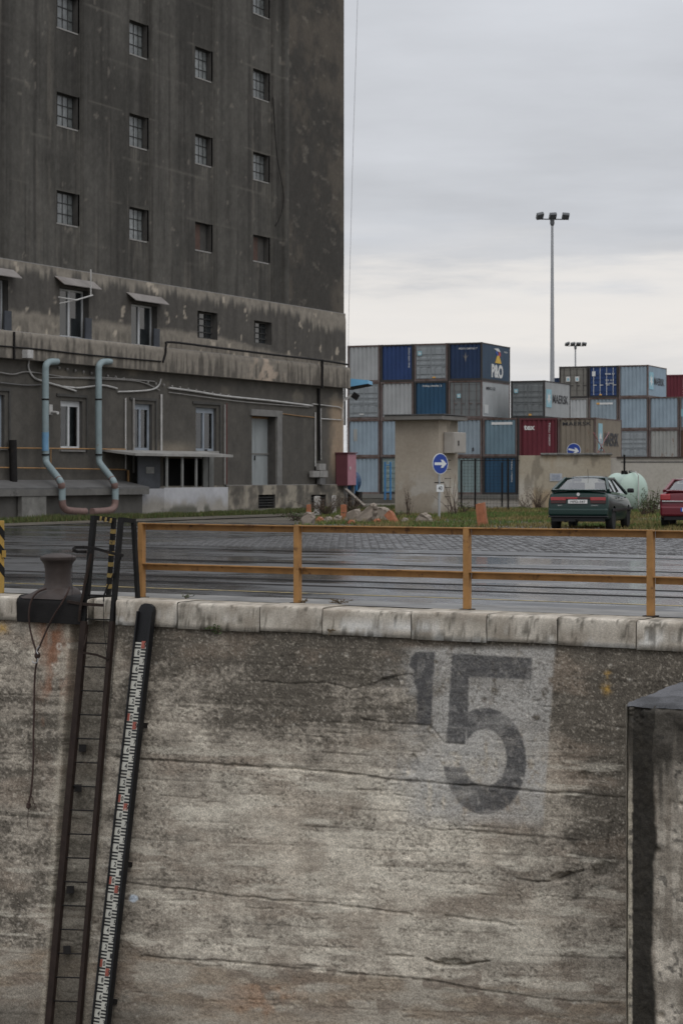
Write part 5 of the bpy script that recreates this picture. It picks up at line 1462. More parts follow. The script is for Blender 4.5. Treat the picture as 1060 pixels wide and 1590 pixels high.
def stack_org(corner, k, row, zb, hgt=2.6):
    """corner: front-right lower corner of column 0; k columns to the left"""
    return corner - EC * (CW + k * PITCH) + UP * (row * hgt + zb)
# ---- left stack: its near corner edge stands at photo column 748
YA = 140.4; CA = at(748, 740, YA); CA = Vector((CA.x, CA.y, 0)); ZBA = .28
def A(k, r): return stack_org(CA, k, r, ZBA)
o = container(A(0, 3), 'navy container with white letters and flag emblem, top corner of the left stack', PA['navy'], fr_dark, right=PA['slate'])
ftext(o, 'POCU 040162 7', .75, 2.12, 1.35, .13, m_let_w); 
MB().add([(1.0, .03, 1.75), (1.18, .03, 1.62), (1.24, .03, 1.95), (1.30, .03, 1.62), (1.48, .03, 1.75), (1.30, .03, 1.55), (1.24, .03, 1.25), (1.18, .03, 1.55)], [(0, 1, 2, 3, 4, 5, 6, 7)]).build('compass_mark', fr_grey, o, world=False)
stext(o, 'P&O', 2.0, .28, 2.5, .95, m_let_w, .05)
MB().add([(CW + .008, 2.75, 1.32), (CW + .008, 4.15, 1.32), (CW + .008, 3.65, 1.85), (CW + .008, 3.2, 1.85)], [(0, 1, 2, 3)]).build('emblem', m_yl, o, world=False)
MB().add([(CW + .008, 3.2, 1.86), (CW + .008, 3.5, 1.86), (CW + .008, 3.2, 2.14), (CW + .008, 2.85, 2.1)], [(0, 1, 2, 3)]).build('emblem', m_lb, o, world=False)
MB().add([(CW + .008, 3.51, 1.86), (CW + .008, 4.0, 1.8), (CW + .008, 3.9, 2.1), (CW + .008, 3.55, 2.14)], [(0, 1, 2, 3)]).build('emblem', m_rd, o, world=False)
MB().add([(CW + .008, 2.5, 2.3), (CW + .008, 3.2, 2.15), (CW + .008, 3.95, 2.12), (CW + .008, 3.5, 2.36)], [(0, 1, 2, 3)]).build('emblem', m_let_w, o, world=False)
stext(o, '22G1', 4.7, 2.12, .8, .1, m_let_w)
o = container(A(1, 3), 'grey container with ribbed doors and a pale blue square, top row of the left stack', PA['grey'], fr_rust, 'door'); star(o, .42, 1.93, .15, False); plate(o, 1.35, 1.58, .2, .30, m_tag_y)
o = container(A(2, 3), 'royal blue corrugated container in the top row of the left stack', PA['royal'], fr_dark); ftext(o, 'COSU 8201 3345', 2.05, 2.35, 1.4, .11, m_let_w, vertical=True)
o = container(A(3, 3), 'grey corrugated container at the left end of the top row beside the silo', PA['pale'], fr_rust)
o = container(A(0, 2), 'grey flat-doored container with a white side, below the navy lettered one', PA['dgrey'], fr_rust, 'flat', right=PA['white']); star(o, .78, 1.55, .14, False); stext(o, 'MSKU 22', .9, 2.0, 1.9, .2, m_let_k); plate(o, .5, 1.3, .35, .95, m_let_w, side=True)
o = container(A(1, 2), 'blue corrugated container with white code, second row from the top above the hut', PA['blue'], fr_dark); ftext(o, 'PONU 044781 3', .6, 2.2, 1.4, .13, m_let_w)
container(A(2, 2), 'pale grey corrugated container with rusty posts, above the hut roof', PA['pale'], fr_rust)
o = container(A(3, 2), 'grey ribbed-door container below the blue canopy', PA['grey'], fr_rust, 'door'); plate(o, .9, 1.25, .35, .42, m_let_w)
o = container(A(-1, 1), 'slate blue container with a white strip at its top, right of the hut', PA['teal'], fr_rust); plate(o, .6, 2.1, 2.15, 2.32, m_let_w, y=.03)
o = container(A(0, 1), 'light grey blue container just right of the hut, third row from the top', PA['lblue2'], fr_rust); plate(o, 1.72, 1.84, .35, .6, m_let_k, y=.03)
container(A(1, 1), 'light grey container mostly hidden behind the hut', PA['lblue'], fr_rust)
o = container(A(2, 1), 'light blue grey container with a stained patch, left of the hut', PA['lblue'], fr_rust)
o = container(A(3, 1), 'light blue grey container beside the silo, second row from below', PA['lblue'], fr_rust); plate(o, .45, .72, 1.1, 1.95, PA['rustyl'], y=.03)
container(A(-2, 1), 'grey container tucked behind the maroon one', PA['dgrey'], fr_dark)
o = container(A(-1, 0), 'deep blue container on the ground behind the wire fence', PA['blue'], fr_dark); ftext(o, 'PONU 172055', 2.0, 2.35, 1.5, .1, m_let_w, vertical=True)
container(A(0, 0), 'grey green container on the ground right of the hut', PA['green'], fr_rust)
container(A(1, 0), 'grey container on the ground behind the hut', PA['grey'], fr_dark)
container(A(2, 0), 'dark green grey container with ribbed doors left of the hut, on the ground', PA['green'], fr_dark, 'door')
container(A(3, 0), 'rust-stained light blue container on the ground next to the pink cabinet', PA['lblue'], fr_rust)
container(A(-2, 0), 'grey container on the ground hidden by the beige wall', PA['dgrey'], fr_dark)
P_ = at(792.5, 740, 141.5); o = container(Vector((P_.x, P_.y, 2 * 2.6 + ZBA)), 'grey ribbed-door container with a lettered pale side, at the foot of the tall mast', PA['dgrey'], fr_dark, 'door', right=PA['pale'])
star(o, .95, 1.4, .62, hz=.62); stext(o, 'MAERSK', 1.8, 1.1, 3.7, .6, m_let_k); star(o, .4, 1.9, .14, False); plate(o, 1.3, 1.5, .2, .32, m_tag_y)
# ---- nearer pair with maroon front
YB = 127.5; CB = at(924.5, 740, YB); CB = Vector((CB.x, CB.y, 0))
def B(k, r): return stack_org(CB, k, r, -.03)
o = container(B(0, 1), 'weathered beige container lettered in black on both faces', PA['brown'], fr_rust); star(o, 1.05, 1.4, .48, hz=.85)
ftext(o, 'MAERSK', .3, 2.10, 1.85, .24, m_let_k); stext(o, 'MAERSK', 2.0, .85, 3.3, .85, m_let_k, .03)
o = container(B(1, 1), 'maroon corrugated container with white lettering', PA['maroon'], cpaint('frame_maroon', (.11, .03, .035), .1)); ftext(o, 'tex', .28, 1.85, .72, .32, m_let_w, bold=.03); ftext(o, 'TEXU 330927', 1.9, 2.3, 1.45, .1, m_let_w, vertical=True)
container(B(0, 0), 'beige container hidden low behind the beige wall', PA['brown'], fr_rust); container(B(1, 0), 'grey container hidden low behind the beige wall', PA['grey'], fr_rust)
# ---- right stack, farther off
YC = 165.5; CC = at(1006, 740, YC); CC = Vector((CC.x, CC.y, 0)); ZBC = .1
def C_(k, r): return stack_org(CC, k, r, ZBC)
o = container(C_(0, 3), 'light blue container with a lettered side, top corner of the right stack', PA['lblue'], fr_rust); star(o, 1.0, 1.35, .7); stext(o, 'MAERSK', 1.9, 1.05, 3.3, .6, m_let_k); 
o = container(C_(1, 3), 'deep blue container with white lock rods, top row of the right stack', PA['royal'], fr_dark, 'door', rods=True); plate(o, .30, .58, 1.75, 2.15, m_let_w, y=-.06); ftext(o, 'MSK U', 1.4, 1.85, .75, .13, m_let_w, y=-.06); ftext(o, '22 G1', 1.4, 1.35, .7, .12, m_let_w, y=-.06); ftext(o, '30480', 1.4, 1.1, .7, .1, m_let_w, y=-.06); plate(o, .9, 1.1, .2, .3, m_tag_y)
o = container(C_(2, 3), 'brownish grey container with two white squares on its doors', cpaint('taupe', (.175, .165, .145), .15), fr_dark, 'flat')
for x in (.78, 1.55): plate(o, x - .17, x + .17, 1.35, 1.75, m_let_w, y=-.06); plate(o, x - .08, x + .08, 1.42, 1.64, m_sq, y=-.065)
container(C_(0, 2), 'light blue container under the lettered corner one of the right stack', PA['lblue'], fr_rust); o = container(C_(1, 2), 'rust-streaked pale blue container with an orange and white strip', PA['lblue2'], fr_rust); plate(o, .65, 2.0, 2.05, 2.2, m_let_w, y=.03); plate(o, .65, .9, 2.052, 2.198, m_tag_y, y=.024)
container(C_(2, 2), 'pale striped container half hidden right of the lettered grey one', PA['white'], fr_grey)
container(C_(-1, 2), 'light blue container at the right, level with the mast foot row', PA['lblue'], fr_rust); o = container(C_(-2, 2), 'pale container cut by the right edge of the picture', PA['lblue'], fr_rust); plate(o, .1, .5, 1.0, 1.6, m_sq, y=.03)
container(C_(0, 1), 'grey ribbed-door container right of the beige lettered side', PA['grey'], fr_rust, 'door'); container(C_(-1, 1), 'rust-streaked pale container above the beige wall, right', PA['rustyl'], fr_rust); container(C_(-2, 1), 'rusty brown container at the right edge above the wall', cpaint('rust_brown', (.12, .07, .05), .4), fr_rust)
container(C_(1, 1), 'light container hidden behind the beige lettered one', PA['lblue'], fr_rust); container(C_(2, 1), 'light container hidden behind the maroon one', PA['grey'], fr_rust)
for k in (-2, -1, 0, 1, 2): container(C_(k, 0), 'bottom container of the right stack hidden behind the wall', PA['grey'], fr_rust)
YD = 181; P_ = at(1026, 740, YD)
for r_ in range(4):
    o = container(Vector((P_.x, P_.y, r_ * 2.6 + .05)), 'dark red container at the far right edge against the sky' if r_ == 3 else 'dark red container in the stack behind the right one, hidden', PA['maroon'], PA['maroon'])
    if r_ == 3: ftext(o, 'TEXU 411', 1.95, 2.3, 1.6, .12, m_let_w, vertical=True); plate(o, .1, .42, 1.6, 1.9, m_let_w, y=.03)
P_ = at(857, 740, 186)
for r_ in range(4): o = container(Vector((P_.x, P_.y, r_ * 2.6 + .02)), 'navy container peeping out behind the mast' if r_ == 3 else 'navy container in the stack behind the mast, hidden', PA['navy'], PA['navy'])
# concrete slab under the left stack
sl = MB(); b0 = A(4, 0) - UP * ZBA - GC * .5; b1 = A(-4, 0) - UP * ZBA - GC * .5
sl.hexa([b0, b1, b1 + GC * 30, b0 + GC * 30, b0 + UP * ZBA, b1 + UP * ZBA, b1 + GC * 30 + UP * ZBA, b0 + GC * 30 + UP * ZBA])
tag(sl.build('pavement', mat('yard_slab', (.16, .155, .14), .9, var=.25, vs=1)), 'raised concrete slab under the container stack', kind='structure')
# ---- floodlight masts
m_mast = mat('galvanised_mast', (.34, .35, .36), .5, metal=.25, var=.12, vs=1)
m_lamp = mat('floodlight_dark', (.10, .105, .11), .5)
def mast(x, ytop, Y, r0, r1, half, lamps, label):
    base = at(x, 740, Y); base.z = 0; top = at(x, ytop, Y).z
    o = empty('floodlight_mast', base, R(5), label, 'light mast', 'floodlight masts over the yard')
    MB().tube([(0, 0, 0), (0, 0, top)], [r0, r1], 12).build('pole', m_mast, o, world=False, smooth=True)
    MB().tube([(-half, 0, top), (half, 0, top)], r1 * .55, 6).build('cross_arm', m_lamp, o, world=False)
    MB().lathe([(r1 * 1.2, -.5), (r1 * 1.9, -.35), (r1 * 1.9, 0), (r1, .1)], (0, 0, top), 10).build('head_collar', m_lamp, o, world=False)
    for k in range(lamps):
        u_ = -half + 2 * half * k / (lamps - 1); s_ = half / 1.1
        M_ = Matrix.Translation((u_, -.2, top + .22 * s_ * 1.2)) @ Matrix.Rotation(R(-38), 4, 'X') @ Matrix.Rotation(R(12 * (k - lamps / 2)), 4, 'Y')
        mb = MB(); mb.box((-.30 * s_, -.28, -.16), (.30 * s_, .28, .10)); mb.v = [tuple(M_ @ Vector(p)) for p in mb.v]; mb.build('floodlight', m_lamp, o, world=False, bevel=.03)
        MB().tube([(u_, 0, top), (u_, -.2, top + .2)], .05, 5).build('lamp_bracket', m_lamp, o, world=False)
    return o
mast(857, 340, 158, .24, .09, 1.0, 3, 'tall grey floodlight mast with three lamps behind the containers')
mast(893, 537, 300, .22, .10, 1.25, 4, 'small distant floodlight mast with four lamps')
# ================================================================== HUT, SIGNS, WALL, TANK, CARS, GRASS
# ---- concrete hut
YH = 80.5
hc = at(681, 740, YH); hc.z = 0
ANG_H = R(-25)
hut = empty('concrete_hut', hc, ANG_H, 'windowless beige concrete hut with a flat roof slab', 'hut')
def col_hut(co):
    u, z = co[:, 0] + co[:, 1] * .7, co[:, 2]
    c = mixc(LF(120, 112, 101), LF(140, 132, 120), fbm(u * 1.3, z * 1.1, 701, 5))
    c = mixc(c, LF(146, 142, 135), .7 * sstep(.5, .66, fbm(u * 1.6, z * 1.6, 702, 4)) * sstep(2.0, 1.0, z))
    c = mixc(c, LF(84, 80, 72), .7 * sstep(.55, .7, fbm(u * 2.6, z * .7, 703, 4)) * sstep(2.6, 3.6, z))
    c = mixc(c, LF(100, 92, 80), .5 * sstep(.5, .1, z))
    return c
HZ = 3.72; HWL, HWR = 1.86, 2.0
A_, B_ = np.meshgrid(np.linspace(-HWL, 0, 40), np.linspace(-.03, HZ, 70)); me = grid_mesh('front_wall', np.stack([A_, A_ * 0, B_], -1)); color_by(me, col_hut); link('front_wall', me, vcmat('hut_render', .95, .12, 8, .3, 30, .15), hut)
A_, B_ = np.meshgrid(np.linspace(0, HWR, 40), np.linspace(-.03, HZ, 70)); me = grid_mesh('side_wall', np.stack([A_ * 0, A_, B_], -1)); color_by(me, col_hut); link('side_wall', me, MATS['hut_render'], hut)
MB().box((-HWL + .005, .006, -.03), (-.006, HWR - .006, HZ - .01)).build('core', mat('hut_core', (.2, .19, .17), .9), hut, world=False)
MB().hexa([(-HWL - .32, -.35, HZ), (.30, -.35, HZ), (.30, HWR + .3, HZ), (-HWL - .32, HWR + .3, HZ), (-HWL - .32, -.35, HZ + .19), (.30, -.35, HZ + .17), (.30, HWR + .3, HZ + .17), (-HWL - .32, HWR + .3, HZ + .19)]).build('roof_slab', mat('hut_roof_slab', (.19, .18, .165), .9, var=.25, vs=1.5), hut, world=False, bevel=.02)
MB().box((-HWL - .36, -.39, HZ + .195), (.34, HWR + .34, HZ + .225)).build('roof_felt', mat('roof_felt', (.12, .12, .12), .8), hut, world=False)
bx = MB().box((.02, .45, 2.42), (.45, 1.75, 3.25)).build('meter_cupboard', mat('cupboard_beige', (.36, .335, .30), .7, var=.15, vs=2), hut, world=False, bevel=.02)
MB().box((.452, .5, 2.47), (.465, 1.7, 3.2)).build('cupboard_door', mat('cupboard_beige'  , (.36, .335, .30)), bx, world=False)
MB().box((.466, .85, 2.72), (.48, .95, 2.92)).build('latch', m_dark, bx, world=False)
for k in range(6): MB().tube([(.002, .6, .35 + k * .36), (.10, .6, .35 + k * .36), (.10, 1.0, .35 + k * .36), (.002, 1.0, .35 + k * .36)], .012, 5).build('step_iron', m_dark, hut, world=False)
# ---- round arrow signs
m_sblue = mat('sign_blue', (.018, .055, .30), .4, var=.08, bump=0); m_swh = mat('sign_white', (.68, .70, .70), .4, var=.06, bump=0); m_spole = mat('sign_pole_grey', (.38, .40, .41), .5, metal=.3, var=.1)
def arrow_sign(base, zc_, r, yaw, label, ang=0.0, sub=None):
    o = empty('arrow_sign', base, yaw, label, 'road sign')
    MB().tube([(0, .03, 0), (0, .03, zc_ + r * .6)], .038, 8).build('pole', m_spole, o, world=False, smooth=True)
    d = MB().lathe([(r, -.012), (r, .008)], (0, -.02, zc_), 40, 'y').build('disc', m_swh, o, world=False)
    MB().lathe([(r * .93, -.004), (r * .93, .0)], (0, -.034, zc_), 40, 'y').build('blue_face', m_sblue, d, world=False)
    a, b = r * .16, r * .78
    pl = [(-b, -a * .8), (b * .25, -a * .8), (b * .02, -a * 2.4), (b * .40, -a * 2.4), (b, 0), (b * .40, a * 2.4), (b * .02, a * 2.4), (b * .25, a * .8), (-b, a * .8)]
    ca, sa = math.cos(ang), math.sin(ang)
    MB().prism([(x * ca - z * sa, zc_ + x * sa + z * ca) for x, z in pl], -.042, -.0395).build('arrow', m_swh, d, world=False)
    if sub:
        p = MB().box((-.17, -.02, sub - .13), (.17, -.008, sub + .13)).build('sub_plate', m_swh, o, world=False)
        text('lettering', '40', m_let_k, p, (-.09, -.024, sub - .075), EXF, EZ, .18, .15, .01)
        MB().tube([(-.22, .03, sub + .2), (.22, .03, sub + .2)], .02, 5).build('clamp', m_dark, o, world=False)
    return o
sb = at(682.5, 740, 73.5); sb.z = 0
arrow_sign(sb, at(682, 720, 73.5).z, .375, R(40), 'round blue sign with a white right arrow in front of the hut', 0, at(683, 758, 73.5).z)
sb = at(890.5, 740, 106); sb.z = 0
arrow_sign(sb, at(890, 699, 106).z, .36, R(-8), 'round blue arrow sign half hidden behind the beige wall', R(-12))
# ---- crossed red and white warning boards
sb = at(933, 740, 108); sb.z = 0
xs = empty('crossing_sign', sb, 0, 'crossed red and white boards in front of the beige lettered container', 'road sign')
zc_ = at(936, 693, 108).z
m_rpink = mat('faded_red_border', (.42, .12, .13), .6)
for sgn in (-1, 1):
    c_ = Vector((0, -.02 * sgn, zc_)); dv = Vector((.55 * sgn, 0, 1)).normalized() * .85
    MB().bar(c_ - dv, c_ + dv, .012, .27, up=(0, 1, 0)).build('board', m_rpink, xs, world=False)
    MB().bar(c_ - dv * .95 + Vector((0, -.012, 0)), c_ + dv * .95 + Vector((0, -.012, 0)), .012, .14, up=(0, 1, 0)).build('white_stripe', m_swh, xs, world=False)
for ch in xs.children: pass
MB().tube([(0, .05, 0), (0, .05, zc_ + .4)], .04, 8).build('pole', m_spole, xs, world=False)
# ---- beige wall
YW = 99.0
def col_wall(co):
    u, z = co[:, 0], co[:, 2]
    c = mixc(LF(126, 117, 102), LF(142, 136, 124), fbm(u * .5, z * .8, 711, 5))
    c = mixc(c, LF(124, 106, 80), .6 * sstep(.5, .68, fbm(u * .8, z * .6, 712, 4)) * sstep(3.2, 1.6, u))
    c = mixc(c, LF(152, 149, 142), .6 * sstep(.5, .65, fbm(u * .7, z * .5, 713, 4)) * sstep(1.8, .8, z))
    c = mixc(c, LF(92, 86, 76), .6 * sstep(.58, .7, fbm(u * 2.5, z * .8, 714, 4)))
    return c
w0 = at(805, 740, YW); w0.z = 0
wl_ = empty('yard_wall', w0, R(-4), 'long beige rendered yard wall with a ragged tile coping', 'wall')
s_w = F / YW
h1 = at(0, 707, YW).z; h2 = at(0, 711, YW).z; xw = (947 - 805) / s_w; xe = (1180 - 805) / s_w
A_, B_ = np.meshgrid(np.linspace(0, xw, 90), np.linspace(-.05, h1, 40)); me = grid_mesh('wall_section', np.stack([A_, A_ * 0, B_], -1)); color_by(me, col_wall); link('wall_section', me, MATS['hut_render'], wl_)
A_, B_ = np.meshgrid(np.linspace(xw + .002, xe, 120), np.linspace(-.05, h2, 40)); me = grid_mesh('wall_section', np.stack([A_, A_ * 0 + .3, B_], -1)); color_by(me, lambda c: mixc(LF(132, 128, 120), LF(142, 138, 131), fbm(c[:, 0], c[:, 2], 715, 4))); link('wall_section', me, MATS['hut_render'], wl_)
MB().box((0.002, .004, -.05), (xw, .25, h1 - .002)).build('core', mat('hut_core', (.2, .19, .17)), wl_, world=False)
MB().box((xw + .004, .304, -.05), (xe, .5, h2 - .002)).build('core', mat('hut_core', (.2, .19, .17)), wl_, world=False)
r_ = random.Random(4); n_ = 26
for k in range(n_):
    x0 = 1.05 + (xw - 1.0) * k / n_; MB().hexa([(x0, -.12, h1 + .0), (x0 + .14, -.12, h1 + .0), (x0 + .14, .3, h1 + .06), (x0, .3, h1 + .06), (x0, -.12, h1 + .04 + r_.uniform(0, .04)), (x0 + .14, -.12, h1 + .05), (x0 + .14, .3, h1 + .12), (x0, .3, h1 + .12)]).build('coping_tile', mat('old_tile', (.085, .08, .07), .9, obj_rand=.3), wl_, world=False)
MB().box((xw + .3, .2, h2), (xe, .55, h2 + .06)).build('wall_cap', mat('rust_angle', (.055, .04, .035), .8), wl_, world=False)
MB().box((xw + .5, .28, h2 - .22), (xe, .299, h2 - .17)).build('wall_groove', m_dockroof, wl_, world=False)
ns = MB().box(((853 - 805) / s_w, -.03, at(0, 747, YW).z), ((872 - 805) / s_w, -.005, at(0, 735, YW).z)).build('notice_board', mat('white_notice', (.40, .42, .45), .6, var=.2, vs=6), wl_, world=False)
for k in range(4):
    zz_ = at(0, 737.5 + k * 2.3, YW).z; MB().box(((856 - 805) / s_w, -.036, zz_ - .02), ((869 - 805) / s_w, -.031, zz_ + .01)).build('text_line', mat('faded_text', (.24, .28, .36), .7), ns, world=False)
po = MB().tube([at(969, 800, 97.5), at(969, 706, 97.5)], .05, 6).build('wall_post', m_dark); tag(po, 'thin dark post standing in front of the mint tank', 'post')
# ---- mint green gas tank
tkc = at(972, 762, 92); m_mint = mat('mint_paint', (.40, .51, .44), .45, var=.1, vs=1.5, bump=.03)
tk = empty('gas_tank', Vector((tkc.x, tkc.y, 0)), R(-58), 'mint green horizontal gas tank in front of the wall', 'tank')
rt = .74; L0, L1 = -.55, .45
pf = [(0.0, L0 - .42), (.35, L0 - .38), (.62, L0 - .25), (.8, L0 - .08), (rt, L0 + .1), (rt, L1 - .1), (.82, L1 + .06), (.66, L1 + .24), (.4, L1 + .37), (.15, L1 + .42), (0.0, L1 + .425)]
MB().lathe(pf, (0, 0, tkc.z), 36, 'x').build('shell', m_mint, tk, world=False, smooth=True)
for q in (L0 + .4, L1 - .4): MB().box((q - .1, -.6, 0), (q + .1, .6, tkc.z - .5)).build('saddle', m_sill, tk, world=False)
for q in (-.25, .0, .3): MB().tube([(q, 0, tkc.z + rt - .05), (q, 0, tkc.z + rt + .16)], .07, 8).build('valve', m_dark, tk, world=False)
MB().tube([(.05, 0, tkc.z + rt + .12), (.75, -.1, tkc.z + rt + .12), (.95, -.1, tkc.z + rt - .05), (.95, -.1, .2)], .025, 6).build('feed_pipe', m_wht, tk, world=False)
# ---- wire fence between hut and wall
fp = [at(x, 740, Yf) for x, Yf in ((716, 92), (737.5, 90), (779, 103), (788.5, 92))]
fn = empty('wire_fence', Vector((fp[0].x, fp[0].y, 0)), 0, 'wire mesh fence on thin dark posts between hut and wall', 'fence')
for p, yt in zip(fp, (714, 712, 718, 712)): MB().tube([Vector((p.x, p.y, 0)), Vector((p.x, p.y, at(0, yt, p.y).z))], .045, 6).build('post', m_dark, fn)
fa, fb = Vector((fp[0].x, 92, 0)), Vector((at(806, 740, 92).x, 92, 0))
mb = MB(); nw = 18
for k in range(nw + 1):
    p = fa.lerp(fb, k / nw); mb.tube([p, p + UP * 2.2], .004, 3, False)
for k in range(15): mb.tube([fa + UP * .15 * k, fb + UP * .15 * k], .004, 3, False)
tag(mb.build('wire_mesh', m_dark, fn), kind='stuff')
MB().tube([fa + UP * 2.22, fb + UP * 2.22], .02, 5).build('top_rail', m_dark, fn)
# ---- blue gate bars and blue drum left of the hut
m_gb = mat('gate_blue', (.05, .20, .42), .5, var=.15)
gtp = at(597, 740, 112); gt_ = empty('blue_gate', Vector((gtp.x, gtp.y, 0)), 0, 'narrow bright blue gate of two bars left of the hut', 'gate')
for x in (597.5, 606): MB().tube([at(x, 776, 112), at(x, 717, 112)], .06, 6).build('upright', m_gb, gt_)
for y_ in (722, 764): MB().tube([at(597.5, y_, 112), at(606, y_, 112)], .03, 6).build('cross_bar', m_gb, gt_)
dpnt = at(541, 748, 103.5); dr_ = empty('blue_drum', Vector((dpnt.x, dpnt.y, 0)), R(60), 'dark blue drum behind the pink cabinet', 'drum')
MB().lathe([(.0, -.2), (.62, -.2), (.62, .2), (.0, .2)], (0, 0, dpnt.z), 24, 'x').build('drum_shell', mat('drum_blue', (.02, .06, .13), .5), dr_, world=False)
MB().lathe([(.25, -.24), (.25, .24)], (0, 0, dpnt.z), 16, 'x').build('hub', m_dark, dr_, world=False)
MB().box((-.15, -.7, 0), (.15, .7, dpnt.z - .5)).build('cradle', m_dark, dr_, world=False)
for (x, y0, y1) in ((550, 735, 766), (554, 742, 762)):
    pp = MB().bar(at(x, y1, 103), at(x - 1, y0, 103), .08, .14).build('blue_plank', m_gb); tag(pp, 'tall bright blue plank leaning beside the drum' if x == 550 else 'short bright blue plank leaning beside the drum', 'plank')

# ---- rubble by the grass edge
m_cc = mat('broken_concrete', (.255, .215, .175), .9, var=.35, vs=3, bump=.5, bs=14); m_or = mat('orange_concrete', (.34, .13, .065), .8, var=.35, vs=4, bump=.3, bs=20, rust=.35, rs=3, rustc=(.30, .25, .21))
m_wp = mat('peeling_white', (.42, .40, .37), .85, var=.35, vs=5, rust=.4, rs=4, rustc=(.17, .10, .07))
def chunk(name, label, cat, pts, depth, Y, m, seed, amp=.03, grp='rubble by the silo corner'):
    """broken slab: outline (photo columns / rows) given real distance and thickness"""
    r_ = random.Random(seed); P_ = [at(x, y, Y) for x, y in pts]
    bm = bmesh.new(); k = len(P_)
    off_ = Vector((.3, 1, .05)).normalized() * depth
    f_ = [bm.verts.new(p) for p in P_]; b_ = [bm.verts.new(p + off_ * r_.uniform(.8, 1.1)) for p in P_]
    bm.faces.new(f_); bm.faces.new(b_[::-1])
    for i in range(k): bm.faces.new((f_[i], b_[i], b_[(i + 1) % k], f_[(i + 1) % k]))
    bmesh.ops.recalc_face_normals(bm, faces=bm.faces)
    bmesh.ops.subdivide_edges(bm, edges=bm.edges[:], cuts=3, use_grid_fill=True)
    for v in bm.verts: v.co += Vector((r_.uniform(-1, 1), r_.uniform(-1, 1), r_.uniform(-1, 1))) * amp
    me = bpy.data.meshes.new(name); bm.to_mesh(me); bm.free()
    o = link(name, me, m); c_ = sum(P_, Vector()) / k; c_.z = 0
    me.transform(Matrix.Translation(-c_)); o.location = c_
    return tag(o, label, cat, grp)
chunk('concrete_slab', 'large broken concrete slab leaning in the rubble', 'rubble', [(548, 812), (556, 800), (574, 783), (579, 786), (577, 800), (572, 811)], .7, 66.5, m_cc, 1)
chunk('concrete_slab', 'rough concrete block behind the leaning slab', 'rubble', [(574, 808), (577, 790), (590, 788), (600, 794), (606, 808)], .8, 69.5, m_cc, 2)
chunk('painted_block', 'orange painted concrete block with a white edge tilted in the grass', 'rubble', [(596, 800), (603, 793), (607, 796), (616, 812), (606, 812)], .3, 66.3, m_or, 3, .012)
chunk('concrete_slab', 'low concrete lump in front of the hut', 'rubble', [(645, 812), (648, 800), (656, 797), (664, 803), (668, 812)], .6, 66.3, m_cc, 4)
chunk('boulder', 'pale rounded stone at the left end of the rubble', 'rubble', [(468, 814), (468, 803), (474, 796), (481, 798), (484, 806), (482, 815)], .4, 63.8, m_cc, 5, .02)
chunk('concrete_post', 'broken white concrete stub before the cellar vent', 'post', [(487, 800), (487, 771), (495, 771), (495, 800)], .2, 80, m_wp, 6, .012)
chunk('concrete_post', 'broken white concrete stub left of the cabinet leg', 'post', [(514, 800), (515, 770), (519, 769), (520, 800)], .2, 82, m_wp, 7, .012)
chunk('orange_post', 'short orange post at the left end of the rubble', 'post', [(475, 802), (476, 784), (481, 783), (482, 802)], .15, 75, m_or, 8, .008)
chunk('orange_post', 'orange post below the pink cabinet', 'post', [(529, 806), (529, 784), (536, 784), (536, 806)], .2, 72.5, m_or, 9, .008)
chunk('orange_post', 'leaning orange and white marker post right of the hut', 'post', [(741, 816), (738.5, 783), (750, 781), (755, 816)], .3, 63.0, m_or, 10, .012)
chunk('concrete_slab', 'dark earth-stained block in the middle of the rubble', 'rubble', [(534, 810), (538, 796), (550, 792), (556, 802), (552, 811)], .6, 67.5, m_cc, 12)
rb2 = random.Random(14)
for (x, y, w_, h_, Y_, m_, lb) in ((494, 811, 9, 8, 67.5, m_or, 'brick red lump right of the pale stone'), (508, 812, 12, 9, 66.8, m_cc, 'brown broken lump left in the rubble'), (522, 811, 10, 10, 67.6, m_cc, 'jagged brown lump before the orange post'), (584, 813, 9, 7, 65.8, m_or, 'small orange brick piece beside the leaning slab'), (627, 812, 9, 7, 66.5, m_cc, 'small brown lump left of the sign'), (543, 814, 8, 6, 65.2, m_or, 'small brick piece at the foot of the dark block')):
    chunk('rubble_piece', lb, 'rubble', [(x - w_ * .5, y), (x - w_ * .45, y - h_ * .6), (x - w_ * .1, y - h_), (x + w_ * .35, y - h_ * .75), (x + w_ * .5, y)], .35, Y_, m_, int(x), .035)
pk = MB().bar(at(537, 760, 96), at(566, 786, 92), .14, .09).build('timber_beam', mat('grey_timber', (.24, .21, .18), .9, var=.3, vs=3)); tag(pk, 'grey timber beam slanting down behind the rubble', 'beam')
# ---- low retaining edge under the stack
ledge = MB().hexa([at(540, 786, 118), at(616, 786, 118), at(616, 786, 120), at(540, 786, 120), at(540, 775, 118), at(616, 774, 118), at(616, 774, 120), at(540, 775, 120)]).build('retaining_wall', mat('ledge_concrete', (.12, .115, .10), .9, var=.3, vs=1)); tag(ledge, 'low dark concrete ledge below the containers left of the hut', 'wall')

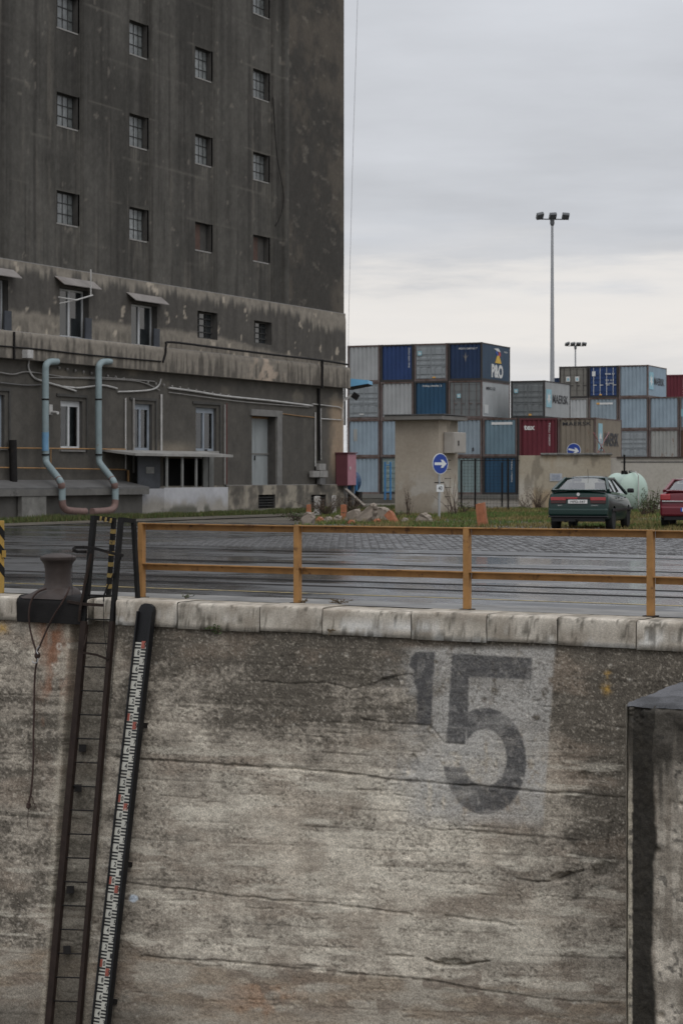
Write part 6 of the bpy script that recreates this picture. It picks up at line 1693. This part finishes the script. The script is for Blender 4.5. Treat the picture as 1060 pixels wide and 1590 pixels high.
# ---- grass: blades in a mat
def scatter(name, m, n, region, hmin, hmax, seed, label, wd=.012, zb=0.0, keep=None):
    r_ = np.random.default_rng(seed)
    U = r_.uniform(region[0], region[1], n); B = r_.uniform(region[2], region[3], n)
    if keep is not None:
        k = keep(U, B, r_); U, B = U[k], B[k]; n = len(U)
    X = Q0.x + DQ.x * U - NQ.x * B; Y = Q0.y + DQ.y * U - NQ.y * B
    cl = fbm(U * .7, B * .7, seed, 4)
    h = r_.uniform(hmin, hmax, n) * (.35 + 1.3 * cl); a = r_.uniform(0, 2 * np.pi, n); le = r_.uniform(.1, .7, n) * h; al = r_.uniform(0, 2 * np.pi, n)
    V = np.zeros((n, 3, 3)); w = wd * r_.uniform(.6, 1.5, n)
    V[:, 0] = np.stack([X - np.cos(a) * w, Y - np.sin(a) * w, X * 0 + zb], -1); V[:, 1] = np.stack([X + np.cos(a) * w, Y + np.sin(a) * w, X * 0 + zb], -1)
    V[:, 2] = np.stack([X + np.cos(al) * le, Y + np.sin(al) * le, zb + h], -1)
    me = bpy.data.meshes.new(name); me.vertices.add(n * 3); me.vertices.foreach_set('co', V.reshape(-1).astype(np.float32))
    me.loops.add(n * 3); me.loops.foreach_set('vertex_index', np.arange(n * 3, dtype=np.int32)); me.polygons.add(n); me.polygons.foreach_set('loop_start', np.arange(0, n * 3, 3, dtype=np.int32)); me.update(calc_edges=True)
    c = mixc((.088, .135, .036), (.21, .165, .07), sstep(.38, .66, fbm(U * .5, B * .5, seed + 3, 4) + .25 * (r_.uniform(0, 1, n) - .5)))
    c *= r_.uniform(.6, 1.35, n)[:, None]
    set_col(me, np.repeat(c, 3, 0))
    return tag(link(name, me, m), label, kind='stuff')
m_grass = vcmat('grass_blades', .8, .1, 4, 0, 10, .2)
ug0 = qb(470, 815)[0]; ug1 = qb(1120, 815)[0]
car_b = B_GR
scatter('grass', m_grass, 190000, (ug0 - 12, ug1 + 16, B_GR + .1, B_GR + 34), .03, .15, 21, 'short green and yellowing grass round the hut and cars', .014,
        keep=lambda U, B, r: ((Q0.x + DQ.x * U - NQ.x * B) > (-1.3 + (Q0.y + DQ.y * U - NQ.y * B - 66) * .052)) & (r.uniform(0, 1, len(U)) < .30 + .9 * sstep(.35, .6, fbm(U * .35, B * .35, 77, 4))))
# strip along the silo front
def strip(name, n, w0_, w1_, u0_, u1_, seed, label):
    r_ = np.random.default_rng(seed); u = r_.uniform(u0_, u1_, n); w = r_.uniform(w0_, w1_, n)
    X = FA.x + FT.x * u + FN.x * w; Y = FA.y + FT.y * u + FN.y * w
    h = r_.uniform(.05, .2, n) * (.3 + 1.4 * fbm(u, w, seed, 4)); a = r_.uniform(0, 6.28, n); wd = .02
    V = np.zeros((n, 3, 3)); V[:, 0] = np.stack([X - np.cos(a) * wd, Y - np.sin(a) * wd, X * 0], -1); V[:, 1] = np.stack([X + np.cos(a) * wd, Y + np.sin(a) * wd, X * 0], -1); V[:, 2] = np.stack([X + .05 * np.sin(a * 3), Y, h], -1)
    me = bpy.data.meshes.new(name); me.vertices.add(n * 3); me.vertices.foreach_set('co', V.reshape(-1).astype(np.float32)); me.loops.add(n * 3); me.loops.foreach_set('vertex_index', np.arange(n * 3, dtype=np.int32)); me.polygons.add(n); me.polygons.foreach_set('loop_start', np.arange(0, n * 3, 3, dtype=np.int32)); me.update(calc_edges=True)
    c = mixc((.065, .10, .03), (.12, .11, .05), r_.uniform(0, 1, n)); c *= r_.uniform(.6, 1.3, n)[:, None]; set_col(me, np.repeat(c, 3, 0))
    return tag(link(name, me, m_grass), label, kind='stuff')
strip('grass', 26000, 2.6, 4.6, -8, 29, 31, 'thin strip of grass along the foot of the silo')
pave = MB(); pave.hexa([FA + FT * -14 + FN * 2.5 - UP * .05, FA + FT * 30 + FN * 2.5 - UP * .05, FA + FT * 30 - UP * .05, FA + FT * -14 - UP * .05, FA + FT * -14 + FN * 2.5 + UP * .03, FA + FT * 30 + FN * 2.5 + UP * .03, FA + FT * 30 + UP * .05, FA + FT * -14 + UP * .05])
tag(pave.build('pavement', mat('silo_footway', (.17, .16, .145), .85, var=.25, vs=1.2)), 'narrow concrete footway along the silo', kind='structure')
ds = MB(); ds.add([FA + FT * -14 + FN * 2.5 + UP * .0, FA + FT * 30 + FN * 2.5, FA + FT * 30 + FN * 7.5, FA + FT * -14 + FN * 6.5], [(0, 1, 2, 3)])
tag(ds.build('earth_verge', m_earth), 'brown earth verge between the asphalt and the silo footway', kind='structure')
# ---- weeds and dry bushes
def bush(name, x, y, Y, n, h, sp, m, label, seed, lf=.05, grp=None):
    b0 = at(x, y, Y); b0.z = 0; r_ = random.Random(seed)
    o = empty(name, b0, 0, label, 'bush' if 'bush' in name else 'weed', grp); st, lv = MB(), MB()
    for i in range(n):
        d = Vector((r_.gauss(0, sp), r_.gauss(0, sp * .6), h * r_.uniform(.45, 1.05))); p1 = d * .5 + Vector((r_.gauss(0, .05), 0, .05)); st.tube([(r_.gauss(0, sp * .3), 0, 0), p1, d], [.012, .008, .004], 4, False)
        for q in range(7):
            c = p1.lerp(d, q / 6) + Vector((r_.gauss(0, .05), r_.gauss(0, .05), r_.gauss(0, .04))); a = Vector((r_.gauss(0, 1), r_.gauss(0, 1), r_.gauss(.2, .8))).normalized() * lf * r_.uniform(.6, 1.5)
            s_ = a.cross(Vector((r_.gauss(0, 1), r_.gauss(0, 1), r_.gauss(0, 1)))).normalized() * lf * .35; lv.add([c, c + a * .5 + s_, c + a, c + a * .5 - s_], [(0, 1, 2, 3)])
    st.build('stems', mat('twig', (.085, .06, .045), .9), o, world=False); lv.build('leaves', m, o, world=False)
    return o
m_db = mat('dry_leaves', (.13, .095, .065), .85, var=.4, vs=15, bump=0); m_gb2 = mat('weed_leaves', (.075, .10, .04), .8, var=.4, vs=10, bump=0)
bush('dry_bush', 505, 800, 78, 60, .75, .45, m_db, 'tangled dry brown bush at the left of the rubble', 1); bush('dry_bush', 545, 798, 79, 45, .8, .35, m_db, 'dry brown bush between the orange post and the slab', 2)
bush('dry_bush', 634, 800, 78, 14, 1.2, .16, m_db, 'tall dry stalks against the hut wall', 3, .04); bush('dry_bush', 705, 800, 78, 14, 1.5, .5, mat('bare_twigs', (.09, .07, .055), .9), 'bare twiggy shrub beside the step irons', 4, .02)
bush('dry_bush', 836, 790, 95, 26, 1.0, .4, m_db, 'dry brown weeds at the foot of the beige wall', 5); bush('dry_bush', 815, 790, 96, 16, .7, .35, m_db, 'low dry weeds at the left corner of the beige wall', 15)
bush('green_weed', 1012, 790, 80, 46, 1.0, .35, m_gb2, 'tall green weeds between the two cars', 6, .07); bush('green_weed', 998, 795, 78, 30, .7, .3, m_gb2, 'low green weeds at the front of the green car', 7, .06)
bush('green_weed', 720, 800, 82, 18, .5, .35, m_gb2, 'green weeds at the right corner of the hut', 8); bush('green_weed', 462, 808, 70, 24, .35, .4, m_gb2, 'low bright green weeds left of the pale stone', 9, .06)
bush('green_weed', 585, 808, 72, 24, .3, .5, m_gb2, 'low green weeds among the rubble blocks', 10, .05)

# ================================================================== CARS
m_tyre = mat('tyre', (.015, .015, .015), .85, var=.2); m_rim = mat('rim', (.30, .30, .30), .4, metal=.6); m_trim = mat('black_trim', (.012, .012, .013), .5)
m_lred = mat('tail_lamp_red', (.33, .018, .022), .12, var=.1, bump=0, spec=.6, coat=.5); m_lamb = mat('smoked_lamp', (.05, .012, .012), .12, bump=0, spec=.6)
m_chr = mat('chrome', (.6, .6, .6), .15, metal=1.0, var=.05, bump=0); m_plt = mat('plate_white', (.62, .62, .60), .5, bump=0); m_pbl = mat('plate_blue', (.03, .08, .42), .5, bump=0); m_int = mat('car_interior', (.03, .03, .032), .9)
m_cglass = glass('car_glass', (.86, .90, .90), 1.3)
def make_car(name, base, yaw, label, paint, W, Lc, zr, rear, eu_plate, badges):
    o = empty(name, base, yaw, label, 'car', 'cars parked on the grass edge')
    hw = W / 2
    # stations: (y, half width, z bottom, z top at side, z top at middle)
    ST = rear
    n = 9
    vs = []; fs = []
    for (y, w, zb, zs_, zm) in ST:
        half = [(0, zb), (w * .80, zb), (w * .955, zb + .05), (w * .99, zb + .20), (w, zb + (zs_ - zb) * .55), (w * .985, zb + (zs_ - zb) * .75), (w * .945, zs_ - .06), (w * .88, zs_), (w * .5, zs_ + (zm - zs_) * .75), (0, zm)]
        ring_ = half + [(-x, z) for x, z in half[-2:0:-1]]
        vs += [(x, y, z) for x, z in ring_]
    k = len(ring_)
    for i in range(len(ST) - 1):
        for j in range(k): fs.append((i * k + j, i * k + (j + 1) % k, (i + 1) * k + (j + 1) % k, (i + 1) * k + j))
    fs.append(tuple(range(k))); fs.append(tuple((len(ST) - 1) * k + j for j in range(k - 1, -1, -1)))
    me = MB().add(vs, fs).mesh('body')
    tmp = bpy.data.objects.new('tmp', me); col_main.objects.link(tmp)
    sb_ = tmp.modifiers.new('s', 'SUBSURF'); sb_.levels = 2
    cyl = MB(); axles = (.80, .80 + Lc * .575)
    for ya in axles:
        for s in (-1, 1): cyl.lathe([(.345, s * (hw - .26)), (.345, s * (hw + .3))], (0, ya, .31), 28, 'x')
    ct = bpy.data.objects.new('cut', cyl.mesh('cut')); col_main.objects.link(ct)
    bo = tmp.modifiers.new('b', 'BOOLEAN'); bo.object = ct; bo.operation = 'DIFFERENCE'; bo.solver = 'EXACT'
    dg = bpy.context.evaluated_depsgraph_get(); me2 = bpy.data.meshes.new_from_object(tmp.evaluated_get(dg))
    bpy.data.objects.remove(tmp); bpy.data.objects.remove(ct)
    me2.materials.clear(); me2.name = 'body'; body = link('body', me2, paint, o); smooth_mesh(me2, 35)
    for ya in axles:
        for s in (-1, 1):
            wv = MB().lathe([(.20, s * (hw - .20)), (.29, s * (hw - .20)), (.305, s * (hw - .17)), (.305, s * (hw - .05)), (.29, s * (hw - .015)), (.19, s * (hw - .015))], (0, ya, .305), 28, 'x').build('wheel', m_tyre, o, world=False, smooth=True)
            MB().lathe([(.188, s * (hw - .05)), (.188, s * (hw - .02)), (.05, s * (hw - .035))], (0, ya, .305), 20, 'x').build('rim', m_rim, wv, world=False)
    return o, body, hw
def greenhouse(o, hw, pts, paint, belt_w, roof_w, pillar_side):
    """pts: rear glass foot, rear roof edge, front roof edge, windscreen foot as (y, z)"""
    (y0, z0), (y1, z1), (y2, z2), (y3, z3) = pts
    rows = []
    for t in np.linspace(0, 1, 9):
        y = y1 + (y2 - y1) * t; zc2 = z1 + (z2 - z1) * t + .035 * math.sin(math.pi * t)
        rows.append([(x * roof_w, y, zc2 - .05 * abs(x) ** 2.5) for x in np.linspace(-1, 1, 13)])
    A = np.array(rows); me = grid_mesh('roof', A); link('roof', me, paint, o)
    B_ = A.copy(); B_[..., 2] -= .035; link('roof_lining', grid_mesh('roof_lining', B_), m_int, o)
    zr_ = z1 - .05; bz = z0
    cr_ = {}
    for s in (-1, 1):
        RB, RT = Vector((s * belt_w * .96, y0, z0)), Vector((s * roof_w, y1, z1 - .045))
        FT_, FB_ = Vector((s * roof_w, y2, z2 - .045)), Vector((s * belt_w, y3, z3))
        cr_[s] = (RB, RT, FT_, FB_)
        mb = MB(); mb.bar(RB, RT, .11, .07, up=(1, 0, 0)); mb.bar(FB_, FT_, .05, .06, up=(1, 0, 0)); mb.bar(RT + UP * .012, FT_ + UP * .012, .06, .05); mb.build('pillar', paint, o, world=False)
        ym = y1 + (y2 - y1) * .55; mb = MB(); mb.bar(Vector((s * belt_w, ym - .05, z0 - .02)), Vector((s * roof_w, ym, z1 - .03)), .07, .03, up=(1, 0, 0)); yc = pillar_side
        mb.bar(Vector((s * belt_w, yc, z0 - .02)), Vector((s * roof_w * 1.0, yc + .18, z1 - .04)), .05, .03, up=(1, 0, 0)); mb.build('pillar', m_trim, o, world=False)
        mb = MB(); a0 = Vector((s * (belt_w - .004), y0 + .25, z0 - .01)); a1 = Vector((s * (roof_w - .004), y1 + .02, z1 - .05)); a2 = Vector((s * (roof_w - .004), y2 - .02, z2 - .05)); a3 = Vector((s * (belt_w - .004), y3 - .05, z3 - .01))
        mb.add([a0, a1, a2, a3], [(0, 1, 2, 3)]); mb.build('side_glass', m_cglass, o, world=False)
        mb = MB(); mb.add([RB, RT, a1, a0], [(0, 1, 2, 3)]); mb.build('quarter_panel', paint, o, world=False)
    mb = MB()
    def curved(a, b, bulge_y, bulge_z):
        g_ = []
        for t in np.linspace(0, 1, 5):
            l_ = a[0].lerp(a[1], t); r2 = b[0].lerp(b[1], t)
            g_.append([tuple(l_.lerp(r2, q) + Vector((0, bulge_y, bulge_z)) * (1 - (2 * q - 1) ** 2)) for q in np.linspace(0, 1, 9)])
        return np.array(g_)
    rg = curved((cr_[-1][0] + Vector((.06, -.005, .0)), cr_[-1][1] + Vector((.05, -.02, 0))), (cr_[1][0] + Vector((-.06, -.005, 0)), cr_[1][1] + Vector((-.05, -.02, 0))), -.06, .035)
    link('rear_glass', grid_mesh('rear_glass', rg), m_cglass, o)
    fg = curved((cr_[-1][3], cr_[-1][2]), (cr_[1][3], cr_[1][2]), .08, .03); link('windscreen', grid_mesh('windscreen', fg), m_cglass, o)
    mb = MB(); mb.box((-roof_w - .02, y1 - .05, z1 - .04), (roof_w + .02, y1 + .04, z1 - .012)); mb.build('roof_edge', paint, o, world=False)
    for s in (-.36, .36):
        MB().box((s - .22, y1 + .55, z0 - .3), (s + .22, y1 + .68, z0 + .22)).build('front_seat', m_int, o, world=False, bevel=.04); MB().box((s - .13, y1 + .58, z0 + .24), (s + .13, y1 + .66, z0 + .38)).build('headrest', m_int, o, world=False, bevel=.03)
    MB().box((-belt_w * .9, y0 + .02, z0 - .03), (belt_w * .9, y3 - .1, z0 - .01)).build('parcel_shelf', m_int, o, world=False)
# green car
m_gr = mat('dark_green_paint', (.005, .026, .021), .35, var=.06, vs=2, bump=0, spec=.35, coat=.25)
gb_ = at(897, 740, 56.5); gb_.z = 0
Wg, Lg = 1.69, 4.32
ST = [(.00, .70, .42, .60, .62), (.02, .79, .36, .70, .72), (.06, .815, .33, .92, .95), (.10, .82, .30, 1.0, 1.03), (.22, .835, .27, 1.015, 1.045), (.60, .845, .24, 1.0, 1.01), (1.3, .845, .22, .965, .97), (2.4, .845, .21, .93, .95), (3.2, .84, .21, .90, .95), (3.7, .83, .23, .82, .88), (4.05, .80, .27, .72, .78), (4.24, .74, .33, .62, .66), (4.32, .62, .40, .54, .56)]
g_, body, hw = make_car('parked_car', gb_, R(-17), 'dark green hatchback parked with its rear towards the quay', m_gr, Wg, Lg, 1.42, ST, False, True)
greenhouse(g_, hw, [(.40, 1.04), (1.18, 1.40), (2.35, 1.40), (3.22, .95)], m_gr, .78, .56, 1.0)
g_.scale = (1.03, 1.02, 1.06)
def rearbit(o, name, x0, x1, z0, z1, y, m, par=None, t=.03, bev=.006): return MB().box((x0, y, z0), (x1, y + t, z1)).build(name, m, par or o, world=False, bevel=bev)
rearbit(g_, 'tail_lamp', -.74, -.33, .80, .885, -.004, m_lred, t=.12); rearbit(g_, 'tail_lamp', .33, .74, .80, .885, -.004, m_lred, t=.12)
rearbit(g_, 'lamp_strip', -.328, -.02, .835, .885, .004, m_lred, t=.09); rearbit(g_, 'lamp_strip', -.018, .328, .835, .885, .004, m_lamb, t=.09)
rearbit(g_, 'lamp_base', -.74, -.33, .72, .798, .002, m_lamb, t=.1); rearbit(g_, 'lamp_base', .33, .74, .72, .798, .002, m_lamb, t=.1)
pl_ = rearbit(g_, 'number_plate', -.27, .25, .715, .815, -.012, m_plt, t=.06); text('lettering', 'HPD-547', m_let_k, pl_, (-.20, -.0145, .735), EXF, EZ, .40, .06, .01)
text('lettering', 'SEAT', m_chr, g_, (-.55, -.012, .655), EXF, EZ, .13, .03); text('lettering', 'TOLEDO', m_chr, g_, (.34, -.012, .655), EXF, EZ, .2, .03)
MB().lathe([(.045, 0), (.045, .03)], (0, .03, .955), 14, 'y').build('badge', m_chr, g_, world=False)
MB().hexa([(-.74, .05, 1.03), (.74, .05, 1.03), (.74, .24, 1.04), (-.74, .24, 1.04), (-.72, .02, 1.075), (.72, .02, 1.075), (.72, .2, 1.09), (-.72, .2, 1.09)]).build('spoiler', m_gr, g_, world=False, bevel=.012)
rearbit(g_, 'bumper', -.80, .80, .40, .60, -.055, m_gr, t=.22, bev=.05); rearbit(g_, 'bumper_strip', -.795, .795, .36, .40, -.065, m_trim, t=.2, bev=.02); rearbit(g_, 'rear_apron', -.70, .70, .25, .36, -.0, m_trim, t=.15)
MB().tube([(-.02, .1, .28), (-.02, -.13, .27), (-.02, -.15, .33)], .025, 6).build('tow_bar', m_dark, g_, world=False); MB().tube([(-.35, .2, .26), (-.35, -.03, .26)], .03, 8).build('exhaust', m_dark, g_, world=False)
for s in (-1, 1):
    MB().box((s * .835, .45, .52), (s * .862, 3.9, .58)).build('rub_strip', m_trim, g_, world=False); mr = MB().box((s * .84, 2.95, .98), (s * 1.02, 3.07, 1.10)).build('wing_mirror', m_trim, g_, world=False, bevel=.03)
    for yy in (1.35, 2.45): MB().box((s * .838, yy, .84), (s * .865, yy + .16, .87)).build('door_handle', m_trim, g_, world=False)
MB().tube([(.06, 1.2, 1.40), (.06, 1.12, 1.62)], .006, 5).build('aerial', m_trim, g_, world=False)
# red car
m_rp = mat('wine_red_paint', (.13, .010, .018), .35, var=.06, vs=2, bump=0, spec=.4, coat=.3)
rb_ = at(1071, 740, 59.0); rb_.z = 0
ST2 = [(.00, .74, .40, .62, .64), (.02, .83, .34, .72, .75), (.06, .865, .31, .98, 1.02), (.12, .875, .29, 1.05, 1.08), (.3, .885, .26, 1.06, 1.09), (.7, .89, .23, 1.04, 1.06), (1.4, .89, .22, 1.0, 1.0), (2.5, .89, .21, .96, .98), (3.3, .885, .21, .93, .98), (3.9, .87, .23, .84, .9), (4.3, .83, .27, .74, .8), (4.5, .76, .33, .63, .67), (4.58, .62, .4, .55, .57)]
r2_, body, hw = make_car('parked_car', rb_, R(-14), 'wine red saloon car cut off by the right edge of the picture', m_rp, 1.78, 4.58, 1.46, ST2, True, False)
greenhouse(r2_, hw, [(.62, 1.07), (1.42, 1.43), (2.55, 1.44), (3.45, .98)], m_rp, .80, .58, 1.3)
for s in (-1, 1): 
    rearbit(r2_, 'tail_lamp', min(s * .56, s * .855), max(s * .56, s * .855), .82, 1.0, -.004, m_lred, t=.16, bev=.03); MB().box((s * .88, 3.1, 1.0), (s * 1.06, 3.22, 1.12)).build('wing_mirror', m_rp, r2_, world=False, bevel=.03)
rearbit(r2_, 'chrome_strip', -.80, .80, .775, .808, -.02, m_chr, t=.06); rearbit(r2_, 'bumper', -.85, .85, .36, .66, -.06, m_rp, t=.24, bev=.06); rearbit(r2_, 'rear_apron', -.74, .74, .25, .36, 0, m_trim, t=.15)
MB().hexa([(-.7, .06, 1.06), (.7, .06, 1.06), (.7, .3, 1.08), (-.7, .3, 1.08), (-.68, .04, 1.10), (.68, .04, 1.10), (.68, .24, 1.12), (-.68, .24, 1.12)]).build('boot_lip', m_rp, r2_, world=False, bevel=.012)
pl_ = rearbit(r2_, 'number_plate', -.26, .26, .50, .61, -.075, m_plt, t=.02); rearbit(r2_, 'country_band', -.26, -.215, .50, .61, -.078, m_pbl, pl_, .01, 0); text('lettering', 'BKL-318', m_let_k, pl_, (-.18, -.0785, .52), EXF, EZ, .40, .07, .01)
